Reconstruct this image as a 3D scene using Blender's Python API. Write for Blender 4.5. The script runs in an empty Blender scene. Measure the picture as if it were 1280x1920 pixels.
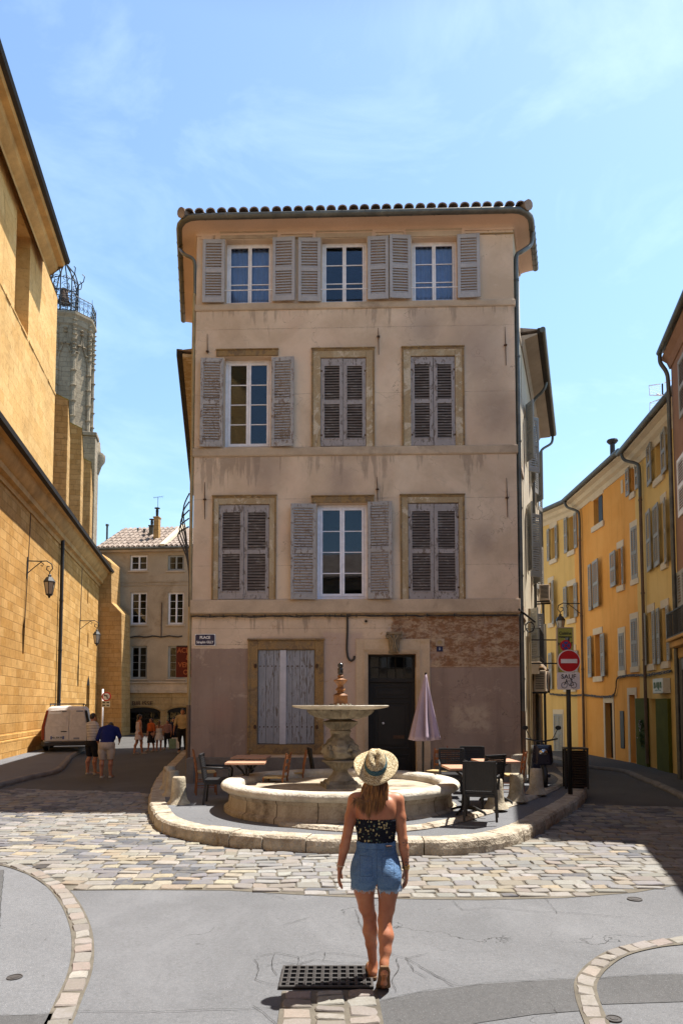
import bpy, bmesh, math, random
import numpy as np
from mathutils import Vector, Matrix, noise as mnoise
R = math.radians
PI = math.pi
rnd = random.Random(7)
SC = bpy.context.scene
COL = SC.collection

# ------------------------------------------------------------------ camera
F_PX, CX, HOR, CAM_H, PITCH = 1300.0, 640.0, 1322.0, 2.0, R(3.5)
CY = HOR - F_PX * math.tan(PITCH)
cd = bpy.data.cameras.new('camera')
cam = bpy.data.objects.new('camera', cd)
COL.objects.link(cam)
cam.location = (0, 0, CAM_H)
cam.rotation_euler = (R(90) + PITCH, 0, 0)
cd.sensor_width = 36
cd.sensor_fit = 'AUTO'
cd.lens = F_PX / 1920 * 36
cd.shift_y = (CY - 960) / 1920
cd.clip_start = 0.1
cd.clip_end = 2000
SC.camera = cam

# ------------------------------------------------------------------ world + sun
SUN_TO = Vector((0.40, 0.19, 1.0)).normalized()          # towards the sun
SUN_EL = math.asin(SUN_TO.z)
SUN_AZ = math.atan2(SUN_TO.x, SUN_TO.y)                   # clockwise from +Y
w = bpy.data.worlds.new('World')
SC.world = w
w.use_nodes = True
nt = w.node_tree
bg = nt.nodes['Background']
sky = nt.nodes.new('ShaderNodeTexSky')
sky.sky_type = 'NISHITA'
sky.sun_disc = False
sky.sun_elevation = SUN_EL
sky.sun_rotation = SUN_AZ
sky.air_density = 1.0
sky.dust_density = 0.6
sky.ozone_density = 1.5
# thin cirrus, laid out on the sky's own directions
tc = nt.nodes.new('ShaderNodeTexCoord')
mp = nt.nodes.new('ShaderNodeMapping')
mp.inputs['Scale'].default_value = (2.2, 2.2, 5.0)
mp.inputs['Rotation'].default_value = (0.0, R(35), R(20))
nz = nt.nodes.new('ShaderNodeTexNoise')
nz.inputs['Scale'].default_value = 1.6
nz.inputs['Detail'].default_value = 9
nz.inputs['Roughness'].default_value = 0.62
nz.inputs['Distortion'].default_value = 0.5
rp = nt.nodes.new('ShaderNodeValToRGB')
rp.color_ramp.elements[0].position = 0.50
rp.color_ramp.elements[0].color = (0, 0, 0, 1)
rp.color_ramp.elements[1].position = 0.85
rp.color_ramp.elements[1].color = (0.15, 0.15, 0.15, 1)
mx = nt.nodes.new('ShaderNodeMix')
mx.data_type = 'RGBA'
mx.inputs[7].default_value = (8.0, 8.6, 9.4, 1)
nt.links.new(tc.outputs['Generated'], mp.inputs['Vector'])
nt.links.new(mp.outputs['Vector'], nz.inputs['Vector'])
nt.links.new(nz.outputs['Fac'], rp.inputs['Fac'])
nt.links.new(rp.outputs['Color'], mx.inputs[0])
nt.links.new(sky.outputs['Color'], mx.inputs[6])
# brighter and paler towards the horizon, deeper overhead
sx_ = nt.nodes.new('ShaderNodeSeparateXYZ'); nt.links.new(tc.outputs['Generated'], sx_.inputs[0])
gr = nt.nodes.new('ShaderNodeValToRGB'); e = gr.color_ramp.elements
e[0].position = 0.0; e[0].color = (.30, .32, .31, 1)
e[1].position = 1.0; e[1].color = (.12, .12, .12, 1)
for p_, c_ in ((.25, (.38, .41, .38)), (.50, (.40, .44, .43)), (.72, (.40, .43, .45)), (.85, (.20, .20, .20))):
    q_ = gr.color_ramp.elements.new(p_); q_.color = (*c_, 1)
nt.links.new(sx_.outputs[2], gr.inputs['Fac'])
m2 = nt.nodes.new('ShaderNodeMix'); m2.data_type = 'RGBA'; m2.blend_type = 'MULTIPLY'; m2.inputs[0].default_value = 1.0
nt.links.new(mx.outputs[2], m2.inputs[6]); nt.links.new(gr.outputs['Color'], m2.inputs[7])
m3 = nt.nodes.new('ShaderNodeVectorMath'); m3.operation = 'SCALE'; m3.inputs['Scale'].default_value = 2.0
nt.links.new(m2.outputs[2], m3.inputs[0]); nt.links.new(m3.outputs[0], bg.inputs['Color'])
bg.inputs['Strength'].default_value = 0.15

sd = bpy.data.lights.new('sun', 'SUN')
sd.energy = 4.9
sd.angle = R(0.53)
sd.color = (1.0, 0.955, 0.88)
sun = bpy.data.objects.new('sun', sd)
COL.objects.link(sun)
sun.location = (20, 10, 50)
sun.rotation_euler = SUN_TO.to_track_quat('Z', 'Y').to_euler()

SC.view_settings.view_transform = 'Standard'
SC.view_settings.look = 'None'
SC.view_settings.exposure = 1.18
SC.view_settings.gamma = 1.0
SC.render.engine = 'CYCLES'
SC.cycles.max_bounces = 6
SC.cycles.diffuse_bounces = 4
SC.cycles.transparent_max_bounces = 12

# ------------------------------------------------------------------ pixel -> world helpers (photograph pixels, 1280 x 1920)
cP, sP = math.cos(PITCH), math.sin(PITCH)
def ray(px, py):
    a = (px - CX) / F_PX
    b = (CY - py) / F_PX
    return Vector((a, cP - b * sP, sP + b * cP))
def at_z(px, py, z=0.0):
    d = ray(px, py); t = (z - CAM_H) / d.z
    return Vector((d.x * t, d.y * t, z))
def at_y(px, py, Y):
    d = ray(px, py); t = Y / d.y
    return Vector((d.x * t, Y, CAM_H + d.z * t))
def proj(p):
    x, y, z = p[0], p[1], p[2] - CAM_H
    zc = y * cP + z * sP; yc = -y * sP + z * cP
    return CX + F_PX * x / zc, CY - F_PX * yc / zc

class Frame:
    """vertical wall plane: local x along the wall (left to right seen from the street), local y into the building"""
    def __init__(s, p0, p1):
        s.o = Vector((p0[0], p0[1], 0)); d = Vector((p1[0] - p0[0], p1[1] - p0[1], 0))
        s.L = d.length; s.u = d.normalized(); s.n = Vector((-s.u.y, s.u.x, 0))
        s.rot = math.atan2(s.u.y, s.u.x)
    def loc(s, px, py, off=0.0):
        d = ray(px, py); c = Vector((0, 0, CAM_H)); o = s.o + s.n * off
        t = (o - c).dot(s.n) / d.dot(s.n); p = c + d * t
        return (p - s.o).dot(s.u), p.z
    def rect(s, px0, px1, py0, py1, off=0.0):
        pm = (px0 + px1) / 2; ym = (py0 + py1) / 2
        a = s.loc(px0, ym, off)[0]; b = s.loc(px1, ym, off)[0]
        return min(a, b), max(a, b), s.loc(pm, py1, off)[1], s.loc(pm, py0, off)[1]
    def w(s, x, y, z):
        p = s.o + s.u * x + s.n * y
        return Vector((p.x, p.y, z))

# ------------------------------------------------------------------ object helpers
def tag(o, label=None, cat=None, group=None, kind=None):
    if label: o['label'] = label
    if cat: o['category'] = cat
    if group: o['group'] = group
    if kind: o['kind'] = kind
    return o
def empty(name, loc, rz=0.0, label=None, cat=None, group=None, kind=None):
    o = bpy.data.objects.new(name, None); COL.objects.link(o)
    o.empty_display_size = 0.2
    o.location = loc; o.rotation_euler = (0, 0, rz)
    return tag(o, label, cat, group, kind)
def frame_empty(name, fr, **k):
    return empty(name, fr.o, fr.rot, **k)
def copy_tree(o, parent=None):
    c = o.copy(); COL.objects.link(c); c.parent = parent
    for ch in list(o.children): copy_tree(ch, c)
    return c

class MB:
    def __init__(s): s.v = []; s.f = []; s.c = None
    def add(s, vs, fs):
        n = len(s.v); s.v += [tuple(v) for v in vs]; s.f += [tuple(i + n for i in f) for f in fs]
    def box(s, x0, x1, y0, y1, z0, z1):
        s.add([(x0,y0,z0),(x1,y0,z0),(x1,y1,z0),(x0,y1,z0),(x0,y0,z1),(x1,y0,z1),(x1,y1,z1),(x0,y1,z1)],
              [(0,3,2,1),(4,5,6,7),(0,1,5,4),(1,2,6,5),(2,3,7,6),(3,0,4,7)])
        return s
    def obox(s, c, ax, ay, az):
        c, ax, ay, az = Vector(c), Vector(ax), Vector(ay), Vector(az)
        P = [c + ax*i + ay*j + az*k for k in (-1,1) for (i,j) in ((-1,-1),(1,-1),(1,1),(-1,1))]
        s.add(P, [(0,3,2,1),(4,5,6,7),(0,1,5,4),(1,2,6,5),(2,3,7,6),(3,0,4,7)]); return s
    def bar(s, a, b, w, t, up=(0,0,1)):
        a, b = Vector(a), Vector(b); d = (b - a)
        L = d.length; d.normalize(); upv = Vector(up)
        if abs(d.dot(upv)) > .95: upv = Vector((0,1,0))
        sx = d.cross(upv).normalized(); sz = sx.cross(d)
        return s.obox((a + b) / 2, d * L / 2, sx * w / 2, sz * t / 2)
    def quad(s, a, b, c, d): s.add([a,b,c,d], [(0,1,2,3)]); return s
    def poly(s, pts): s.add(pts, [tuple(range(len(pts)))]); return s
    def prism(s, pts, z0, z1):
        n = len(pts)
        s.add([(p[0],p[1],z0) for p in pts] + [(p[0],p[1],z1) for p in pts],
              [tuple(range(n-1,-1,-1)), tuple(range(n,2*n))] + [(i,(i+1)%n,n+(i+1)%n,n+i) for i in range(n)])
        return s
    def prism_y(s, pts, y0, y1):
        """polygon in x,z extruded along y"""
        n = len(pts)
        s.add([(p[0],y0,p[1]) for p in pts] + [(p[0],y1,p[1]) for p in pts],
              [tuple(range(n)), tuple(range(2*n-1,n-1,-1))] + [((i+1)%n,i,n+i,n+(i+1)%n) for i in range(n)])
        return s
    def tube(s, pts, r, n=8, caps=True):
        pts = [Vector(p) for p in pts]; m = len(pts)
        rs = r if isinstance(r, (list, tuple)) else [r] * m
        T = []
        for i in range(m):
            a = pts[max(i-1,0)]; b = pts[min(i+1,m-1)]
            d = b - a
            T.append(d.normalized() if d.length > 1e-9 else Vector((0,0,1)))
        up = Vector((0,0,1)) if abs(T[0].z) < .9 else Vector((1,0,0))
        nx = T[0].cross(up).normalized(); V = []
        for i in range(m):
            nx = (nx - T[i] * nx.dot(T[i]))
            nx = nx.normalized() if nx.length > 1e-6 else T[i].orthogonal().normalized()
            ny = T[i].cross(nx)
            for k in range(n):
                a = 2*PI*k/n
                V.append(pts[i] + (nx*math.cos(a) + ny*math.sin(a)) * rs[i])
        Fc = [(i*n+k, i*n+(k+1)%n, (i+1)*n+(k+1)%n, (i+1)*n+k) for i in range(m-1) for k in range(n)]
        if caps: Fc += [tuple(range(n-1,-1,-1)), tuple((m-1)*n+k for k in range(n))]
        s.add(V, Fc); return s
    def lathe(s, prof, n=32, c=(0,0,0), flute=None, sq=False, ph=0.0):
        """prof: (radius, z) or (radius, z, flute depth)"""
        V = []
        for p in prof:
            fd = p[2] if len(p) > 2 else 0
            for k in range(n):
                a = 2*PI*k/n + ph
                r = p[0]
                if fd: r *= 1 - fd * abs(math.sin(a * flute / 2.0)) ** 0.7 + 0
                V.append((c[0]+r*math.cos(a), c[1]+r*math.sin(a), c[2]+p[1]))
        m = len(prof)
        Fc = [(i*n+k, i*n+(k+1)%n, (i+1)*n+(k+1)%n, (i+1)*n+k) for i in range(m-1) for k in range(n)]
        if prof[0][0] > 1e-5: Fc.append(tuple(range(n-1,-1,-1)))
        if prof[-1][0] > 1e-5: Fc.append(tuple((m-1)*n+k for k in range(n)))
        s.add(V, Fc); return s
    def sweep(s, path, prof, closed=False):
        """path: 2D points (x,y), prof: (outward offset, z); outward = right-hand side of the travel direction"""
        m = len(path); N = []
        for i in range(m):
            a = Vector(path[i-1]) if (i > 0 or closed) else None
            b = Vector(path[i]); c = Vector(path[(i+1) % m]) if (i < m-1 or closed) else None
            ns = []
            for p, q in ((a, b), (b, c)):
                if p is None or q is None: continue
                d = (q - p).normalized(); ns.append(Vector((d.y, -d.x)))
            nn = sum(ns, Vector((0,0)))
            nn = nn / max(nn.length_squared, .3) * len(ns) if len(ns) == 2 else nn
            N.append(nn)
        k = len(prof)
        V = [(path[i][0] + N[i].x*p[0], path[i][1] + N[i].y*p[0], p[1]) for i in range(m) for p in prof]
        Fc = []
        for i in range(m if closed else m-1):
            j = (i+1) % m
            for q in range(k): Fc.append((i*k+q, j*k+q, j*k+(q+1)%k, i*k+(q+1)%k))
        if not closed: Fc += [tuple(range(k)), tuple((m-1)*k+q for q in range(k-1,-1,-1))]
        s.add(V, Fc); return s
    def pieces(s):
        par = list(range(len(s.v)))
        def fd(a):
            while par[a] != a: par[a] = par[par[a]]; a = par[a]
            return a
        for f in s.f:
            r = fd(f[0])
            for i in f[1:]: par[fd(i)] = r
        G = {}
        for f in s.f: G.setdefault(fd(f[0]), []).append(f)
        out = []
        for fs in G.values():
            ids = sorted({i for f in fs for i in f}); mp_ = {a: k for k, a in enumerate(ids)}
            q = MB(); q.v = [s.v[i] for i in ids]; q.f = [tuple(mp_[i] for i in f) for f in fs]; out.append(q)
        return out
    def build_split(s, name, *a, **k): return [q.build(name, *a, **k) for q in s.pieces()]
    def build(s, name, m=None, parent=None, smooth=False, bevel=0, loc=None, rot=None, auto=None, fix=True):
        me = bpy.data.meshes.new(name); me.from_pydata(s.v, [], s.f); me.update()
        if fix:
            bm = bmesh.new(); bm.from_mesh(me)
            bmesh.ops.recalc_face_normals(bm, faces=bm.faces); bm.to_mesh(me); bm.free()
        if m: me.materials.append(m)
        o = bpy.data.objects.new(name, me); COL.objects.link(o)
        if parent: o.parent = parent
        if loc is not None: o.location = loc
        if rot is not None: o.rotation_euler = rot
        if smooth: me.shade_smooth()
        if auto is not None:
            me.shade_smooth(); me.set_sharp_from_angle(angle=R(auto))
        if bevel:
            b = o.modifiers.new('bevel', 'BEVEL'); b.width = bevel; b.segments = 2; b.limit_method = 'ANGLE'; b.angle_limit = R(40)
        return o

def smooth_path(P, sub=6, closed=False):
    P = [Vector(p) for p in P]; n = len(P); out = []
    for i in range(n if closed else n-1):
        p0 = P[i-1] if (i > 0 or closed) else P[0]; p1 = P[i]; p2 = P[(i+1) % n]; p3 = P[(i+2) % n] if (i+2 < n or closed) else P[-1]
        for k in range(sub):
            t = k/sub
            out.append(0.5*((2*p1) + (p2-p0)*t + (2*p0-5*p1+4*p2-p3)*t*t + (3*p1-p0-3*p2+p3)*t**3))
    if not closed: out.append(P[-1])
    return out
def resample(P, step):
    P = [Vector(p) for p in P]; out = [P[0].copy()]; acc = 0
    for a, b in zip(P, P[1:]):
        L = (b-a).length; d = step - acc
        while d <= L and L > 0:
            out.append(a + (b-a)*(d/L)); d += step
        acc = (L - (d - step)) if L > 0 else acc
    return out
def in_poly(x, y, P):
    c = False; n = len(P); j = n-1
    for i in range(n):
        if ((P[i][1] > y) != (P[j][1] > y)) and (x < (P[j][0]-P[i][0])*(y-P[i][1])/(P[j][1]-P[i][1]+1e-12)+P[i][0]): c = not c
        j = i
    return c

def text(name, s, size, m, parent, loc, rot=(R(90),0,0), depth=0.004, bold=0.0, sx=1.0, align='CENTER'):
    cu = bpy.data.curves.new(name, 'FONT'); cu.body = s; cu.size = size; cu.extrude = depth; cu.offset = bold
    cu.align_x = align; cu.align_y = 'CENTER'; cu.resolution_u = 3
    t = bpy.data.objects.new('tmp', cu); COL.objects.link(t)
    dg = bpy.context.evaluated_depsgraph_get()
    me = bpy.data.meshes.new_from_object(t.evaluated_get(dg)); me.name = name
    bpy.data.objects.remove(t); bpy.data.curves.remove(cu)
    me.materials.clear(); me.materials.append(m)
    o = bpy.data.objects.new(name, me); COL.objects.link(o); o.parent = parent
    o.location = loc; o.rotation_euler = rot; o.scale = (sx, 1, 1)
    return o

# ------------------------------------------------------------------ materials
class NT:
    def __init__(s, name):
        s.m = bpy.data.materials.new(name); s.m.use_nodes = True; s.t = s.m.node_tree
        s.b = s.t.nodes['Principled BSDF']; s._o = None
    def n(s, typ, **k):
        nd = s.t.nodes.new(typ)
        for a, b in k.items(): setattr(nd, a, b)
        return nd
    def link(s, a, b): s.t.links.new(a, b)
    def put(s, sock, v):
        if hasattr(v, 'is_output') or hasattr(v, 'links'): s.t.links.new(v, sock)
        else:
            if isinstance(v, (tuple, list)) and len(v) == 3 and sock.type == 'RGBA': v = (*v, 1)
            sock.default_value = v
    def co(s, rand=True):
        if s._o is None:
            c = s.n('ShaderNodeTexCoord').outputs['Object']
            if rand:
                oi = s.n('ShaderNodeObjectInfo'); mu = s.math('MULTIPLY', oi.outputs['Random'], 37.0)
                va = s.n('ShaderNodeVectorMath', operation='ADD'); s.link(c, va.inputs[0])
                cb = s.n('ShaderNodeCombineXYZ'); s.link(mu, cb.inputs[0]); s.link(mu, cb.inputs[1]); s.link(cb.outputs[0], va.inputs[1])
                c = va.outputs[0]
            s._o = c
        return s._o
    def raw(s): return s.n('ShaderNodeTexCoord').outputs['Object']
    def scale(s, v, sc, rot=(0,0,0)):
        m = s.n('ShaderNodeMapping'); s.link(v, m.inputs['Vector']); m.inputs['Scale'].default_value = sc; m.inputs['Rotation'].default_value = rot
        return m.outputs[0]
    def noise(s, sc, det=4, ro=.55, vec=None, dist=0.0):
        n = s.n('ShaderNodeTexNoise'); n.inputs['Scale'].default_value = sc; n.inputs['Detail'].default_value = det
        n.inputs['Roughness'].default_value = ro; n.inputs['Distortion'].default_value = dist
        s.link(vec if vec is not None else s.co(), n.inputs['Vector']); return n.outputs['Fac']
    def math(s, op, a, b=0.0, c=None, clamp=False):
        n = s.n('ShaderNodeMath', operation=op, use_clamp=clamp); s.put(n.inputs[0], a); s.put(n.inputs[1], b)
        if c is not None: s.put(n.inputs[2], c)
        return n.outputs[0]
    def rng(s, v, a, b, c=0.0, d=1.0, smooth=False):
        n = s.n('ShaderNodeMapRange'); n.interpolation_type = 'SMOOTHSTEP' if smooth else 'LINEAR'
        s.put(n.inputs['Value'], v); s.put(n.inputs['From Min'], a); s.put(n.inputs['From Max'], b)
        s.put(n.inputs['To Min'], c); s.put(n.inputs['To Max'], d); return n.outputs[0]
    def mix(s, f, a, b, mode='MIX'):
        n = s.n('ShaderNodeMix', data_type='RGBA', blend_type=mode); s.put(n.inputs[0], f); s.put(n.inputs[6], a); s.put(n.inputs[7], b)
        return n.outputs[2]
    def xyz(s, v):
        n = s.n('ShaderNodeSeparateXYZ'); s.link(v, n.inputs[0]); return n.outputs
    def box(s, x, z, x0, x1, z0, z1, e=0.02):
        a = s.rng(x, x0-e, x0+e); b = s.rng(x, x1-e, x1+e, 1.0, 0.0); c = s.rng(z, z0-e, z0+e); d = s.rng(z, z1-e, z1+e, 1.0, 0.0)
        return s.math('MULTIPLY', s.math('MULTIPLY', a, b), s.math('MULTIPLY', c, d))
    def bump(s, h, strength=.5, dist=.01, prev=None):
        n = s.n('ShaderNodeBump'); n.inputs['Strength'].default_value = strength; n.inputs['Distance'].default_value = dist
        s.put(n.inputs['Height'], h)
        if prev is not None: s.link(prev, n.inputs['Normal'])
        return n.outputs[0]
    def out(s, col=None, rough=None, normal=None, metal=None, spec=None):
        if col is not None: s.put(s.b.inputs['Base Color'], col)
        if rough is not None: s.put(s.b.inputs['Roughness'], rough)
        if normal is not None: s.put(s.b.inputs['Normal'], normal)
        if metal is not None: s.put(s.b.inputs['Metallic'], metal)
        if spec is not None: s.put(s.b.inputs['Specular IOR Level'], spec)
        return s.m
def dk(c, k): return tuple(min(1, x * k) for x in c)

def weathered(name, c, rough=.85, var=.25, sc=3.0, fine=60.0, bump=.4, bd=.004, c2=None, stain=None, spec=.3, metal=0.0):
    t = NT(name)
    a = t.noise(sc, 5, .6)
    col = t.mix(t.rng(a, .3, .7), dk(c, 1-var), c2 if c2 else dk(c, 1+var*.6))
    f = t.noise(fine, 3, .6)
    col = t.mix(t.rng(f, .35, .65, 0, .35), col, dk(c, .6))
    if stain:
        st = t.noise(sc*.6, 6, .7, dist=.6)
        col = t.mix(t.rng(st, .56, .68, 0, .85), col, stain)
    nrm = t.bump(t.math('ADD', f, t.math('MULTIPLY', a, 2.0)), bump, bd)
    return t.out(col, rough, nrm, metal, spec)
def flat(name, c, rough=.5, metal=0.0, spec=.5):
    t = NT(name); a = t.noise(8, 4); col = t.mix(t.rng(a, .3, .7), dk(c, .88), dk(c, 1.1))
    return t.out(col, t.rng(a, 0, 1, max(rough-.1, .05), min(rough+.1, 1)), None, metal, spec)
# ------------------------------------------------------------------ frames (walls)
FM = Frame((-3.49, 16.117), (4.08, 15.88))                 # the tall house's front
def attr_mat(name, rough=.8, fine=80, bd=.004, spec=.3, k=1.0):
    t = NT(name); a = t.n('ShaderNodeAttribute', attribute_name='Col').outputs['Color']
    f = t.noise(fine, 4, .7, vec=t.raw()); g = t.noise(7, 7, .75, vec=t.raw(), dist=.8)
    col = t.mix(t.rng(f, .35, .7, 0, .45), a, t.mix(1.0, a, (.55,.5,.45), 'MULTIPLY'))
    col = t.mix(t.rng(g, .46, .66, 0, .75), col, (.17,.155,.13))
    return t.out(col, rough, t.bump(t.math('ADD', f, g), .5, bd), None, spec)

M = {}
def facade_mat():
    t = NT('facade_plaster'); v = t.raw(); X = t.xyz(v); x, z = X[0], X[2]
    wob = t.math('SUBTRACT', t.noise(2.2, 5, .65, vec=v), .5); wob2 = t.math('SUBTRACT', t.noise(5.5, 6, .7, vec=t.scale(v, (1,1,1.4))), .5)
    xw = t.math('ADD', x, t.math('MULTIPLY', wob2, .25)); zw = t.math('ADD', z, t.math('MULTIPLY', wob, .35))
    zf = t.math('ADD', z, t.math('MULTIPLY', wob2, .05))
    big = t.noise(.55, 5, .6, vec=v, dist=.4)
    col = t.mix(t.rng(big, .40, .60), (.54,.405,.285), (.73,.57,.42))
    pk = t.noise(.8, 3, .5, vec=t.scale(v, (1,1,.8), (0,0,1)))
    col = t.mix(t.rng(pk, .5, .7, 0, .5), col, (.70,.50,.37))
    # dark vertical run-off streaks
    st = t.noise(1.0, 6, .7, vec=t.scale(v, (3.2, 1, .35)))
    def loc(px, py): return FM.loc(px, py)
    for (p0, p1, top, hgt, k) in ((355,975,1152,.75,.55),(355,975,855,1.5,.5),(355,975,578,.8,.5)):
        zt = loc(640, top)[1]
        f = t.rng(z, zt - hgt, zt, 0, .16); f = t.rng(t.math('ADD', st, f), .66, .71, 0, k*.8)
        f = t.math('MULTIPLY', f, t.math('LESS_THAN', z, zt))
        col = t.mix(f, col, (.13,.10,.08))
    # damp patches
    for (px, py, r) in ((900,660,1.0),(790,610,.7),(930,770,.8),(500,880,.7),(640,900,.6),(560,1020,.5),(905,1010,.5)):
        a, b = loc(px, py)
        d = t.math('SQRT', t.math('ADD', t.math('POWER', t.math('SUBTRACT', xw, a), 2.0), t.math('POWER', t.math('MULTIPLY', t.math('SUBTRACT', zw, b), .75), 2.0)))
        col = t.mix(t.rng(d, 0, r, .5, 0, True), col, (.25,.195,.165))
    # score lines in the render
    ln = None
    for py in (615, 738, 935, 1060, 1178, 1208, 1330, 1375):
        zz = loc(600, py)[1]
        f = t.math('LESS_THAN', t.math('ABSOLUTE', t.math('SUBTRACT', zf, zz)), .006)
        ln = f if ln is None else t.math('MAXIMUM', ln, f)
    col = t.mix(t.math('MULTIPLY', ln, t.rng(st, .4, .6, .1, .5)), col, (.16,.12,.10))
    # mauve-brown repaint at street level
    zl = loc(420, 1216)[1]; zr = loc(880, 1250)[1]
    xs = loc(470, 1300)[0]; xd = loc(803, 1300)[0]
    ml = t.math('MULTIPLY', t.math('LESS_THAN', x, xs), t.math('LESS_THAN', zf, zl))
    mr = t.math('MULTIPLY', t.math('GREATER_THAN', x, xd), t.math('LESS_THAN', zf, t.math('ADD', zr, t.math('MULTIPLY', wob2, .1))))
    mk = t.math('MAXIMUM', ml, mr)
    mau = t.mix(t.rng(big, .35, .65), (.26,.185,.145), (.35,.26,.21))
    mau = t.mix(t.rng(st, .5, .7, 0, .4), mau, (.15,.11,.095))
    a, b = loc(415, 1335); d = t.math('SQRT', t.math('ADD', t.math('POWER', t.math('SUBTRACT', xw, a), 2.0), t.math('POWER', t.math('SUBTRACT', zw, b), 2.0)))
    mau = t.mix(t.rng(d, 0, .45, .35, 0), mau, (.42,.22,.17))
    pc = t.noise(4.5, 7, .75, vec=v, dist=.5)
    x0, x1, z0, z1 = FM.rect(848, 918, 1322, 1372)
    pm = t.math('MULTIPLY', t.box(xw, zw, x0, x1, z0, z1, .08), t.rng(pc, .40, .52))
    mau = t.mix(pm, mau, (.46,.36,.27))
    col = t.mix(mk, col, mau)
    # pinkish plaster between shutter and door
    x0, x1, z0, z1 = FM.rect(604, 680, 1185, 1420)
    col = t.mix(t.math('MULTIPLY', t.box(xw, z, x0, x1, z0, z1, .05), .6), col, (.45,.33,.29))
    # rough brown patch where the render has come off
    x0, x1, z0, z1 = FM.rect(735, 975, 1153, 1250)
    rg = t.box(xw, zf, x0, x1+.3, z0, z1, .03)
    pt = t.noise(4.6, 10, .82, vec=t.scale(v, (.75,1,1.5)), dist=.25)
    rust = t.mix(t.rng(pt, .43, .54), (.52,.38,.25), (.27,.13,.062))
    rust = t.mix(t.rng(t.noise(11, 6, .8, vec=v), .5, .66, 0, .75), rust, (.13,.07,.045))
    rust = t.mix(t.rng(t.noise(1.7, 5, .7, vec=v), .56, .66, 0, .8), rust, (.44,.32,.25))
    col = t.mix(rg, col, rust)
    # flaked spots over the middle
    x0, x1, z0, z1 = FM.rect(430, 735, 1163, 1300)
    fl = t.noise(6.0, 8, .78, vec=v, dist=1.0)
    col = t.mix(t.math('MULTIPLY', t.box(xw, zw, x0, x1, z0, z1, .15), t.rng(fl, .60, .63, 0, .8)), col, (.42,.27,.15))
    mot = t.noise(1.5, 9, .78, vec=v, dist=.8); col = t.mix(t.rng(mot, .54, .68, 0, .28), col, (.30,.235,.185)); col = t.mix(t.rng(mot, .34, .44, .3, 0), col, (.72,.59,.46))
    # cracks
    cv = t.n('ShaderNodeTexVoronoi', feature='DISTANCE_TO_EDGE'); cv.inputs['Scale'].default_value = .5
    wv = t.n('ShaderNodeVectorMath', operation='ADD'); t.link(v, wv.inputs[0])
    nn = t.n('ShaderNodeTexNoise'); nn.inputs['Scale'].default_value = 3.0; nn.inputs['Detail'].default_value = 6; t.link(v, nn.inputs['Vector']); t.link(nn.outputs['Color'], wv.inputs[1])
    t.link(wv.outputs[0], cv.inputs['Vector'])
    cr = t.math('MULTIPLY', t.math('LESS_THAN', cv.outputs['Distance'], .0022), t.rng(big, .45, .6, 0, .7))
    col = t.mix(cr, col, (.12,.09,.07))
    fine = t.noise(95, 4, .7, vec=v)
    col = t.mix(t.rng(fine, .3, .7, 0, .22), col, (.2,.15,.12))
    h = t.math('ADD', t.math('MULTIPLY', fine, .5), t.math('MULTIPLY', t.noise(7, 6, .7, vec=v), 2.0))
    h = t.math('ADD', h, t.math('MULTIPLY', t.math('MULTIPLY', rg, pt), 9.0))
    h = t.math('SUBTRACT', h, t.math('MULTIPLY', t.math('MAXIMUM', ln, cr), 1.2))
    return t.out(col, .93, t.bump(h, .55, .008), None, .15)
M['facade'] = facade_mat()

def stone_blocks(name, c1, c2, cm, bw=.62, bh=.31, bd=.02, dirt=.35, mort=.012):
    t = NT(name); v = t.raw(); X = t.xyz(v)
    u = t.math('ADD', X[0], X[1])
    cb = t.n('ShaderNodeCombineXYZ'); t.link(u, cb.inputs[0]); t.link(X[2], cb.inputs[1])
    wn = t.n('ShaderNodeTexNoise'); wn.inputs['Scale'].default_value = 1.3; wn.inputs['Detail'].default_value = 4; t.link(v, wn.inputs['Vector'])
    vm = t.n('ShaderNodeVectorMath', operation='MULTIPLY_ADD'); t.link(wn.outputs['Color'], vm.inputs[0]); vm.inputs[1].default_value = (.05,.05,.05); t.link(cb.outputs[0], vm.inputs[2])
    br = t.n('ShaderNodeTexBrick'); br.offset = .5; br.offset_frequency = 2; br.squash = .8; br.squash_frequency = 3
    t.link(vm.outputs[0], br.inputs['Vector'])
    br.inputs['Scale'].default_value = 1.0; br.inputs['Brick Width'].default_value = bw; br.inputs['Row Height'].default_value = bh
    br.inputs['Mortar Size'].default_value = mort; br.inputs['Mortar Smooth'].default_value = .4; br.inputs['Bias'].default_value = 0.0
    br.inputs['Color1'].default_value = (*c1, 1); br.inputs['Color2'].default_value = (*c2, 1); br.inputs['Mortar'].default_value = (*cm, 1)
    n1 = t.noise(.45, 6, .65, vec=v, dist=.5); n2 = t.noise(5, 8, .75, vec=v); n3 = t.noise(40, 4, .7, vec=v)
    col = t.mix(t.rng(n1, .42, .68, 0, dirt), br.outputs['Color'], dk(c2, .45))
    col = t.mix(t.rng(n2, .52, .7, 0, .55), col, dk(c1, 1.18))
    col = t.mix(t.rng(n2, .32, .45, .75, 0), col, dk(c2, .5)); n4 = t.noise(1.6, 6, .7, vec=t.scale(v, (1,1,.45)), dist=.6); col = t.mix(t.rng(n4, .54, .66, 0, .45), col, dk(c2, .5))
    col = t.mix(t.rng(n3, .4, .7, 0, .3), col, dk(c2, .6))
    h = t.math('ADD', t.math('MULTIPLY', br.outputs['Fac'], -1.6), t.math('ADD', t.math('MULTIPLY', n2, 1.6), t.math('MULTIPLY', n3, .4)))
    return t.out(col, .92, t.bump(h, .75, bd), None, .15)
M['church'] = stone_blocks('church_ochre_stone', (.62,.37,.135), (.47,.245,.065), (.33,.18,.06), .74, .34, .03, .5)
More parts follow.
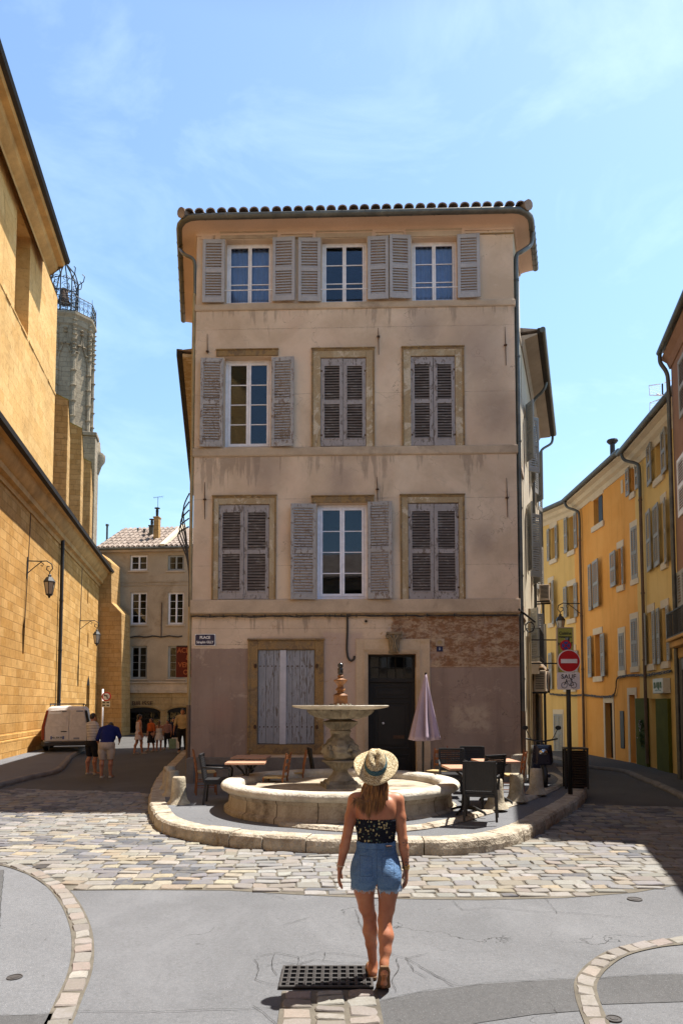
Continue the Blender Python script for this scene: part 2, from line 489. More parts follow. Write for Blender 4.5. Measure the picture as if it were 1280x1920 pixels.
M['church_hi'] = stone_blocks('church_upper_stone', (.66,.42,.17), (.58,.33,.11), (.52,.30,.10), 1.2, .46, .025, .4, .004)
M['church_dark'] = stone_blocks('church_old_brown_stone', (.50,.31,.13), (.42,.24,.085), (.30,.18,.07), .6, .3)
M['tower'] = stone_blocks('tower_grey_stone', (.34,.28,.20), (.27,.22,.155), (.20,.155,.11), .8, .35)
M['corniche'] = weathered('church_moulding_stone', (.50,.30,.11), .9, .35, 1.5, 40, .5, .01)
M['lichen'] = weathered('yellow_lichen', (.34,.26,.03), .95, .3, 8)
M['black_edge'] = weathered('dark_eave_edge', (.035,.028,.022), .8, .3, 4)

M['trim'] = weathered('cream_trim', (.52,.40,.285), .9, .3, 1.2, 60, .5, .005, stain=(.24,.18,.13))
M['trim_pink'] = weathered('pink_cornice_plaster', (.66,.48,.36), .9, .12, 1.0, 60, .3, .003)
def patchy(name, cols, sc=3.2, dirt=(.12,.075,.04)):
    t = NT(name); v = t.co(); a = t.noise(sc, 8, .72, vec=t.scale(v, (1,1,.6)), dist=.9); b = t.noise(sc*1.7, 7, .75, dist=.6); f = t.noise(45, 4, .7)
    col = t.mix(t.rng(a, .42, .50), cols[0], cols[1]); col = t.mix(t.rng(b, .53, .57), col, cols[2]); col = t.mix(t.rng(a, .60, .63), col, cols[3])
    col = t.mix(t.rng(b, .36, .33, 0, .6), col, dirt); col = t.mix(t.rng(f, .45, .7, 0, .5), col, dk(cols[0], .45))
    return t.out(col, .93, t.bump(t.math('ADD', t.math('MULTIPLY', b, 2.0), f), .8, .01), None, .12)
M['stone_frame'] = patchy('ochre_window_stone', ((.45,.36,.24),(.38,.28,.165),(.56,.47,.35),(.50,.42,.32)), 1.6)
M['stone_frame_brown'] = patchy('brown_window_stone', ((.25,.175,.10),(.31,.20,.09),(.20,.135,.08),(.40,.30,.17)), 2.4)
M['door_stone'] = weathered('pale_door_stone', (.58,.44,.30), .9, .2, 1.6, 50, .5, .006, stain=(.42,.29,.15))
M['keystone'] = weathered('carved_keystone', (.26,.20,.13), .95, .4, 9, 40, .9, .015)
M['sh_new'] = weathered('lilac_grey_shutter_paint', (.385,.368,.37), .6, .12, 3, 30, .2, .002)
def peel(name, c, under, amt=.56, sc=26, stretch=(1,1,.12)):
    t = NT(name); v = t.scale(t.co(), stretch); a = t.noise(sc, 6, .7, vec=v); b = t.noise(3, 5, .6)
    f = t.math('ADD', a, t.math('MULTIPLY', t.math('SUBTRACT', b, .5), .35))
    k = t.rng(f, amt, amt+.04)
    col = t.mix(t.rng(b, .3, .7), dk(c, .85), dk(c, 1.12)); col = t.mix(k, col, under)
    return t.out(col, .8, t.bump(t.math('SUBTRACT', a, t.math('MULTIPLY', k, .6)), .7, .006), None, .25)
M['sh_old'] = peel('peeling_grey_shutter_paint', (.355,.34,.335), (.20,.155,.13), .55, 20, (1,1,.5))
M['sh_worn'] = peel('worn_shutter_frame', (.33,.30,.295), (.17,.14,.125), .55, 18, (1,1,.4))
M['sh_slat'] = peel('bare_dark_slats', (.15,.12,.105), (.25,.215,.19), .56, 14, (.35,1,1))
M['plank'] = peel('flaking_grey_planks', (.27,.28,.31), (.14,.12,.11), .565, 42, (1,1,.10))
M['plank_w'] = peel('pale_grey_batten', (.48,.48,.53), (.3,.26,.23), .66, 26, (1,1,.13))
M['win_white'] = flat('white_window_paint', (.74,.71,.72), .45)
M['win_cool'] = flat('bright_white_window_paint', (.72,.72,.80), .45)
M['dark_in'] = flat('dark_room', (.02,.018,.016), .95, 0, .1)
M['door_black'] = weathered('dark_door_wood', (.016,.014,.013), .5, .3, 3, 50, .3, .003, spec=.3)
M['iron'] = weathered('black_iron', (.02,.019,.018), .55, .3, 6, 60, .3, .002, spec=.4)
M['iron_rust'] = weathered('rusty_iron', (.09,.05,.03), .8, .4, 6, 60, .4, .002)
M['zinc'] = weathered('weathered_zinc_gutter', (.115,.115,.105), .45, .3, 3, 40, .3, .002, metal=.5, c2=(.17,.165,.14))
M['zinc_dark'] = M['zinc']
M['pipe_brown'] = weathered('brown_drain_pipe', (.15,.095,.06), .6, .3, 3)
M['pipe_ochre'] = weathered('ochre_drain_pipe', (.36,.26,.13), .7, .3, 3)
M['tile'] = weathered('clay_roof_tiles', (.27,.19,.145), .9, .4, 2.2, 30, .6, .01, c2=(.38,.31,.255), stain=(.10,.08,.065))
M['tile_dk'] = M['tile']
M['cable'] = flat('black_cable', (.03,.025,.02), .6)
M['side_wall'] = weathered('cream_side_render', (.58,.50,.37), .93, .18, .8, 60, .4, .006, stain=(.40,.31,.20))
M['soffit'] = weathered('grey_soffit', (.40,.33,.26), .9, .2, 1.5)
def row_wall(name, c, c2):
    t = NT(name); v = t.co(False); a = t.noise(.5, 6, .65, vec=v, dist=.3); s2 = t.noise(1.0, 6, .7, vec=t.scale(v, (3,3,.3)))
    col = t.mix(t.rng(a, .35, .65), c, c2); col = t.mix(t.rng(s2, .5, .72, 0, .35), col, dk(c, .55))
    f = t.noise(70, 3, .6, vec=v); col = t.mix(t.rng(f, .4, .7, 0, .15), col, dk(c, .5))
    return t.out(col, .93, t.bump(t.math('ADD', f, t.math('MULTIPLY', a, 3)), .4, .006), None, .12)
M['yellow'] = row_wall('yellow_render', (.68,.44,.15), (.76,.52,.20))
M['orange'] = row_wall('orange_render', (.74,.34,.08), (.82,.42,.125))
M['brown_wall'] = row_wall('brown_pink_render', (.27,.155,.105), (.36,.22,.155))
M['beige'] = weathered('beige_far_render', (.42,.32,.215), .93, .2, .7, 30, .4, .01, stain=(.26,.185,.11))
M['arcade'] = stone_blocks('arcade_ochre_stone', (.42,.29,.14), (.36,.24,.11), (.25,.17,.08), .9, .42)
M['cream'] = weathered('cream_surround', (.70,.58,.42), .88, .12, 2, 50, .3, .003)
M['sh_grey'] = weathered('grey_green_shutter', (.34,.33,.30), .6, .12, 3, 40, .2, .002)
M['sh_brown'] = M['sh_grey']
M['sh_dark'] = M['sh_grey']
M['green_door'] = weathered('olive_green_paint', (.10,.105,.012), .8, .2, 2.5, 40, .2, .002, spec=.1)
M['grey_shop'] = weathered('grey_shopfront_paint', (.12,.115,.11), .5, .15, 2)
M['shop_in'] = flat('shop_white_wall', (.45,.45,.45), .8)

def glass(name, tint=(.75,.8,.9)):
    t = NT(name); nt = t.t; nt.nodes.remove(t.b)
    fr = t.n('ShaderNodeFresnel'); fr.inputs['IOR'].default_value = 1.5
    tr = t.n('ShaderNodeBsdfTransparent'); tr.inputs['Color'].default_value = (*tint, 1)
    gl = t.n('ShaderNodeBsdfGlossy'); gl.inputs['Roughness'].default_value = .03
    ms = t.n('ShaderNodeMixShader'); t.link(fr.outputs[0], ms.inputs[0]); t.link(tr.outputs[0], ms.inputs[1]); t.link(gl.outputs[0], ms.inputs[2])
    nt.links.new(ms.outputs[0], nt.nodes['Material Output'].inputs['Surface']); return t.m
M['glass'] = glass('window_glass')
M['curtain'] = weathered('pale_blue_curtain', (.50,.55,.62), .9, .1, 4)

# ground
def asphalt(name, c, var=.16, fine=120):
    t = NT(name); v = t.raw(); a = t.noise(.5, 6, .65, vec=v, dist=.6); f = t.noise(fine, 3, .75, vec=v); g = t.noise(28, 5, .7, vec=v); b = t.noise(2.4, 7, .75, vec=v, dist=.3)
    col = t.mix(t.rng(a, .35, .65), dk(c, 1-var), dk(c, 1+var))
    col = t.mix(t.rng(b, .56, .68, 0, .28), col, dk(c, .68)); col = t.mix(t.rng(b, .30, .40, .3, 0), col, dk(c, 1.3))
    col = t.mix(t.rng(f, .36, .60, 0, .75), col, dk(c, .35)); col = t.mix(t.rng(f, .58, .68, 0, .9), col, dk(c, 2.1))
    col = t.mix(t.rng(g, .48, .64, 0, .45), col, dk(c, .5)); g2 = t.noise(.8, 8, .75, vec=t.scale(v, (1,.6,1)), dist=.3); col = t.mix(t.rng(g2, .5, .66, 0, .22), col, dk(c, 1.35))
    sp = t.noise(7, 5, .6, vec=v); col = t.mix(t.rng(sp, .66, .72, 0, .55), col, dk(c, .35))
    wv = t.n('ShaderNodeTexNoise'); wv.inputs['Scale'].default_value = 2.5; wv.inputs['Detail'].default_value = 6; t.link(v, wv.inputs['Vector'])
    ad = t.n('ShaderNodeVectorMath', operation='ADD'); t.link(v, ad.inputs[0]); t.link(wv.outputs['Color'], ad.inputs[1])
    vo = t.n('ShaderNodeTexVoronoi', feature='DISTANCE_TO_EDGE'); vo.inputs['Scale'].default_value = .42; t.link(ad.outputs[0], vo.inputs['Vector'])
    ck = t.math('MULTIPLY', t.math('LESS_THAN', vo.outputs['Distance'], .0022), t.rng(t.noise(.9, 3, .5, vec=v), .5, .6))
    col = t.mix(ck, col, dk(c, .25))
    return t.out(col, .88, t.bump(t.math('SUBTRACT', t.math('ADD', f, g), t.math('MULTIPLY', ck, 2)), .55, .006), None, .25)
M['asph'] = asphalt('square_asphalt', (.165,.168,.178))
M['asph_light'] = asphalt('pale_footway_asphalt', (.18,.184,.195), .1)
M['asph_dark'] = asphalt('dark_asphalt_patch', (.105,.105,.108), .12, 110)
M['asph_road'] = asphalt('street_asphalt', (.10,.098,.095), .15, 120)
M['terrace'] = asphalt('terrace_asphalt', (.165,.168,.178), .08, 200)
M['setts'] = attr_mat('paving_stones', .85, 55, .006)
M['joint'] = weathered('sandy_joints', (.13,.115,.092), .95, .3, 6, 60)
M['kerb'] = weathered('limestone_kerb', (.40,.335,.25), .92, .35, 4.0, 22, 1.0, .03, c2=(.56,.49,.39), stain=(.20,.15,.10))
M['kerb_dk'] = weathered('worn_street_kerb', (.20,.175,.15), .92, .3, 3.0, 22, .8, .01)
M['crack'] = flat('crack_filler', (.035,.035,.035), .9, 0, .1)
M['cast'] = weathered('cast_iron_drain', (.05,.045,.042), .6, .3, 8, 60, .4, .002, spec=.5)
M['cast_lit'] = weathered('worn_iron_bars', (.055,.05,.048), .6, .3, 8, 60, .4, .002, spec=.5)
M['pit'] = flat('dark_drain_pit', (.006,.006,.006), .95, 0, .05)
# ================================================================== THE SETTING: ground
def sheet(name, pts, z, m, kind='structure'):
    mb = MB(); mb.poly([(p[0], p[1], z) for p in pts])
    o = mb.build(name, m, fix=False)
    me = o.data
    if me.polygons[0].normal.z < 0: me.flip_normals()
    return tag(o, kind=kind)
def gp(L, z=0.0): return [tuple(at_z(x, y, z)[:2]) for x, y in L]
sheet('ground', [(-150,-60),(150,-60),(150,240),(-150,240)], 0.0, M['asph'])

def add_stones(mb, cols, origin, ax, ay, length, width, h, rr, pal, gap=.012):
    """one paving stone; origin = centre; ax, ay = 2D unit axes"""
    hx, hy = length/2 - gap/2, width/2 - gap/2
    tilt = (rr.uniform(-.006,.006), rr.uniform(-.006,.006)); z = h + rr.uniform(-.004,.005)
    ring = []
    pts = [(-1,-1),(0,-1.0),(1,-1),(1,0),(1,1),(0,1),(-1,1),(-1,0)]
    jit = [(rr.uniform(-.012,.012), rr.uniform(-.012,.012)) for _ in pts]
    def P(i, k, zz):
        a = pts[i][0]*hx*k*(.97 if pts[i][1] and pts[i][0] else 1) + jit[i][0]; b = pts[i][1]*hy*k*(.95 if pts[i][1] and pts[i][0] else 1) + jit[i][1]*.7
        return (origin[0]+ax[0]*a+ay[0]*b, origin[1]+ax[1]*a+ay[1]*b, zz + tilt[0]*pts[i][0] + tilt[1]*pts[i][1])
    V = [P(i, 1.0, -.004) for i in range(8)] + [P(i, .985, z-.008) for i in range(8)] + [P(i, .90, z) for i in range(8)]
    Fc = [(i,(i+1)%8,8+(i+1)%8,8+i) for i in range(8)] + [(8+i,8+(i+1)%8,16+(i+1)%8,16+i) for i in range(8)] + [tuple(range(16,24))]
    n0 = len(mb.f); mb.add(V, Fc)
    c = rr.choices([p[0] for p in pal], [p[1] for p in pal])[0]; k = rr.uniform(.82, 1.12)
    cols += [tuple(min(1, x*k*rr.uniform(.97,1.03)) for x in c)] * (len(mb.f) - n0)
def color_faces(o, cols):
    me = o.data; at = me.color_attributes.new('Col', 'FLOAT_COLOR', 'CORNER')
    arr = np.ones((len(me.loops), 4), dtype=np.float32)
    for p, c in zip(me.polygons, cols):
        for li in p.loop_indices: arr[li, :3] = c
    at.data.foreach_set('color', arr.ravel())

PAL = [((.225,.215,.20),4),((.24,.23,.215),4),((.235,.205,.17),2),((.26,.22,.165),1.0),((.19,.19,.195),3),((.10,.105,.118),.8),((.26,.257,.25),2.5),((.21,.19,.17),1.6)]
PALD = [((.27,.25,.22),2),((.28,.235,.175),1.2),((.095,.10,.115),2.4),((.17,.17,.185),2.5),((.30,.27,.21),1)]
cob_px = [(-60,1480),(60,1481),(270,1487),(283,1500),(300,1560),(420,1592),(640,1604),(800,1607),(930,1600),(1020,1560),(1062,1528),(1100,1508),(1180,1513),(1340,1524),
          (1340,1640),(1280,1658),(1190,1674),(1060,1684),(900,1688),(760,1686),(640,1682),(540,1677),(430,1670),(280,1669),(130,1670),(95,1640),(60,1622),(-60,1612)]
COB = gp(cob_px)
COB[0] = (-13.5, COB[0][1]); COB[-1] = (-13.5, COB[-1][1]); COB[13] = (10.5, COB[13][1]); COB[14] = (8.5, COB[14][1])
sheet('paving_joints', COB, .004, M['joint'])
mb = MB(); cols = []; rr = random.Random(3)
y = 7.1
while y < 16.8:
    rw = rr.uniform(.13, .20)
    x = -13.6 + rr.uniform(0, .3)
    while x < 10.5:
        L = rr.uniform(.16, .35); cx = x + L/2
        sag = .10*math.sin(cx*.55 + .4) + .0035*cx*cx
        yy = y + rw/2 + sag
        if in_poly(cx, yy, COB) and in_poly(cx, yy-.04, COB) :
            ang = math.atan(.055*math.cos(cx*.55+.4) + .007*cx)
            dark = mnoise.noise(Vector((cx*.5, yy*.5, 3.3))) > .16
            add_stones(mb, cols, (cx, yy), (math.cos(ang), math.sin(ang)), (-math.sin(ang), math.cos(ang)), L, rw, .016, rr, PALD if dark else PAL)
        x += L
    y += rw
o = mb.build('stone_paving', M['setts'], fix=False); color_faces(o, cols); tag(o, kind='structure')

# curved bands of setts
def band(name, path, rows, wid, step, rr, pal, h=.016, group=None):
    mb = MB(); cols = []
    P = smooth_path(path, 10)
    for r in range(rows):
        off = (r - (rows-1)/2) * wid
        # offset path
        Q = []
        for i in range(len(P)):
            d = (P[min(i+1, len(P)-1)] - P[max(i-1, 0)]).normalized(); Q.append(P[i] + Vector((-d.y, d.x)) * off)
        pos = 0; S = [0]
        for a, b in zip(Q, Q[1:]): S.append(S[-1] + (b-a).length)
        def pt(s):
            s = max(0, min(S[-1]-1e-5, s)); i = max(k for k in range(len(S)) if S[k] <= s); i = min(i, len(Q)-2)
            return Q[i] + (Q[i+1]-Q[i]) * ((s-S[i])/max(S[i+1]-S[i],1e-6)), (Q[i+1]-Q[i]).normalized()
        while pos < S[-1]:
            L = step * rr.uniform(.75, 1.3); c, d = pt(pos + L/2)
            add_stones(mb, cols, c, (d.x, d.y), (-d.y, d.x), L, wid*rr.uniform(.93,1.0), h, rr, pal, .014); pos += L
    # bedding
    A = []; B = []
    for i in range(len(P)):
        d = (P[min(i+1, len(P)-1)] - P[max(i-1, 0)]).normalized(); nn = Vector((-d.y, d.x))
        A.append(P[i] + nn*(rows*wid/2+.01)); B.append(P[i] - nn*(rows*wid/2+.01))
    o = mb.build(name, M['setts'], fix=False); color_faces(o, cols); tag(o, kind='structure')
    bmb = MB()
    for i in range(len(P)-1): bmb.quad((*A[i],.008),(*B[i],.008),(*B[i+1],.008),(*A[i+1],.008))
    b = bmb.build('sett_bedding', M['joint'], fix=False); tag(b, kind='structure')
BPAL = [((.25,.235,.215),3),((.235,.205,.185),3),((.28,.265,.245),2),((.20,.185,.17),2),((.26,.215,.185),1)]
rr = random.Random(11)
band('sett_band', gp([(-40,1612),(20,1622),(62,1636),(100,1658),(130,1692),(150,1735),(156,1778),(150,1825),(132,1870),(108,1925),(70,1990)]), 1, .155, .19, rr, BPAL)
band('sett_band', gp([(1360,1755),(1280,1765),(1220,1772),(1160,1787),(1120,1812),(1098,1842),(1100,1872),(1112,1905),(1130,1945),(1150,1990)]), 1, .135, .17, rr, BPAL)
band('sett_band', [tuple(at_z(618, 1859)[:2]), tuple(at_z(619, 1900)[:2]), tuple(at_z(622, 2040)[:2])], 3, .215, .13, rr, BPAL)
# footway inside the left band, dark repair strips on the right
sheet('footway', gp([(-80,1618),(0,1624),(52,1640),(95,1668),(122,1705),(136,1745),(140,1785),(132,1830),(112,1880),(84,1930),(50,2000),(-200,2000)]), .004, M['asph_light'])
sheet('asphalt_patch', gp([(712,1878),(780,1862),(900,1846),(1000,1840),(1078,1836),(1083,1872),(1088,1896),(1000,1903),(900,1918),(800,1940),(708,1950)]), .004, M['asph_dark'])
sheet('asphalt_patch', gp([(1113,1836),(1200,1829),(1330,1826),(1360,1876),(1250,1880),(1128,1884),(1116,1866)]), .004, M['asph_dark'])
sheet('asphalt_patch', gp([(-60,1908),(60,1905),(104,1902),(98,1925),(60,1990),(-120,1990)]), .008, M['asph_dark'])
sheet('asphalt_patch', gp([(-60,1630),(8,1632),(2,1700),(0,1745),(-8,1810),(-80,1810)]), .008, M['asph_dark'])
# streets beyond the paving
sheet('street', [tuple(p) for p in [(-14,16.55), *gp([(285,1487),(294,1470)]), (-4.6,17.5),(-5.4,21.5),(-6.2,29.0),(-9.5,60),(-30,60),(-16,40),(-12.8,27)]], .004, M['asph_road'])
sheet('street', [*gp([(1096,1508),(1080,1480)]), (5.6,20),(7.5,27),(6,34),(12,34),(9.6,20),(10.4,14.0),(9.2,13.2)], .004, M['asph_road'])

# ribbons of crack
def ribbon(mb, P, wd, z=.010):
    P = [Vector(p) for p in P]
    Q = []
    rr2 = random.Random(len(P) + int(abs(P[0].x)*100))
    for a, b in zip(P, P[1:]):
        n = max(2, int((b-a).length/.05))
        for k in range(n):
            t = k/n; d = (b-a).normalized(); Q.append(a + (b-a)*t + Vector((-d.y, d.x))*rr2.uniform(-.008,.008))
    Q.append(P[-1])
    for i in range(len(Q)-1):
        d = (Q[i+1]-Q[i]).normalized(); n_ = Vector((-d.y, d.x))
        w0 = wd*rr2.uniform(.5,1.2)/2
        mb.quad((*(Q[i]-n_*w0), z), (*(Q[i+1]-n_*w0), z), (*(Q[i+1]+n_*w0), z), (*(Q[i]+n_*w0), z))
cr = MB()
for L in ([(665,1706),(680,1745),(690,1780),(698,1812)], [(480,1795),(520,1788),(560,1796),(600,1786),(660,1792),(700,1800)], [(478,1800),(486,1820),(478,1838),(500,1846),(530,1850)],
          [(500,1812),(530,1806),(560,1810),(590,1800),(640,1808),(690,1806)], [(514,1790),(508,1812),(520,1830)], [(560,1796),(556,1812),(575,1815)], [(610,1788),(606,1802)],
          [(728,1788),(760,1798),(790,1815),(815,1830),(860,1848)], [(742,1798),(748,1820),(735,1835),(742,1862)], [(760,1798),(800,1790)], [(790,1815),(830,1838),(850,1850)], [(760,1798),(775,1822),(800,1836)],
          [(712,1878),(780,1862),(900,1846),(1000,1840),(1078,1836)], [(-60,1908),(60,1905),(104,1900)], [(145,1898),(300,1899),(420,1894),(525,1891)], [(475,1888),(500,1905),(520,1925)],
          [(850,1690),(858,1700),(868,1708)], [(1020,1685),(1035,1700),(1043,1714)], [(870,1708),(920,1702),(1000,1710),(1060,1712),(1180,1722)], [(480,1668),(540,1690)],
          [(1096,1838),(1190,1829),(1330,1826)], [(530,1736),(580,1722)], [(8,1632),(2,1700),(-4,1810)]):
    ribbon(cr, gp(L), .0042)
tag(cr.build('asphalt_cracks', M['crack'], fix=False), kind='structure')

# -------------------------------------------------- raised terrace around the fountain
def kerb_blocks(mb, path, w_, z0, z1, rr, Lr=(.45,.8), gap=.012, rough=.012):
    """path runs with the street on its right-hand side"""
    P = [Vector(p) for p in path]; S = [0]
    for a, b in zip(P, P[1:]): S.append(S[-1] + (b-a).length)
    def pt(s):
        s = max(0, min(S[-1]-1e-5, s)); i = 0
        while i < len(S)-2 and S[i+1] <= s: i += 1
        d0 = (P[min(i+2, len(P)-1)]-P[max(i-1,0)]).normalized()
        return P[i] + (P[i+1]-P[i]) * ((s-S[i])/max(S[i+1]-S[i],1e-6)), Vector((-d0.y, d0.x))
    pos = 0
    while pos < S[-1]-.05:
        L = min(rr.uniform(*Lr), S[-1]-pos)
        m = 5; zt = z1 + rr.uniform(-.006,.006); V = []
        for k in range(m):
            s = pos + gap/2 + (L-gap)*k/(m-1); c, n = pt(s)
            j = rr.uniform(-rough, rough); jz = rr.uniform(-rough,rough)*.4
            q0 = c + n*(j if 0 < k < m-1 else j+.006)
            V += [(*(q0 + n*.0), z0), (*(q0 + n*(-.006+rr.uniform(-.008,.008))), (z0+z1)/2), (*(q0+n*.008), zt-.035+jz), (*(q0+n*.04), zt), (*(q0+n*w_), zt+.004), (*(q0+n*w_), z0)]
        Fc = [(k*6+q, (k+1)*6+q, (k+1)*6+(q+1)%6, k*6+(q+1)%6) for k in range(m-1) for q in range(6)]
        Fc += [tuple(range(6)), tuple((m-1)*6+q for q in range(5,-1,-1))]
        mb.add(V, Fc); pos += L
KERB_H = .21
# travel so that the street is on the right-hand side: start on the right, go round the front, end up the left street
outer_px = [(1062,1452),(1080,1470),(1094,1488),(1097,1500),(1085,1515),(1058,1535),(1020,1560),(975,1583),(930,1596),(870,1604),(800,1606),(720,1605),(640,1603),(560,1600),(470,1593),(390,1584),(332,1573),(298,1558),(282,1535),(280,1508),(290,1478),(308,1452),(322,1437)]
outer = smooth_path(gp(outer_px), 6)
outer = outer + [Vector((-6.3, 27.5))]
# shape check of direction is done by construction: interior on the left-hand side when walking right -> left round the front is away from the camera
def left_off(P, d):
    Q = []
    for i in range(len(P)):
        t = (P[min(i+1,len(P)-1)]-P[max(i-1,0)]).normalized(); Q.append(P[i] + Vector((-t.y, t.x))*d)
    return Q
outer_r = outer
W_OUT = .30
sgn = -1   # walking right->left along the front, the terrace (+y) is on the right-hand side
mbk = MB(); rr = random.Random(5)
kerb_blocks(mbk, list(reversed(outer_r)), W_OUT, -.02, KERB_H, rr)
tag(mbk.build('terrace_kerb', M['kerb'], bevel=.008), kind='structure')
inner = left_off(list(reversed(outer_r)), W_OUT - .02)
pts = [(p.x, p.y) for p in inner] + [(6.6, 21.5), (5.0, 24.0), (-4.0, 28.0)]
mt_ = MB(); mt_.poly([(x, y, KERB_H-.004) for x, y in pts])
o = mt_.build('terrace', M['terrace'], fix=False)
if o.data.polygons[0].normal.z < 0: o.data.flip_normals()
tag(o, kind='structure')
# the upper step on the right
TER2 = .26
in_px = [(520,1549),(600,1557),(680,1561),(760,1559),(830,1550),(890,1535),(950,1516),(1005,1497),(1048,1478),(1060,1464),(1040,1452)]
ip = smooth_path([tuple(at_z(x, y, .21)[:2]) for x, y in in_px], 6)
mbk = MB(); kerb_blocks(mbk, ip, .17, KERB_H-.02, TER2, rr, (.6,1.0), .006, .005)
tag(mbk.build('upper_step_kerb', M['kerb'], bevel=.008), kind='structure')
ii = left_off(ip, .15)
pts = [(p.x, p.y) for p in ii] + [(4.6,17.5), (3.9,15.9), (.6,16.0), (-.9,12.6)]
mt_ = MB(); mt_.poly([(x, y, TER2-.003) for x, y in pts]); mt_.poly([(x, y, KERB_H-.03) for x, y in pts])
o = mt_.build('upper_terrace', M['terrace'], fix=False)
for p in o.data.polygons:
    if p.normal.z < 0: o.data.flip_normals()
    break
tag(o, kind='structure')

# church-side pavement
rrk = random.Random(9)
chp = smooth_path([(-7.0,10.2),(-9.2,13.3),(-9.85,17.0),(-10.0,20.5),(-10.1,24.0),(-11.0,29.0),(-13.0,40.0)], 6)
chp = smooth_path([tuple(at_z(x, y)[:2]) for x, y in ((-120,1516),(-40,1493),(0,1479),(60,1462),(110,1450))] + [(-9.35,24.0),(-10.3,27.0),(-12.5,36.0),(-13.3,42.0)], 6)
mbk = MB(); kerb_blocks(mbk, chp, .16, -.02, .13, rrk, (.7,1.1), .008, .004)
tag(mbk.build('street_kerb', M['kerb_dk'], bevel=.006), kind='structure')
ii = left_off(chp, .15)
sheet('pavement', [(p.x, p.y) for p in ii] + [(-18,44),(-16,12)], .126, M['terrace'])
# right-hand pavement strip
rp_ = smooth_path([(7.6,31.0),(7.7,27.0),(7.75,22.5),(7.6,18.9),(7.35,16.2),(6.9,13.0),(6.0,9.0)], 6)
rp_ = smooth_path([(7.75,29.0),(7.85,25.5)] + [tuple(at_z(x, y)[:2]) for x, y in ((1100,1441),(1160,1448),(1195,1462),(1240,1481),(1300,1512),(1400,1565))], 6)
mbk = MB(); kerb_blocks(mbk, rp_, .14, -.02, .10, rrk, (.7,1.1), .008, .004)
tag(mbk.build('street_kerb', M['kerb_dk'], bevel=.006), kind='structure')
ii = left_off(rp_, .13)
sheet('pavement', [(p.x, p.y) for p in ii] + [(11,29),(11,9)] if ii[0].y < ii[-1].y else [(p.x, p.y) for p in ii] + [(12,9),(12,29)], .097, M['asph_road'])
# ================================================================== BUILDING TOOLS (all in a wall's local frame)
def wall_holes(mb, x0, x1, z0, z1, holes, y=0.0, depth=.25, topf=None):
    """front face at y with rectangular holes (hx0,hx1,hz0,hz1[,depth]) and their reveals"""
    xs = sorted({x0, x1, *[min(max(h[0],x0),x1) for h in holes], *[min(max(h[1],x0),x1) for h in holes]})
    zs = sorted({z0, z1, *[min(max(h[2],z0),z1) for h in holes], *[min(max(h[3],z0),z1) for h in holes]})
    for i in range(len(xs)-1):
        for j in range(len(zs)-1):
            cx, cz = (xs[i]+xs[i+1])/2, (zs[j]+zs[j+1])/2
            if any(h[0] < cx < h[1] and h[2] < cz < h[3] for h in holes): continue
            mb.quad((xs[i],y,zs[j]), (xs[i+1],y,zs[j]), (xs[i+1],y,zs[j+1]), (xs[i],y,zs[j+1]))
    for h in holes:
        d = h[4] if len(h) > 4 else depth
        a, b, c, e = h[:4]
        mb.quad((a,y,c),(a,y,e),(a,y+d,e),(a,y+d,c)); mb.quad((b,y,c),(b,y+d,c),(b,y+d,e),(b,y,e))
        mb.quad((a,y,e),(b,y,e),(b,y+d,e),(a,y+d,e)); mb.quad((a,y,c),(a,y+d,c),(b,y+d,c),(b,y,c))

def window(root, x0, x1, z0, z1, y, m=None, rows=4, fw=.055, curtain=False, name='window', room=True, leaves=2, ajar=False):
    m = m or M['win_white']; mb = MB(); e = .003; fd = .06
    mb.box(x0-e, x0+fw, y, y+fd, z0, z1); mb.box(x1-fw, x1+e, y, y+fd, z0, z1)
    mb.box(x0+fw, x1-fw, y+.001, y+fd-.001, z1-fw, z1+e); mb.box(x0+fw, x1-fw, y+.001, y+fd-.001, z0-e, z0+fw)
    gx0, gx1, gz0, gz1 = x0+fw, x1-fw, z0+fw, z1-fw
    w_ = (gx1-gx0)/leaves; sw = fw*.8
    for k in range(leaves):
        a, b = gx0+k*w_, gx0+(k+1)*w_
        mb.box(a+.002, a+sw, y-.012, y+.035, gz0+.002, gz1-.002); mb.box(b-sw, b-.002, y-.012, y+.035, gz0+.002, gz1-.002)
        mb.box(a+sw, b-sw, y-.010, y+.033, gz1-sw, gz1-.002); mb.box(a+sw, b-sw, y-.010, y+.033, gz0+.002, gz0+sw*1.3)
        for r in range(1, rows):
            z = gz0+sw + (gz1-gz0-2*sw)*r/rows; mb.box(a+sw, b-sw, y-.004, y+.028, z-.011, z+.011)
    o = mb.build(name, m, root, bevel=.004)
    p = MB(); p.box(gx0+sw*.5, gx1-sw*.5, y+.010, y+.016, gz0+sw*.5, gz1-sw*.5); p.build('pane', M['glass'], o)
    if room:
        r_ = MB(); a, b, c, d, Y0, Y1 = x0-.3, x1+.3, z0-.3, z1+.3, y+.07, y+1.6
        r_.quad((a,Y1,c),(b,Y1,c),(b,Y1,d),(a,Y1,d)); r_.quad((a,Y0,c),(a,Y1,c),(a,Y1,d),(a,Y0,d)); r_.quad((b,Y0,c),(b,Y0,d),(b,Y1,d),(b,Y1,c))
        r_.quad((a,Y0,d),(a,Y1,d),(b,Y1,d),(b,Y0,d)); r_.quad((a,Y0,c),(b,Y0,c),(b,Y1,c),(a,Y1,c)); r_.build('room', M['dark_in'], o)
    if curtain:
        c_ = MB(); n = 40; Z = (gz0, gz1)
        for k in range(n):
            xa, xb = gx0+(gx1-gx0)*k/n, gx0+(gx1-gx0)*(k+1)/n
            ya, yb = y+.12+.02*math.sin(k*1.3), y+.12+.02*math.sin((k+1)*1.3)
            c_.quad((xa,ya,Z[0]),(xb,yb,Z[0]),(xb,yb,Z[1]),(xa,ya,Z[1]))
        c_.build('curtain', M['curtain'], o)
    return o

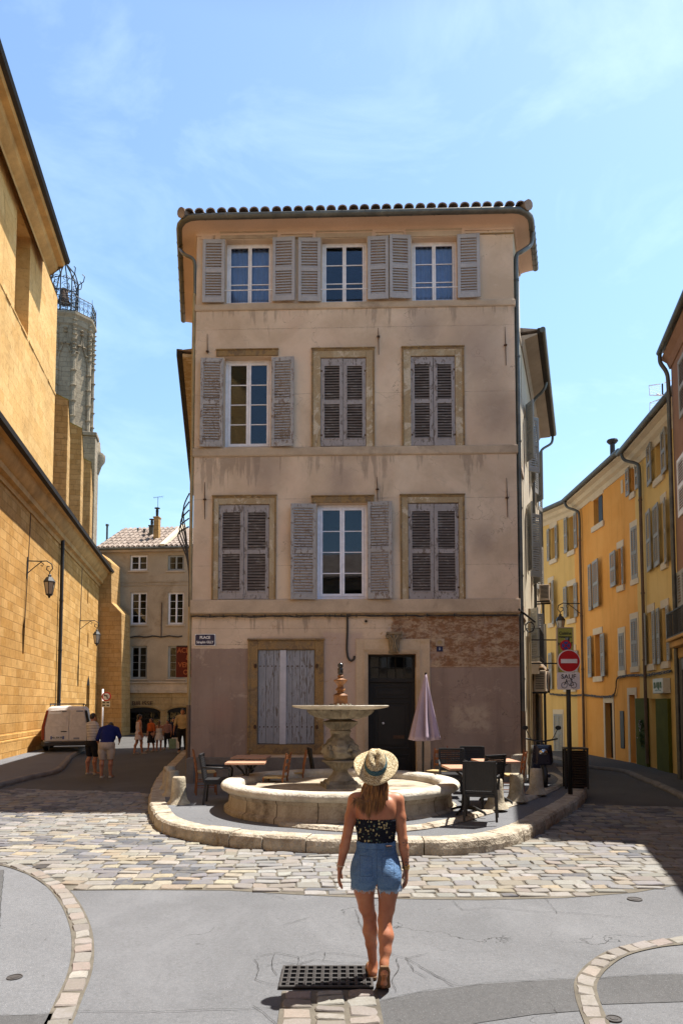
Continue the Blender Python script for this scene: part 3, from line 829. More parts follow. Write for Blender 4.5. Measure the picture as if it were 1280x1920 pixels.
SHUT = {}
def shutter(root, x0, x1, z0, z1, y, m, ang=0.0, hinge='l', style='new', tilt=0.0, name='shutter'):
    """louvred leaf; ang swings it about its hinge away from the wall"""
    w_, h_ = x1-x0, z1-z0; t = .035; st = min(.075, w_*.16); mb = MB()
    top = .10 if style != 'worn' else .17; bot = .13 if style != 'worn' else .17; mid = .10
    mb.box(0, st, -t, 0, 0, h_); mb.box(w_-st, w_, -t, 0, 0, h_)
    mb.box(st, w_-st, -t+.002, -.002, h_-top, h_-.001); mb.box(st, w_-st, -t+.002, -.002, .001, bot)
    zm = h_*.5; mb.box(st, w_-st, -t+.002, -.002, zm-mid/2, zm+mid/2)
    rs = random.Random(int(x0*1000) + int(z0*77)); sl = MB()
    for a, b in ((bot, zm-mid/2), (zm+mid/2, h_-top)):
        n = max(3, int((b-a)/(.064 if style == 'worn' else .064))); p = (b-a)/n
        for k in range(n):
            z = a + p*(k+.5); sg = rs.uniform(-.004,.004) if style == 'worn' else rs.uniform(-.001,.001)
            (sl if style == 'worn' else mb).add([(st,-t+.003,z-p*.48+sg),(w_-st,-t+.003,z-p*.48-sg),(w_-st,-.006,z+p*.14-sg),(st,-.006,z+p*.14+sg),
                    (st,-t+.003,z-p*.28+sg),(w_-st,-t+.003,z-p*.28-sg),(w_-st,-.006,z+p*.34-sg),(st,-.006,z+p*.34+sg)],
                   [(0,3,2,1),(4,5,6,7),(0,1,5,4),(1,2,6,5),(2,3,7,6),(3,0,4,7)])
    if style == 'worn':
        mb.box(st*.75, w_-st*.75, -t-.008, -t+.001, h_-top-.012, h_-top+.014); mb.box(st*.75, w_-st*.75, -t-.008, -t+.001, bot-.014, bot+.012)
        mb.box(st*.72, st*1.15, -t-.007, -t+.001, bot+.013, h_-top-.013); mb.box(w_-st*1.15, w_-st*.72, -t-.007, -t+.001, bot+.013, h_-top-.013)
    bx = MB(); bx.box(st, w_-st, -.003, -.001, bot, h_-top)
    if hinge == 'r':
        mb.v = [(v[0]-w_, v[1], v[2]) for v in mb.v]; sl.v = [(v[0]-w_, v[1], v[2]) for v in sl.v]; o = mb.build(name, m, root, bevel=.003, loc=(x1, y, z0), rot=(0, tilt, ang))
    else:
        o = mb.build(name, m, root, bevel=.003, loc=(x0, y, z0), rot=(0, tilt, -ang))
    if sl.v: sl.build('slats', M['sh_slat'], o)
    return o

def tiles_slope(mb, x0, x1, y0, z0, y1, z1, pitch=.24, r=.105, rows=6, rr=None, drop=.02):
    """canal tiles as overlapping half barrels running up a slope; slope from (y0,z0) to (y1,z1)"""
    rr = rr or random.Random(2); n = max(1, int((x1-x0)/pitch)); p = (x1-x0)/n; K = 6
    for k in range(n):
        cx = x0 + p*(k+.5)
        for j in range(rows):
            a, b = j/rows, (j+1)/rows + .02; jx = rr.uniform(-.008,.008)
            ya, yb = y0+(y1-y0)*a, y0+(y1-y0)*b; za, zb = z0+(z1-z0)*a + .022, z0+(z1-z0)*b
            V = []
            for (yy, zz, rad) in ((ya, za, r*1.05), (yb, zb, r*.9)):
                for q in range(K+1):
                    t = PI*q/K; V.append((cx+jx+rad*math.cos(t), yy, zz+rad*math.sin(t)*.9))
            for (yy, zz, rad) in ((ya, za, r*.88),):
                for q in range(K+1):
                    t = PI*q/K; V.append((cx+jx+rad*math.cos(t), yy, zz-.012+rad*math.sin(t)*.88))
            m_ = K+1
            mb.add(V, [(q, q+1, m_+q+1, m_+q) for q in range(K)] + [(q, 2*m_+q, 2*m_+q+1, q+1) for q in range(K)])

# ================================================================== THE TALL HOUSE
HS = frame_empty('town_house', FM, label='tall narrow four-storey house with faded beige plaster and grey louvred shutters behind the fountain', cat='house')
def L2(wx, wy):
    p = Vector((wx, wy, 0)) - FM.o; return (p.dot(FM.u), p.dot(FM.n))
FW = FM.L
Cc, Dd = L2(4.72, 17.78), L2(-4.32, 20.2)
ZG = FM.loc(640, 402, -.42)[1]           # gutter height
ZW = ZG + .02
foot = [Dd, (0,0), (FW,0), Cc]
def rr4(a, b, c, d, off=0): return FM.rect(a, b, c, d, off)
H_top = [rr4(423,510,449,568), rr4(603,687,447,566), rr4(772,857,445,563)]
H_2 = rr4(420,508,669,838); H_1 = rr4(594,688,944,1123)
Hc = [rr4(601,686,671,837), rr4(770,853,668,836), rr4(410,505,946,1124), rr4(765,860,943,1124)]
H_gw = rr4(483,590,1218,1396); H_door = rr4(690,780,1226,1470); H_door = (H_door[0], H_door[1], .18, H_door[3])
holes = [(*h, .22) for h in H_top] + [(*H_2, .22), (*H_1, .18), (*H_gw, .07), (*H_door, .42)] + [(*h, .07) for h in Hc]
mb = MB(); wall_holes(mb, 0, FW, -.1, ZW, holes)
# side and rear faces
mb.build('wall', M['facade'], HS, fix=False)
sw = MB()
sw.quad((FW,0,-.1),(Cc[0],Cc[1],-.1),(Cc[0],Cc[1],ZW),(FW,0,ZW)); sw.quad((Dd[0],Dd[1],-.1),(0,0,-.1),(0,0,ZW),(Dd[0],Dd[1],ZW)); sw.quad((Cc[0],Cc[1],-.1),(Dd[0],Dd[1],-.1),(Dd[0],Dd[1],ZW),(Cc[0],Cc[1],ZW))
sw.build('side_wall', M['side_wall'], HS, fix=False)
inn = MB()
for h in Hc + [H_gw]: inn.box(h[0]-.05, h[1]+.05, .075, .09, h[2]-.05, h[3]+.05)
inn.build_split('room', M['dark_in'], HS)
# cornice under the eaves
def arc_corner(P, i, r=.12, n=4):
    a, b, c = Vector(P[i-1]), Vector(P[i]), Vector(P[i+1]); d0 = (a-b).normalized(); d1 = (c-b).normalized()
    return [tuple(((b+d0*r)*(1-t)**2 + b*2*t*(1-t) + (b+d1*r)*t*t)) for t in [k/n for k in range(n+1)]]
eave_path = [foot[0]] + arc_corner(foot, 1) + arc_corner(foot, 2) + [foot[3]]
ZC = FM.loc(640, 441)[1]
def curve_prof(w_, z0, z1):
    P = [(0.004, z0), (.03, z0), (.035, z0+.04)]
    for k in range(7):
        t = k/6; P.append((.04 + (w_-.06)*(1-math.cos(t*PI/2)), z0+.05 + (z1-z0-.09)*math.sin(t*PI/2)))
    P += [(w_, z1-.04), (w_, z1), (0.004, z1)]
    return P
mb = MB(); mb.sweep(eave_path, curve_prof(.36, ZC+.10, ZG+.02)); mb.build('cornice', M['trim_pink'], HS, auto=30)
# flat pink frieze with the raised panels between the top windows
mb = MB(); zf0, zf1 = FM.loc(640,446)[1], ZC+.10
xa = FM.loc(376,440)[0]; 
mb.box(-.012, FW+.012, -.028, .0, FM.loc(640,438)[1], zf1)
for a, b, y0, y1 in ((378,400,432,450),(404,414,432,452),(520,527,432,566),(586,592,430,566),(697,704,428,562),(756,761,426,562),(864,871,426,450)):
    x0, x1, z0, z1 = rr4(a, b, y0, y1); mb.box(x0, x1, -.024, -.001, z0, zf1-.02)
mb.build_split('frieze', M['trim_pink'], HS, bevel=.004)
mb = MB()
for a, b, y0, y1 in ((400.5,403.5,434,447),(527.5,585.5,432,449),(704.5,755.5,429,446),(872,962,426,440)):
    x0, x1, z0, z1 = rr4(a, b, y0, y1); mb.box(x0, x1, -.008, -.001, z0, zf1-.12)
mb.build_split('frieze_panel', M['stone_frame_brown'], HS)
# string courses
for (y0, y1, pr, mm) in ((567,579,.03,'trim'),(838,854,.035,'trim'),(1124,1150,.04,'trim')):
    z0, z1 = FM.loc(640,y1)[1], FM.loc(640,y0)[1]
    mb = MB(); mb.sweep([foot[0],(0,0),(FW,0),foot[3]], [(.002,z0),(pr*.6,z0),(pr,z0+.03),(pr,z1-.02),(pr-.008,z1),(.002,z1)]); mb.build('string_course', M[mm], HS)
# dark ledge under the lowest course with the tangle of cables
z = FM.loc(640,1152)[1]; mb = MB(); mb.box(-.02, FW+.02, -.055, -.002, z-.022, z+.012); mb.build('ledge', M['stone_frame_brown'], HS, bevel=.005)
mb = MB(); rc = random.Random(4)
for k in range(3):
    P = []; n = 60
    for i in range(n+1):
        P.append((FW*i/n, -.045-.012*k+rc.uniform(-.004,.004), z-.03 + rc.uniform(-.010,.012) - .012*k + .02*math.sin(i*.8+k)*.5))
    mb.tube(P, .007+.002*k, 5)
P = [FM.loc(651,1152), FM.loc(651,1180), FM.loc(650,1215), FM.loc(652,1232), FM.loc(657,1239), FM.loc(663,1236), FM.loc(664,1230)]
P = smooth_path([Vector((a, -.04, b)) for a, b in P], 5); mb.tube(P, .024, 8)
for px in (395,420,455,498,556,610,618,628,640,655,668,760,800,850,905): x = FM.loc(px,1153)[0]; mb.box(x-.012,x+.012,-.075,-.05,z-.07,z-.0)
mb.build('cable', M['cable'], HS, smooth=True)
# stone surrounds
def surround(px0, px1, py0, py1, hole, m, proud=.03, sill=False, hood=True):
    x0, x1, z0, z1 = rr4(px0, px1, py0, py1); a, b, c, d = hole; mb = MB(); e = .001
    if x0 < a-.02: mb.box(x0, a-e, -proud, -.001, (z0 if not sill else c), z1)
    if x1 > b+.02: mb.box(b+e, x1, -proud, -.001, (z0 if not sill else c), z1)
    mb.box(max(a, x0)+e, min(b, x1)-e, -proud, -.001, d+e, z1-.001)
    o = mb.build('surround', m, HS, bevel=.005); mb = MB()
    if x0 < a: mb.box(x0-.0, x0+.045, -proud-.012, -proud, z0+.002, z1-.05)
    if x1 > b: mb.box(x1-.045, x1, -proud-.012, -proud, z0+.002, z1-.05)
    if hood: mb.box(x0-.012, x1+.012, -proud-.028, -.001, z1, z1+.028); mb.box(x0+.0, x1, -proud-.012, -proud, z1-.045, z1-.001)
    mb.build_split('surround_edge', M['stone_frame_brown'], HS, bevel=.005)
    return x0, x1, z0, z1
surround(584,702,655,838,Hc[0],M['stone_frame']); surround(753,870,652,836,Hc[1],M['stone_frame']); surround(398,518,931,1124,Hc[2],M['stone_frame']); surround(750,871,929,1124,Hc[3],M['stone_frame'])
def lintel(px0, px1, py0, py1, m, pr=.03):
    x0, x1, z0, z1 = rr4(px0, px1, py0, py1); mb = MB(); mb.box(x0,x1,-pr,-.001,z0+.002,z1); mb.box(x0-.01,x1+.01,-pr-.025,-.001,z1,z1+.025); return mb.build('lintel', m, HS, bevel=.005)
lintel(406,522,657,668,M['stone_frame_brown']); lintel(584,701,931,943,M['stone_frame_brown'])
for a, b, c, d in ((414,520,438,448),(593,697,436,446),(761,864,433,444)): lintel(a, b, c, d, M['trim'], .026)
# street-level window surround
x0, x1, z0, z1 = rr4(465,607,1201,1413); a, b, c, d = H_gw; mb = MB()
mb.box(x0,a-.001,-.035,-.001,z0,z1); mb.box(b+.001,x1,-.035,-.001,z0,z1); mb.box(a,b,-.035,-.001,d+.001,z1-.001); mb.box(a,b,-.045,-.001,z0,c-.001)
mb.box(x0-.02,x1+.02,-.07,-.001,z1,z1+.04); mb.box(x0-.001,x0+.05,-.05,-.035,z0+.01,z1-.01); mb.box(x1-.05,x1+.001,-.05,-.035,z0+.01,z1-.01)
o = mb.build('surround', M['stone_frame_brown'], HS, bevel=.006); o['label'] = 'brown stained stone surround of the planked street window'
# plank shutters
def planks(xa, xb, m, rs):
    mb = MB(); n = max(1, round((xb-xa)/.17)); p = (xb-xa)/n
    for k in range(n):
        j = rs.uniform(-.003,.003); mb.box(xa+p*k+.003, xa+p*(k+1)-.003, .012+j, .04, c+.015+rs.uniform(0,.008), d-.012)
    return mb
rs = random.Random(8); xw0, xw1 = FM.loc(524.5,1300)[0], FM.loc(536.5,1300)[0]
for xa, xb in ((a+.01, xw0+.04), (xw1-.03, b-.01)):
    o = planks(xa, xb, None, rs).build('plank_shutter', M['plank'], HS, bevel=.003)
    h = MB()
    for py in (1249,1363):
        zz = FM.loc(530,py)[1]
        for k in range(6):
            xx = xa + (xb-xa)*(k+.5)/6; h.lathe([(.017,0),(.014,.010),(0,.016)], 8, (0,0,0)); 
            h.v[-24:] = [(xx+v[0], .012-v[2], zz+v[1]) for v in h.v[-24:]]
    h.build_split('stud', M['iron_rust'], o)
mb = MB(); mb.box(xw0, xw1, -.012, .011, c+.01, d-.012); o = mb.build('batten', M['plank_w'], HS, bevel=.004); o['label'] = 'pale upright batten over the meeting planks'
hb = MB()
for xx in (a-.05, b+.05):
    for py in (1249,1363):
        zz = FM.loc(530,py)[1]; hb.box(xx-.03,xx+.03,-.06,-.036,zz-.035,zz+.035); hb.tube([(xx,-.06,zz-.05),(xx,-.06,zz+.05)],.016,8)
hb.build_split('hinge', M['iron_rust'], HS)
# shutters (open, painted) on the top floor
for a_, b_, c_, d_, hg, an in ((380,421,449,567,'r',.03),(511,553,445,564,'l',.05),(559,601,446,565,'r',.04),(689,728,443,561,'l',.05),(729.5,770,441,560,'r',.10),(857,899,439,558,'l',.05)):
    x0, x1, z0, z1 = rr4(a_, b_, c_, d_, -.07); o = shutter(HS, x0, x1, z0, z1, -.045, M['sh_new'], an, 'l' if hg == 'l' else 'r')
for a_, b_, c_, d_, hg, an, mm in ((376,418,672,838,'r',.05,'sh_old'),(509,551,670,837,'l',.06,'sh_old'),(545,592,945,1124,'r',.09,'sh_old'),(689,735,941,1123,'l',.12,'sh_old')):
    x0, x1, z0, z1 = rr4(a_, b_, c_, d_, -.06); o = shutter(HS, x0, x1, z0, z1, -.045, M[mm], an, hg, 'old')
# closed, weathered
for a_, b_, c_, d_, an, hg in ((601.5,643,672,837,.012,'l'),(643.7,685.5,672,837,.0,'r'),(770,811.5,669,836,.01,'l'),(812.5,852.5,669,836,.015,'r'),(410.5,457,946.5,1124,.02,'l'),(457.5,504.5,946.5,1124,.0,'r'),(765.5,813,944,1124,.0,'l'),(813.7,859.5,944,1124,.012,'r')):
    x0, x1, z0, z1 = rr4(a_, b_, c_, d_); o = shutter(HS, x0, x1, z0+.01, z1-.005, .03, M['sh_worn'], an, hg, 'worn'); o['label'] = 'closed shutter with bare weathered slats'
    hb = MB()
    xx = 0 if hg == 'l' else 0
    for q in (.12, .85): hb.box(xx-.035, xx+.035, -.045, -.02, (z1-z0)*q-.02, (z1-z0)*q+.02)
    hb.build_split('hinge', M['iron_rust'], o)
# casement windows
window(HS, *H_top[0], .18, rows=3, curtain=True); window(HS, *H_top[1], .18, rows=3); window(HS, *H_top[2], .18, rows=3, curtain=True)
window(HS, *H_2, .18, rows=4, fw=.07); window(HS, *H_1, .14, M['win_cool'], rows=4, fw=.07)
cat_ = None
for h in H_top:
    mb = MB(); zz = h[2] + .30; mb.tube([(h[0]-.05,-.03,zz),(h[1]+.03,-.03,zz)], .012, 6); mb.box(h[0]-.055,h[0]-.03,-.035,.02,zz-.12,zz+.02); mb.build('window_rail', M['win_white'], HS)
# front door
a, b, c, d = H_door
x0 = FM.loc(667,1300)[0]; x1 = FM.loc(806,1300)[0]; z1 = FM.loc(735,1198)[1]
mb = MB(); mb.box(x0, a-.10, -.03, -.001, .0, z1); mb.box(b+.10, x1, -.03, -.001, .0, z1); mb.box(a-.10, b+.10, -.03, -.001, d+.10, z1-.001)
mb.build('door_surround', M['door_stone'], HS, bevel=.006)
mb = MB()
for k, (o0, pr) in enumerate(((.10,.055),(.07,.04),(.035,.025))):
    w_ = .03; mb.box(a-o0, a-o0+w_, -pr, .02, .0, d+o0); mb.box(b+o0-w_, b+o0, -pr, .02, .0, d+o0); mb.box(a-o0+w_, b+o0-w_, -pr, .02, d+o0-w_, d+o0)
mb.build('door_moulding', M['door_stone'], HS, bevel=.004)
mb = MB(); zb = FM.loc(790,1426)[1]; xj0, xj1 = FM.loc(775,1440)[0], FM.loc(806,1440)[0]
mb.box(b+.005, xj1, -.075, -.031, .0, zb); mb.box(x0, a-.005, -.075, -.031, .0, zb); mb.build_split('jamb_base', M['door_stone'], HS, bevel=.01)
# keystone with scroll
kx0, kx1, kz0, kz1 = rr4(727,749,1187,1225); cx = (kx0+kx1)/2; mb = MB()
mb.add([(cx-.10,-.05,kz0-.01),(cx+.10,-.05,kz0-.01),(cx+.14,-.05,kz1-.04),(cx-.14,-.05,kz1-.04),(cx-.09,-.13,kz0+.02),(cx+.09,-.13,kz0+.02),(cx+.13,-.20,kz1-.04),(cx-.13,-.20,kz1-.04),],
       [(0,1,2,3),(4,7,6,5),(0,4,5,1),(1,5,6,2),(2,6,7,3),(3,7,4,0)])
mb.box(cx-.18, cx+.18, -.22, -.03, kz1-.045, kz1+.01)
for s in (-1,1):
    mb.tube([(cx+s*.145,-.02,kz1-.09),(cx+s*.145,-.19,kz1-.09)], .05, 10); mb.tube([(cx+s*.10,-.03,kz0+.03),(cx+s*.10,-.13,kz0+.03)], .03, 10)
    mb.tube(smooth_path([Vector((cx+s*.11,-.20,kz1-.08)),Vector((cx+s*.02,-.215,kz1-.2)),Vector((cx+s*.06,-.15,kz0+.06))],5), .022, 7)
mb.tube([(cx,-.21,kz1-.06),(cx,-.19,kz1-.16),(cx,-.14,kz0+.04)], [.04,.03,.035], 8)
mb.build('keystone', M['keystone'], HS, bevel=.008)
# door leaf: panels, transom grille, letter slot
mb = MB(); zt = FM.loc(735,1275)[1]; yd = .36
mb.box(a, b, yd, yd+.06, .16, zt-.04); mb.box(a, b, yd-.06, yd+.06, zt-.04, zt+.05)
mb.box(a, a+.06, yd-.03, yd+.06, .18, d); mb.box(b-.06, b, yd-.03, yd+.06, .18, d); mb.box(a+.06, b-.06, yd-.03, yd+.06, d-.05, d)
for q0, q1 in ((.30, .85),(.97, zt-.5),(zt-.42, zt-.12)):
    for (u0, u1) in ((a+.13,b-.13),):
        mb.box(u0, u1, yd-.028, yd+.001, q0, q0+.035); mb.box(u0, u1, yd-.028, yd+.001, q1-.035, q1); mb.box(u0, u0+.035, yd-.028, yd+.001, q0+.035, q1-.035); mb.box(u1-.035, u1, yd-.028, yd+.001, q0+.035, q1-.035)
        mb.box(u0+.10, u1-.10, yd-.018, yd+.001, q0+.09, q1-.09)
o = mb.build('front_door', M['door_black'], HS, bevel=.006)
g = MB()
for k in range(1,5): xx = a+.06+(b-a-.12)*k/5; g.tube([(xx,yd-.02,zt+.05),(xx,yd-.02,d-.05)], .010, 6)
g.tube([(a+.06,yd-.022,(zt+d)/2),(b-.06,yd-.022,(zt+d)/2)], .009, 6); g.build('grille', M['iron'], o)
p = MB(); p.box(a+.06,b-.06,yd+.02,yd+.025,zt+.05,d-.05); p.build('pane', M['glass'], o)
p = MB(); p.box(a-.1,b+.1,yd+.5,yd+.55,.1,d+.1); p.build('room', M['dark_in'], o)
p = MB(); q = rr4(737,758,1379,1385, .3); p.box(q[0], q[1], yd-.042, yd-.028, q[2], q[3]); p.build('letter_slot', M['iron_rust'], o)
p = MB(); q = FM.loc(718,1356,.33); p.lathe([(.03,0),(.03,.01),(.012,.02),(.012,.04),(.028,.055),(.02,.075),(0,.08)],12); p.v = [(q[0]+v[0], yd-v[2], q[1]+v[1]) for v in p.v]; p.build('knob', M['win_white'], o, smooth=True)
mb = MB(); mb.box(a-.02, b+.02, -.16, .36, .05, .185); mb.build('doorstep', M['kerb'], HS, bevel=.012)
# plinth
mb = MB(); zp = FM.loc(500,1420)[1]; xk = x0-.01
mb.box(-.03, xk, -.05, -.002, 0, zp); mb.box(x1+.002, FW+.02, -.05, -.002, 0, zp-.04)
mb.build_split('plinth', M['kerb_dk'], HS, bevel=.015)
mb = MB(); q0 = FM.loc(352,1440)[0]; mb.box(-.08, .12, -.09, .05, 0, zp-.02); mb.build('corner_stone', M['kerb_dk'], HS, bevel=.02)
q = rr4(956,985,1414,1470,-.08); mb = MB(); mb.prism([(q[0],-.12),(FW+.10,-.12),(FW+.16,.25),(FW-.02,.25)], .0, q[3]); mb.build('corner_stone', M['kerb'], HS, bevel=.03)
# gutter, pipes
gp_ = []
mb = MB()
off = .40
def off_path(P, d):
    Q = []
    m = len(P)
    for i in range(m):
        ns = []
        for p, q_ in ((P[i-1] if i > 0 else None, P[i]), (P[i], P[i+1] if i < m-1 else None)):
            if p is None or q_ is None: continue
            dd = (Vector(q_)-Vector(p)).normalized(); ns.append(Vector((dd.y, -dd.x)))
        nn = sum(ns, Vector((0,0))); nn = nn/max(nn.length_squared,.3)*len(ns) if len(ns) == 2 else nn
        Q.append(Vector(P[i]) + nn*d)
    return Q
GP = [Vector((p.x, p.y, ZG+.02)) for p in off_path(eave_path, off+.02)]
mb.tube(GP, .075, 12)
for i in range(1, 30):
    # collars along the front
    xx = -.25 + (FW+.5)*i/30
    if i % 2 == 0: mb.tube([(xx-.012,-off-.02,ZG+.02),(xx+.012,-off-.02,ZG+.02)], .082, 12)
for (P, Q) in ((GP[0], GP[1]), (GP[-2], GP[-1])):
    for k in range(1, 8):
        t = k/8; c0 = P+(Q-P)*t; dd = (Q-P).normalized()*.012; mb.tube([c0-dd, c0+dd], .084, 10)
mb.build('gutter', M['zinc'], HS, auto=50)
def pipe(pts, r, m, name='downpipe', collars=(), parent=HS, sub=5):
    mb = MB(); P = smooth_path([Vector(p) for p in pts], sub) if sub > 1 else [Vector(p) for p in pts]; mb.tube(P, r, 12)
    for c in collars: mb.tube([(c[0],c[1],c[2]-.02),(c[0],c[1],c[2]+.02)], r*1.22, 12)
    return mb.build(name, m, parent, auto=50)
xr = FW + .085; yq = .10
g0 = GP[-2] + (GP[-1]-GP[-2])*.18
q1 = FM.loc(985,462,.05); zt = FM.loc(970,486,.1)[1]
pipe([g0 + Vector((0,0,-.05)), g0 + Vector((-.03,0,-.35)), (xr+.16,yq+.03,zt+.22), (xr+.02,yq,zt+.10), (xr,yq,zt-.15), (xr,yq,zt-.5)], .05, M['zinc'])
mb = MB(); mb.tube([(xr,yq,zt-.5),(xr,yq,1.85)], .052, 12)
for z in (zt-.52, zt-2.4, 8.2, 6.6, 5.0, 3.7, 2.6): mb.tube([(xr,yq,z-.02),(xr,yq,z+.02)], .064, 12); mb.box(xr-.09,xr-.03,yq-.02,yq+.02,z-.01,z+.01)
mb.build('downpipe', M['zinc_dark'], HS, auto=50)
mb = MB(); mb.tube([(xr,yq,1.86),(xr,yq,.25)], .062, 12); mb.build('downpipe', M['pipe_brown'], HS, auto=50)
mb = MB(); mb.tube([(xr+.16,yq+.12,3.6),(xr+.16,yq+.12,.25)], .04, 10); mb.tube([(xr+.30,yq+.5,4.3),(xr+.30,yq+.5,.25)], .03, 8); mb.build_split('downpipe', M['pipe_ochre'], HS, auto=50)
mb = MB(); mb.tube([(xr-.1,-.05,4.2),(xr+.35,.3,3.95)], .025, 8)
mb.tube([Vector((xr+.22+.10*math.cos(t*.5), .25, 3.82+.12*math.sin(t*.5))) for t in range(0,26)], .016, 6)
mb.build_split('cable_loop', M['iron'], HS)
# left pipes
pipe([GP[0]+(GP[1]-GP[0])*.85+Vector((0,0,-.08)), (-.30,-.02,ZG-.62), (-.06,-.06,ZG-.80), (-.045,.02,ZG-1.1), (-.045,.05,ZG-1.6)], .042, M['zinc'])
mb = MB(); mb.tube([(-.055,.02,ZG-1.6),(-.055,.02,2.0)], .040, 10); mb.build('downpipe', M['pipe_ochre'], HS, auto=50)
mb = MB(); mb.tube([(-.055,.02,2.0),(-.055,.02,.2)], .052, 10); mb.build('downpipe', M['pipe_brown'], HS, auto=50)
mb = MB()
for k in range(5): mb.tube(smooth_path([Vector((-.10,.0,7.0-.2*k)),Vector((-.24-.03*k,0,6.6-.15*k)),Vector((-.16,.02,5.9-.1*k)),Vector((-.08,0,5.0)),Vector((-.07,-.01,4.3))],5), .016, 6)
mb.build_split('cable_loop', M['cable'], HS, smooth=True)
# iron wall anchors
for px, y0, y1, yc in ((390,627,664,660),(709,616,666,632),(946,614,686,648),(385,905,974,937),(707,895,940,918),(949,897,970,934)):
    mb = MB(); x, za = FM.loc(px, y0); zb = FM.loc(px, y1)[1]; zc = FM.loc(px, yc)[1]
    mb.tube([(x-.008,-.03,za),(x,-.035,zc),(x+.006,-.03,zb)], [.006,.012,.008], 6); mb.box(x-.035,x+.035,-.05,-.005,zc-.012,zc+.012); mb.lathe([(.022,0),(.022,.03),(0,.035)],8); mb.v[-24:] = [(x+v[0], -.025-v[2], zc+v[1]) for v in mb.v[-24:]]
    mb.build('wall_anchor', M['iron_rust'], HS)
mb = MB(); x, z = FM.loc(686,1165); mb.v = []; mb.lathe([(.032,0),(.055,0),(.055,.03),(.032,.03),(.032,0)], 16); mb.v = [(x+v[0], -v[2], z+v[1]) for v in mb.v]; mb.build('vent', M['trim'], HS); mb = MB(); mb.lathe([(.031,0),(.031,.008),(0,.008)],16); mb.v = [(x+v[0],-v[2]-.004,z+v[1]) for v in mb.v]; mb.build('vent_hole', M['dark_in'], HS)
# roof
mb = MB(); r3 = random.Random(6)
rp0 = off_path([foot[0],(0,0),(FW,0),foot[3]], .34)
ctr = Vector((FW*.5, 2.6))
mb.add([(p.x,p.y,ZG+.05) for p in rp0] + [(p.x,p.y,ZG+.11) for p in rp0] + [(FW*.25,2.3,ZG+.95),(FW*.82,1.6,ZG+.95)],
       [(0,1,2,3),(0,4,5,1),(1,5,6,2),(2,6,7,3),(3,7,4,0),(4,8,5),(5,8,9,6),(6,9,7),(7,9,8,4)])
rf = mb.build('roof', M['tile_dk'], HS)
mb = MB(); tiles_slope(mb, -.22, FW+.22, -.47, ZG+.085, .9, ZG+.56, .252, .108, 4, r3)
for (px_, s) in ((-.28,1),(FW+.28,-1)):
    for k in range(5):
        a0 = Vector((px_+s*.16*k, -.44+.30*k, ZG+.12+.10*k)); mb.tube([a0, a0+Vector((s*.2,.36,.11))], [.12,.10], 10)
mb.build('roof_tiles', M['tile_dk'], rf, fix=True)

# ------------------------------------------------------------------ lower house behind, right side (its street side faces the sun)
C0, C1 = (4.74, 17.80), (7.05, 24.4)
FR = Frame(C0, C1)
HR = frame_empty('rear_house', FR, label='cream-rendered lower house joined behind the tall one on its right, with dark gutter', cat='house')
ZR = 11.75
holesR = []
specR = [(1.15,.75,8.6,10.2),(3.1,.8,8.6,10.2),(5.2,.8,8.6,10.2),(1.15,.8,5.6,7.4),(3.2,.8,5.6,7.4),(5.3,.8,5.6,7.4),(1.4,.8,2.95,4.6),(3.4,.8,2.95,4.6),(5.4,.8,2.95,4.6),(1.0,.8,.2,2.3),(3.3,.9,.2,2.3),(5.4,.9,.2,2.3)]
for x, w_, z0, z1 in specR: holesR.append((x-w_/2, x+w_/2, z0, z1))
mb = MB(); wall_holes(mb, 0, FR.L, -.1, ZR, holesR, depth=.15)
mb.quad((FR.L,0,-.1),(FR.L,6,-.1),(FR.L,6,ZR),(FR.L,0,ZR)); mb.quad((0,0,ZR),(0,5,ZR),(FR.L,6,ZR),(FR.L,0,ZR))
mb.quad((0,0,-.1),(0,4,-.1),(0,4,ZR),(0,0,ZR)); mb.quad((0,6,-.1),(FR.L,6,-.1),(FR.L,6,ZR),(0,6,ZR))
mb.build('wall', M['side_wall'], HR)
for i, (a, b, c, d) in enumerate(holesR):
    if c < 1:
        p = MB(); p.box(a, b, .10, .14, c, d); p.build('door', M['sh_grey'] if i % 2 else M['door_black'], HR, bevel=.004); continue
    window(HR, a, b, c, d, .1, rows=3, room=True)
    w2 = (b-a)/2
    shutter(HR, a-w2-.02, a-.02, c, d, -.03, M['sh_dark'], .35 if i % 2 else .6, 'r'); shutter(HR, b+.02, b+w2+.02, c, d, -.03, M['sh_dark'], .25 if i % 3 else .8, 'l')
mb = MB(); mb.sweep([(-.02,0),(FR.L,0),(FR.L,6)], [(.004,ZR-.28),(.03,ZR-.28),(.10,ZR-.12),(.42,ZR-.03),(.42,ZR+.0),(.004,ZR)]); mb.build('eave_soffit', M['soffit'], HR)
mb = MB(); mb.box(-.02, FR.L+.4, -.56, -.42, ZR-.02, ZR+.14); mb.build('eave_board', M['black_edge'], HR, bevel=.02)
mb = MB(); mb.tube([(-.05,-.56,ZR+.06),(FR.L+.42,-.56,ZR+.06)], .075, 10); mb.build('gutter', M['zinc_dark'], HR, auto=50)
mb = MB(); mb.add([(0,-.5,ZR+.1),(FR.L+.4,-.5,ZR+.1),(FR.L+.4,6,ZR+.1),(0,6,ZR+.1),(0,3,ZR+1.0),(FR.L,3,ZR+1.0)], [(0,1,5,4),(1,2,5),(2,3,4,5),(3,0,4),(0,3,2,1)]); mb.build('roof', M['tile_dk'], HR)
pipe([(2.9,-.5,ZR),(2.9,-.42,ZR-.25),(2.9,-.12,ZR-.55),(2.9,-.08,ZR-.9),(2.9,-.08,ZR-2)], .045, M['zinc_dark'], parent=HR)
mb = MB(); mb.tube([(2.9,-.08,ZR-2),(2.9,-.08,.3)], .045, 10); mb.build('downpipe', M['zinc_dark'], HR, auto=50)
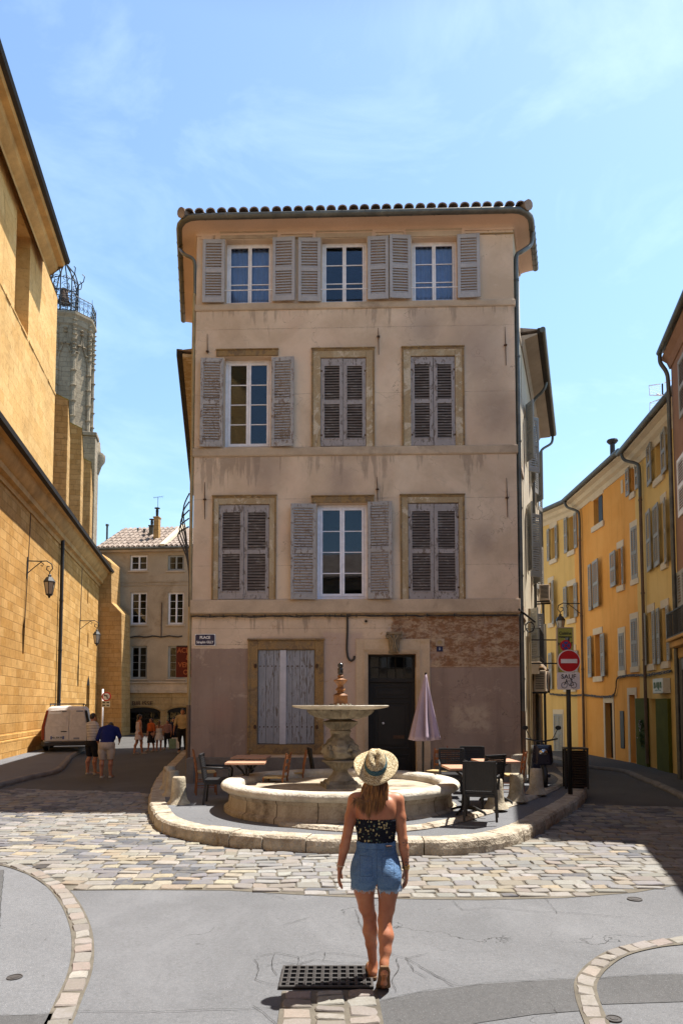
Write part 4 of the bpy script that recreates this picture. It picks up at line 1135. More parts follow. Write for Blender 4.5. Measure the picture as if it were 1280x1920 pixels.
pipe([(FR.L+.35,-.5,ZR),(FR.L+.3,-.45,ZR-.3),(FR.L+.02,-.14,ZR-.6),(FR.L,-.08,ZR-.9),(FR.L,-.08,ZR-2)], .045, M['zinc_dark'], parent=HR)
mb = MB(); mb.tube([(FR.L,-.08,ZR-2),(FR.L,-.08,.3)], .045, 10); mb.build('downpipe', M['zinc_dark'], HR, auto=50)
# band of stone and yellow shop edging at street level
mb = MB(); mb.box(.15,.35,-.05,-.001,0,3.2); mb.box(2.2,2.45,-.05,-.001,0,2.7); mb.build_split('pilaster', M['trim'], HR, bevel=.01)
mb = MB(); mb.box(.2, 4.4, -.35, -.002, 3.02, 3.12); mb.box(.2,.3,-.3,-.002,2.8,3.02); mb.box(4.2,4.3,-.3,-.002,2.8,3.02); mb.build('balcony_slab', M['trim'], HR, bevel=.01)
mb = MB()
for z in (3.25, 4.0): mb.tube([(.3,-.33,z),(2.2,-.33,z)], .014, 6); mb.tube([(.3,-.33,z),(.3,-.0,z)], .014, 6)
for k in range(11): mb.tube([(.3+.19*k,-.33,3.12),(.3+.19*k,-.33,4.0)], .009, 5)
mb.build('balcony_rail', M['iron'], HR)

# ------------------------------------------------------------------ lower house behind, left side
FL = Frame((-6.83, 33.8), (-4.34, 20.24))
HL = frame_empty('rear_house', FL, label='plain rear house joined behind the tall one on its left, only its dark eave showing', cat='house')
ZL = 12.5
mb = MB(); wall_holes(mb, 0, FL.L, -.1, ZL, [(1.2,2.1,.15,2.4),(3.4,4.3,.9,2.5),(6.4,7.4,.15,2.4),(1.2,2.1,4,5.7),(4,4.9,4,5.7),(6.6,7.5,4,5.7),(1.2,2.1,7.2,8.9),(4,4.9,7.2,8.9),(6.6,7.5,7.2,8.9)], depth=.2)
mb.quad((0,0,-.1),(0,7,-.1),(0,7,ZL),(0,0,ZL)); mb.quad((0,7,-.1),(FL.L,7,-.1),(FL.L,7,ZL),(0,7,ZL)); mb.quad((FL.L,0,-.1),(FL.L,7,-.1),(FL.L,7,ZL),(FL.L,0,ZL)); mb.quad((0,0,ZL),(0,7,ZL),(FL.L,7,ZL),(FL.L,0,ZL))
mb.build('wall', M['side_wall'], HL)
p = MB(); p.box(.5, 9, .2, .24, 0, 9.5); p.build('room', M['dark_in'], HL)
mb = MB(); mb.box(-.3, FL.L-.02, -.42, -.002, ZL-.08, ZL+.02); mb.build('eave_soffit', M['stone_frame'], HL)
mb = MB(); mb.box(-.35, FL.L-.02, -.60, -.42, ZL-.06, ZL+.16); mb.build('eave_board', M['black_edge'], HL, bevel=.02)
mb = MB(); mb.add([(-.3,-.55,ZL+.1),(FL.L,-.55,ZL+.1),(FL.L,7,ZL+.1),(-.3,7,ZL+.1),(0,3,ZL+.9),(FL.L,3,ZL+.9)], [(0,1,5,4),(1,2,5),(2,3,4,5),(3,0,4),(0,3,2,1)]); mb.build('roof', M['tile_dk'], HL)

# ------------------------------------------------------------------ things fixed to the tall house
wm = flat('enamel_white', (.75,.75,.75), .3); navy = flat('enamel_navy', (.012,.016,.06), .3)
x0, x1, z0, z1 = rr4(366,404,1189,1211)
SG = empty('street_sign', FM.w((x0+x1)/2, -.012, (z0+z1)/2), FM.rot, 'small navy enamel street name plate with white border, left end of the facade', 'street sign')
w_, h_ = (x1-x0)/2, (z1-z0)/2
mb = MB(); mb.box(-w_, w_, -.012, .008, -h_, h_); mb.build('plate', wm, SG, bevel=.003)
mb = MB(); k = .022
mb.prism_y([(-w_+.012+k,-h_+.012),(w_-.012-k,-h_+.012),(w_-.012,-h_+.012+k),(w_-.012,h_-.012-k),(w_-.012-k,h_-.012),(-w_+.012+k,h_-.012),(-w_+.012,h_-.012-k),(-w_+.012,-h_+.012+k)], -.016, -.011); mb.build('plate_field', navy, SG)
text('lettering', 'PLACE', .085, wm, SG, (0,-.018,.055), depth=.001, bold=.003)
text('lettering', 'S\u00e9raphin GILLY', .078, wm, SG, (0,-.018,-.055), depth=.001, bold=.002, sx=.80)
x0, x1, z0, z1 = rr4(818,829,1212,1222); NP = empty('house_number', FM.w((x0+x1)/2,-.01,(z0+z1)/2), FM.rot, 'tiny dark blue house number plate beside the front door', 'number plate')
mb = MB(); mb.box(-.07,.07,-.01,.008,-.06,.06); mb.build('plate', navy, NP, bevel=.003); text('lettering', '1', .08, wm, NP, (0,-.0115,0), depth=.001, bold=.003)
x0, x1, z0, z1 = rr4(816,832,1198,1211); NP = empty('wall_plaque', FM.w((x0+x1)/2,-.01,(z0+z1)/2), FM.rot, 'worn square cream and ochre tile plaque above the house number', 'plaque')
mb = MB(); mb.box(-.10,.10,-.012,.008,-.085,.085); mb.build('tile', M['trim'], NP, bevel=.004)
mb = MB(); mb.lathe([(.055,0),(.05,.006),(0,.006)],16); mb.v = [(v[0],-.012-v[2],v[1]*.9) for v in mb.v]; mb.build('roundel', M['pipe_ochre'], NP)
# black cat-sized bird on the open window sill
# air conditioners on the rear house
def ac(s, z, lab, big=1.0, off=-.45):
    p = FR.w(s, off, z); A = empty('air_conditioner', p, FR.rot, lab, 'air conditioner', 'air conditioners on the rear house')
    mb = MB(); mb.box(-.42*big,.42*big,0,.30,0,.62*big); mb.build('casing', M['trim'], A, bevel=.02)
    g = MB()
    for k in range(10): z0_ = .07+.05*k*big; g.box(-.43*big-.004,-.42*big,.04,.26,z0_,z0_+.018)
    for r_ in (.08,.14,.2): g.tube([(r_*math.cos(t*PI/12),-.012,.31*big+r_*math.sin(t*PI/12)) for t in range(25)], .006, 4)
    g.build('grille', M['iron'], A)
    b = MB(); b.box(-.35*big,-.31*big,0,-off,-.04,-.001); b.box(.31*big,.35*big,0,-off,-.04,-.001); b.box(-.35*big,-.31*big,-off-.04,-off,-.3,-.04); b.build_split('bracket', M['iron'], A)
ac(3.9, 5.0+.2, 'pale air conditioner box on a bracket high on the side of the cream rear house', .8)
ac(.9, 2.35, 'slatted air conditioner box low on the cream side wall, nearer the corner downpipe', .9)
ac(2.6, 2.4, 'slatted air conditioner box low on the cream side wall, farther up the lane', .9)
# ================================================================== CHURCH (left)
FCH = Frame((-8.03, 4.0), (-15.95, 45.7))
FCU = Frame((-8.66, 4.0), (-16.58, 45.7))
CH = frame_empty('church', FCH, label='tall ochre stone church side with two long cornices and a niche, sunlit along the left', cat='church')
ZCB = FCH.loc(60, 858, -.80)[1]                      # top edge of the aisle cornice
holes = []
def slit(px, y0, y1, w_=.10):
    s, a = FCH.loc(px, y1); b = FCH.loc(px, y0)[1]; holes.append((s-w_/2, s+w_/2, a, b, .35))
slit(43.6,1169,1226,.22); slit(147,1247,1287,.25); slit(165,1103,1132,.3); slit(165,1187,1213,.3)
s0 = FCH.loc(162,1320)[0]; s1 = FCH.loc(168,1320)[0]; za = FCH.loc(165,1285)[1]; holes.append((s0, s1, .1, za, .5))
mb = MB(); wall_holes(mb, -10, FCH.L, -.1, ZCB-.3, holes, depth=.3)
mb.quad((FCH.L,0,-.1),(FCH.L,4,-.1),(FCH.L,4,ZCB-.3),(FCH.L,0,ZCB-.3)); mb.quad((-10,0,-.1),(-10,10,-.1),(-10,10,ZCB-.3),(-10,0,ZCB-.3))
mb.build('wall', M['church'], CH, fix=False)
mb = MB()
for h in holes: mb.box(h[0]-.02, h[1]+.02, h[4]-.01, h[4]+.02, h[2]-.02, h[3]+.02)
mb.build_split('slit_backing', M['dark_in'], CH)
# pointed head of the side door
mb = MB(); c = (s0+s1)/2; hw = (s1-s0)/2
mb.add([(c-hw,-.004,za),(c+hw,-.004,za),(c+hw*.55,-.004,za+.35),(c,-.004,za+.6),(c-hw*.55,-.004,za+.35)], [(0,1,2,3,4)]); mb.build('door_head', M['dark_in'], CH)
mb = MB(); mb.box(-10, FCH.L+.05, -.12, -.002, -.05, .75); mb.box(-10, FCH.L+.05, -.07, -.002, .75, .95); mb.build('plinth', M['church'], CH, bevel=.03)
# aisle cornice and its little roof
prof = [(.004,ZCB-1.15),(.06,ZCB-1.15),(.09,ZCB-.98),(.24,ZCB-.92),(.26,ZCB-.72),(.32,ZCB-.68),(.50,ZCB-.40),(.54,ZCB-.24),(.66,ZCB-.17),(.004,ZCB-.17)]
mb = MB(); mb.sweep([(-10,0),(FCH.L+.1,0),(FCH.L+.1,4)], prof); mb.build('aisle_cornice', M['corniche'], CH, auto=25)
mb = MB(); mb.sweep([(-10,0),(FCH.L+.1,0),(FCH.L+.1,4)], [(.004,ZCB-.165),(.84,ZCB-.165),(.88,ZCB-.02),(.75,ZCB+.03),(.004,ZCB+.10)]); mb.build('aisle_eave', M['black_edge'], CH)
mb = MB(); mb.quad((-10,0,ZCB+.1),(FCH.L+.1,0,ZCB+.1),(FCH.L+.1,4,ZCB+.5),(-10,4,ZCB+.5)); mb.build('aisle_roof', M['tile_dk'], CH)
# upper wall (local y = .63 behind)
UY = .63
su1 = FCU.loc(108, 620)[0]; zn0 = FCU.loc(32, 594)[1]; zn1 = FCU.loc(32, 378)[1]; sn0 = FCU.loc(32, 500)[0]; sn1 = FCU.loc(58, 520)[0]
ZUT = FCU.loc(60, 262, -1.15)[1]; ZUM = FCU.loc(50, 371)[1]
mb = MB(); wall_holes(mb, -10, su1, ZCB-.4, ZUT-.1, [(sn0, sn1, zn0, zn1, .65)], y=UY)
mb.quad((su1,UY,ZCB-.4),(su1,UY+9,ZCB-.4),(su1,UY+9,ZUT-.1),(su1,UY,ZUT-.1)); mb.quad((-10,UY,ZCB-.4),(-10,UY+9,ZCB-.4),(-10,UY+9,ZUT-.1),(-10,UY,ZUT-.1))
mb.quad((sn0-.1,UY+.64,zn0-.1),(sn1+.1,UY+.64,zn0-.1),(sn1+.1,UY+.64,zn1+.1),(sn0-.1,UY+.64,zn1+.1))
mb.build('clerestory_wall', M['church_hi'], CH, fix=False)
q = ZUT; b0 = ZUM
prof = [(.004,b0),(.05,b0),(.06,b0+.12),(.14,b0+.16),(.16,b0+.35),(.20,b0+.40),(.30,q-.9),(.34,q-.8),(.38,q-.78),(.62,q-.55),(.68,q-.38),(.92,q-.34),(.98,q-.22),(.004,q-.22)]
se = min(su1+.3, FCU.loc(133,492,-1.18)[0])
mb = MB(); mb.sweep([(-10,UY),(se,UY)], prof); mb.build('cornice', M['corniche'], CH, auto=25)
mb = MB(); mb.sweep([(-10,UY),(se,UY)], [(.004,q-.215),(1.14,q-.215),(1.20,q-.08),(1.16,q+.02),(.004,q+.06)]); mb.build('roof_edge', M['black_edge'], CH)
mb = MB(); mb.quad((-10,UY,q+.06),(su1,UY,q+.06),(su1,UY+9,q+.10),(-10,UY+9,q+.10)); mb.build('roof', M['tile_dk'], CH)
# ragged ledge
zl = FCU.loc(30, 592)[1]; mb = MB(); rs = random.Random(1); s = -8
zl = FCU.loc(10, 550)[1]
while s < su1:
    L = rs.uniform(.3, .9); d = rs.uniform(.012, .05); mb.box(s, min(su1, s+L-.01), UY-d, UY-.001, zl+rs.uniform(-.04,.0), zl+rs.uniform(.03,.10)); s += L
mb.build('ledge', M['church_hi'], CH, bevel=.015)
# drain and cable on the wall
sp = FCH.loc(109, 1150)[0]
mb = MB(); mb.tube([(sp,-.14,ZCB-.5),(sp,-.14,.5)], .085, 12)
for z in (9.5,7,4.6,2.2): mb.tube([(sp,-.14,z-.03),(sp,-.14,z+.03)], .105, 12)
mb.build('downpipe', M['iron'], CH, auto=50)
mb = MB(); s_ = FCH.loc(50,1100)[0]; mb.tube([(s_+.3,-.02,ZCB-1),(s_+.1,-.02,7.5),(s_-.2,-.02,5.0)], .014, 5); mb.build('cable', M['cable'], CH)
mb = MB(); s_ = FCH.loc(149,1200)[0]; mb.tube([(s_+.3,-.02,ZCB-1),(s_+.1,-.02,7.0),(s_-.2,-.02,4.0)], .016, 5); mb.build('cable', M['cable'], CH)
# column at the far corner
mb = MB(); sc_ = FCH.L - .15
mb.lathe([(.36,.0),(.36,.9),(.30,1.0),(.30,3.2),(.36,3.25),(.42,3.4),(.34,3.5),(.40,3.7),(.24,3.8),(.22,ZCB-1.6),(.30,ZCB-1.5),(.24,ZCB-1.4),(.24,ZCB-1.0)], 16, (sc_,-.30,0)); mb.build('corner_column', M['tower'], CH, auto=40)
# buttresses rising past the aisle roof
for k, (a, b, c, y1, y2) in enumerate(((109,128,133,747,797),(133,154.5,159,803,850),(159,173,177,869,905))):
    off = -.35
    sb = FCU.loc(b, 850, off)[0]; sc2 = FCU.loc(c, 850, off)[0]; zt = FCU.loc(b, y1, off)[1]; y0_ = UY+off
    mb = MB(); mb.add([(sb,y0_,ZCB-.3),(sb,y0_+3.4,ZCB-.3),(sb,y0_+3.4,zt+1.5),(sb,y0_,zt),(sc2,y0_,ZCB-.3),(sc2,y0_+3.4,ZCB-.3),(sc2,y0_+3.4,zt+.2),(sc2,y0_,zt-1.6)],
                      [(0,1,2,3),(4,7,6,5),(0,3,7,4),(1,5,6,2),(2,6,7,3),(0,4,5,1)])
    o = mb.build('buttress', M['church_dark'], CH, bevel=.03)
    mb = MB(); mb.add([(sb,y0_-.004,zt+.03),(sb,y0_+3.4,zt+1.53),(sc2+.02,y0_+3.4,zt+.23),(sc2+.02,y0_-.004,zt-1.57),(sb,y0_-.03,zt-.25),(sc2+.02,y0_-.03,zt-1.9)], [(0,1,2,3),(0,3,5,4)]); mb.build('weathering', M['lichen'], o)
# stair turret at the far end of the aisle
off = -.1
s_a = FCU.loc(176, 930, 0)[0]; zt = FCU.loc(176, 822)[1]
mb = MB(); c0 = (s_a+1.2, UY+.9)
mb.lathe([(1.0,ZCB-.4),(1.0,zt-1.9),(1.05,zt-1.85),(1.25,zt-1.2),(1.45,zt-.9),(1.45,zt-.6),(1.15,zt-.45),(1.1,zt+.3)], 16, (c0[0],c0[1],0)); mb.build('stair_turret', M['tower'], CH, auto=40)
mb = MB(); mb.box(c0[0]-2.0, c0[0]-1.0, UY-.2, UY+1.5, ZCB+.1, zt); mb.box(c0[0]-2.1, c0[0]-.95, UY-.28, UY+1.6, zt, zt+.25); mb.build('pier', M['tower'], CH, bevel=.04)

# tower with iron cage behind
Yt = 49.0
tc_ = at_y(134, 600, Yt); TZ = at_y(150, 606, Yt).z
TW = empty('church_tower', (tc_.x, Yt, 0), R(8), 'grey gothic octagonal tower with iron bell cage behind the end of the church roof', 'tower')
Rt = 1.52; mb = MB()
mb.lathe([(Rt,8),(Rt,TZ-.9),(Rt+.08,TZ-.8),(Rt+.1,TZ-.35),(Rt+.28,TZ-.15),(Rt+.28,TZ)], 8, ph=PI/8); mb.build('shaft', M['tower'], TW)
for k in range(8):
    a = PI/8 + k*PI/4; cx, cy = (Rt+.05)*math.cos(a), (Rt+.05)*math.sin(a); mb = MB()
    mb.tube([(cx,cy,9),(cx,cy,TZ-.3),(cx*1.02,cy*1.02,TZ+.35)], [.16,.13,.02], 6)
    for z in [TZ-.9-1.1*i for i in range(12)]: mb.lathe([(.13,z-.12),(.24,z),(.13,z+.06)], 6, (cx,cy,0))
    for z in [TZ-.2-.35*i for i in range(8)]: mb.lathe([(.08,z-.08),(.22,z),(.08,z+.08)], 4, (cx*1.03,cy*1.03,0), ph=k)
    mb.build('pinnacle', M['tower'], TW)
for k in (5, 6, 7):
    a = PI/4*k; ca, sa = math.cos(a), math.sin(a); rr_ = Rt*math.cos(PI/8)+.02; mb = MB()
    def TP(u, z, o=0): return ((rr_+o)*ca - u*sa, (rr_+o)*sa + u*ca, z)
    L_ = [(-.50,TZ-6.5),(-.50,TZ-3.6),(-.42,TZ-3.0),(-.22,TZ-2.5),(-.06,TZ-2.15),(0,TZ-1.5),(.06,TZ-2.15),(.22,TZ-2.5),(.42,TZ-3.0),(.50,TZ-3.6),(.50,TZ-6.5)]
    mb.tube([TP(u,z,.02) for u, z in L_], .07, 6)
    for u, z in ((-.40,TZ-2.85),(-.2,TZ-2.3),(.2,TZ-2.3),(.40,TZ-2.85),(0,TZ-1.4),(0,TZ-1.15)): 
        n0 = len(mb.v); mb.lathe([(0,-.12),(.16,0),(0,.12)], 6); mb.v[n0:] = [tuple(Vector(TP(u,z,.06)) + Vector(v)) for v in mb.v[n0:]]
    mb.build('ogee_arch', M['tower'], TW)
mb = MB()
Rr = Rt+.2; N8 = [( Rr*math.cos(PI/8+k*PI/4), Rr*math.sin(PI/8+k*PI/4)) for k in range(8)]
for k in range(8):
    a, b = Vector(N8[k]), Vector(N8[(k+1)%8])
    for z in (TZ+.08, TZ+1.15): mb.tube([(*a,z),(*b,z)], .03, 5)
    for i in range(4):
        p = a+(b-a)*(i/4); mb.tube([(*p,TZ),(*p,TZ+1.2)], .022, 5)
        c_ = a+(b-a)*((i+.5)/4); d_ = (b-a).normalized()
        for sgn_, zc in ((1,TZ+.4),(-1,TZ+.85)):
            mb.tube([(c_.x+d_.x*.14*math.cos(t)*(1-t/12)*sgn_, c_.y+d_.y*.14*math.cos(t)*(1-t/12)*sgn_, zc+.17*math.sin(t)*(1-t/12)) for t in [q*.7 for q in range(12)]], .017, 4)
    mb.tube([(*a,TZ),(*a,TZ+1.5)], [.05,.01], 5)
mb.build('iron_railing', M['iron'], TW)
mb = MB(); Rc = 1.0; Hc_ = 4.6; cxo = -.55
for k in range(8):
    a = 2*PI*k/8; x, y = Rc*math.cos(a)+cxo, Rc*math.sin(a)
    mb.tube([(x,y,TZ),(x,y,TZ+2.9),(cxo+(x-cxo)*.75,y*.75,TZ+3.7),(cxo,0,TZ+Hc_)], .045, 5)
    a2 = 2*PI*(k+1)/8; x2, y2 = Rc*math.cos(a2)+cxo, Rc*math.sin(a2)
    for z in (TZ+1.0, TZ+2.0, TZ+2.9): mb.tube([(x,y,z),(x2,y2,z)], .03, 5)
    d_ = Vector((x2-x,y2-y)); c_ = Vector(((x+x2)/2,(y+y2)/2))
    for j in range(6):
        zc = TZ+.35+.5*j; sg = 1 if (j+k) % 2 else -1
        mb.tube([(c_.x+d_.x*.38*math.cos(t)*(1-t/13)*sg, c_.y+d_.y*.38*math.cos(t)*(1-t/13)*sg, zc+.26*math.sin(t)*(1-t/13)) for t in [q*.6 for q in range(16)]], .022, 4)
    mb.tube([(x,y,TZ+2.9),(x+.35*math.cos(a),y+.35*math.sin(a),TZ+3.2),(x+.42*math.cos(a),y+.42*math.sin(a),TZ+3.6),(x+.25*math.cos(a),y+.25*math.sin(a),TZ+3.75)], .035, 5)
mb.build('iron_cage', M['iron'], TW)
mb = MB(); mb.lathe([(.0,TZ+2.6),(.18,TZ+2.55),(.28,TZ+2.2),(.36,TZ+1.7),(.48,TZ+1.5)], 16, (cxo,0,0)); mb.build('bell', M['iron_rust'], TW, smooth=True)

# ================================================================== FAR HOUSE across the street end
YB = 47.2
FB = Frame((at_y(176,1400,YB+.3).x, YB+.3), (at_y(430,1400,YB-.6).x, YB-.6))
HB = frame_empty('shop_house', FB, label='beige three-storey house with arched shopfronts and a clay tile roof closing the left street', cat='house')
ZE = FB.loc(260, 1030, -.25)[1]; def_ = None
wB = [FB.rect(*q) for q in ((244,277,1040.5,1070),(315,345,1040.5,1070),(245,276,1110,1171),(315,345,1110,1171),(245,276,1211,1273),(315,346,1211,1273),(385,415,1110,1171),(385,415,1211,1273))]
a1 = FB.rect(236,301,1336,1398); a2 = FB.rect(314,372,1336,1398); zt = FB.loc(270,1326)[1]
a1 = (a1[0],a1[1],.1,a1[3]); a2 = (a2[0],a2[1],.1,a2[3])
zsp = FB.loc(260,1297)[1]
mb = MB(); wall_holes(mb, 0, FB.L, zsp, ZE, [(*h,.16) for h in wB]); mb.quad((FB.L,0,0),(FB.L,6,0),(FB.L,6,ZE),(FB.L,0,ZE)); mb.quad((0,0,0),(0,6,0),(0,6,ZE),(0,0,ZE)); mb.quad((0,6,0),(FB.L,6,0),(FB.L,6,ZE),(0,6,ZE)); mb.build('wall', M['beige'], HB, fix=False)
mb = MB(); wall_holes(mb, 0, FB.L, 0, zsp, [(*a1,.5),(*a2,.5)], y=-.06); 
mb.build('arcade_wall', M['arcade'], HB, fix=False)
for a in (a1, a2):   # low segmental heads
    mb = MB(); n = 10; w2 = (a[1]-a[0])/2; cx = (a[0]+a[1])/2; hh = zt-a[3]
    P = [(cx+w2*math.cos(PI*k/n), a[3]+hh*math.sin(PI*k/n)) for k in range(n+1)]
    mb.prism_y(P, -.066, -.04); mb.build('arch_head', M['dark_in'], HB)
    mb = MB(); P2 = [Vector((cx+(w2+.10)*math.cos(PI*k/n), -.07, a[3]+(hh+.12)*math.sin(PI*k/n))) for k in range(n+1)]; mb.tube(P2, .06, 6); mb.build('arch_moulding', M['arcade'], HB)
    mb = MB(); mb.box(a[0]+.05,a[1]-.05,.3,.34,.1,a[3]+.3); o = mb.build('shopfront', M['dark_in'], HB)
    mb = MB()
    for k in range(5): xx = a[0]+.06+(a[1]-a[0]-.12)*k/4; mb.box(xx-.03,xx+.03,.2,.28,.1,a[3])
    mb.box(a[0],a[1],.2,.28,a[3]-.45,a[3]-.37); mb.build('shop_frame', M['door_black'], o)
    mb = MB(); mb.box(a[0]+.1,a[1]-.1,.24,.25,.1,a[3]); mb.build('pane', M['glass'], o)
for i, h in enumerate(wB): window(HB, *h, .13, M['win_white'] if i in (0,2,3) else M['sh_grey'], rows=2 if i < 2 else 4, fw=.07, room=True)
mb = MB()
for h in wB: mb.box(h[0]-.1,h[1]+.1,-.09,-.002,h[2]-.10,h[2]-.002)
mb.build_split('sill', M['trim'], HB)
mb = MB(); z0, z1 = FB.loc(260,1296)[1], FB.loc(260,1281)[1]; mb.box(.9,FB.L,-.14,-.002,z0,z1); mb.box(.9,FB.L,-.26,-.002,z1,z1+.10); mb.box(.9,FB.L,-.2,-.0625,z0-.12,z0); mb.build('shop_cornice', M['trim'], HB, bevel=.02)
for py in (1091,1097): 
    mb = MB(); z = FB.loc(260,py)[1]; mb.box(0,FB.L,-.035,-.002,z-.05,z); mb.build('string_course', M['beige'], HB)
mb = MB(); z = FB.loc(260,1194)[1]; mb.tube([(1.6+.3*k,-.06,z+.04*math.sin(k*1.7)) for k in range(16)], .05, 6); mb.build('cable', M['cable'], HB)
mb = MB(); s_, zz = FB.loc(304,1130); mb.tube([(s_,-.05,zz),(s_,-.05,z)], .03, 6); mb.build('cable', M['iron_rust'], HB)
mb = MB(); mb.box(-.1,FB.L,-.30,-.002,ZE-.14,ZE+.02); mb.build('eave_soffit', M['trim'], HB)
mb = MB(); mb.tube([(-.1,-.38,ZE+.05),(FB.L,-.38,ZE+.05)], .09, 8); mb.build('gutter', M['zinc'], HB)
mb = MB(); zr = at_y(260, 992, YB+4.3).z
mb.add([(-.1,-.36,ZE+.07),(FB.L,-.36,ZE+.07),(FB.L,4.2,zr),(-.1,4.2,zr),(-.1,9,ZE),(FB.L,9,ZE)], [(0,1,2,3),(3,2,5,4)]); rf = mb.build('roof', M['tile'], HB)
mb = MB(); tiles_slope(mb, 0, FB.loc(306,1020)[0], -.40, ZE+.11, 4.2, zr+.02, .34, .15, 7, random.Random(12)); mb.build('roof_tiles', M['tile'], rf)
mb = MB(); tiles_slope(mb, FB.loc(311,1020)[0], FB.L, -.40, ZE+.11, 3.0, ZE+.11+(zr-ZE-.1)*.62, .34, .15, 5, random.Random(13)); mb.build('roof_tiles', M['tile'], rf)
mb = MB(); q = FB.loc(308.5,1020)[0]; mb.bar((q,-.4,ZE+.2),(q,4.0,zr+.12),.35,.22); mb.build('verge', M['cream'], rf)
# chimneys
def chim(px0, px1, y0, y1, yo, pot=None, ant=None, m='iron_rust'):
    a = FB.loc(px0, y1, yo); b = FB.loc(px1, y0, yo); mb = MB(); mb.box(a[0], b[0], yo-.2, yo+.25, ZE+.2, b[1]); mb.box(a[0]-.04, b[0]+.04, yo-.24, yo+.29, b[1], b[1]+.1)
    mb.build('chimney', M[m], rf, bevel=.02); c = ((a[0]+b[0])/2, yo)
    if pot:
        z = FB.loc(px0, pot, yo)[1]; mb = MB(); mb.lathe([(.09,b[1]+.1),(.11,z-.1),(.08,z)],10,(c[0],c[1],0)); mb.lathe([(.2,z+.05),(.2,z+.09),(0,z+.13)],10,(c[0],c[1],0)); mb.tube([(c[0],c[1],z-.05),(c[0],c[1],z+.06)],.02,5); mb.build('chimney_pot', M['iron'], rf)
    return c
c = chim(289.5,299.5,972,1015,1.4,955, m='church_dark'); chim(281,289,988,1000,2.4,976, m='zinc_dark')
for px, y0, y1, r_ in ((201.5,983,1000,.12),(259,990,1000,.07),(271,992,1000,.10)):
    s_, z = FB.loc(px, y0, 3.0); mb = MB(); mb.lathe([(r_*.6,ZE+.8),(r_*.6,z-.15),(r_,z-.12),(r_,z)],10,(s_,3.0,0)); mb.build('vent_pipe', M['zinc_dark'], rf)
s_, z = FB.loc(296.5, 932, 1.4); AN = empty('roof_antenna', FB.w(s_,1.4,FB.loc(296,955,1.4)[1]+.1), FB.rot, 'thin television aerial on the chimney of the far beige house', 'antenna')
zA = FB.loc(296,955,1.4)[1]+.1; mb = MB(); mb.tube([(0,0,0),(0,0,z-zA)], .018, 5); mb.build('mast', M['iron'], AN); mb = MB(); mb.tube([(-.35,0,z-zA-.05),(.4,0,z-zA+.06)], .012, 4)
for k in range(5): mb.tube([(-.3+.15*k,-.2,z-zA-.02),(-.3+.15*k,.2,z-zA-.02)], .008, 4)
mb.build('boom', M['iron'], AN)
text('lettering', 'BIJUSSE', .40, M['iron_rust'], HB, (FB.loc(268,1319)[0],-.08,FB.loc(268,1319)[1]), depth=.02, sx=1.15)
# dark stepped church flank in front of the far house
DK = MB(); Yd = 44.9
P = [at_y(px, py, Yd) for px, py in ((181,1400),(228.5,1400),(228.5,1149),(209.5,1129),(209.5,1055),(188,1036),(181,1036))]
P[0].z = P[1].z = 0
x_off = P[1].x
ST = empty('stone_buttress', (x_off, Yd, 0), 0, 'stepped stone buttress at the far end of the church, beside the shop house', 'buttress')
DK.prism_y([(p.x-x_off, p.z) for p in P], 0, 1.8); DK.build('masonry', M['church_dark'], ST, bevel=.05)

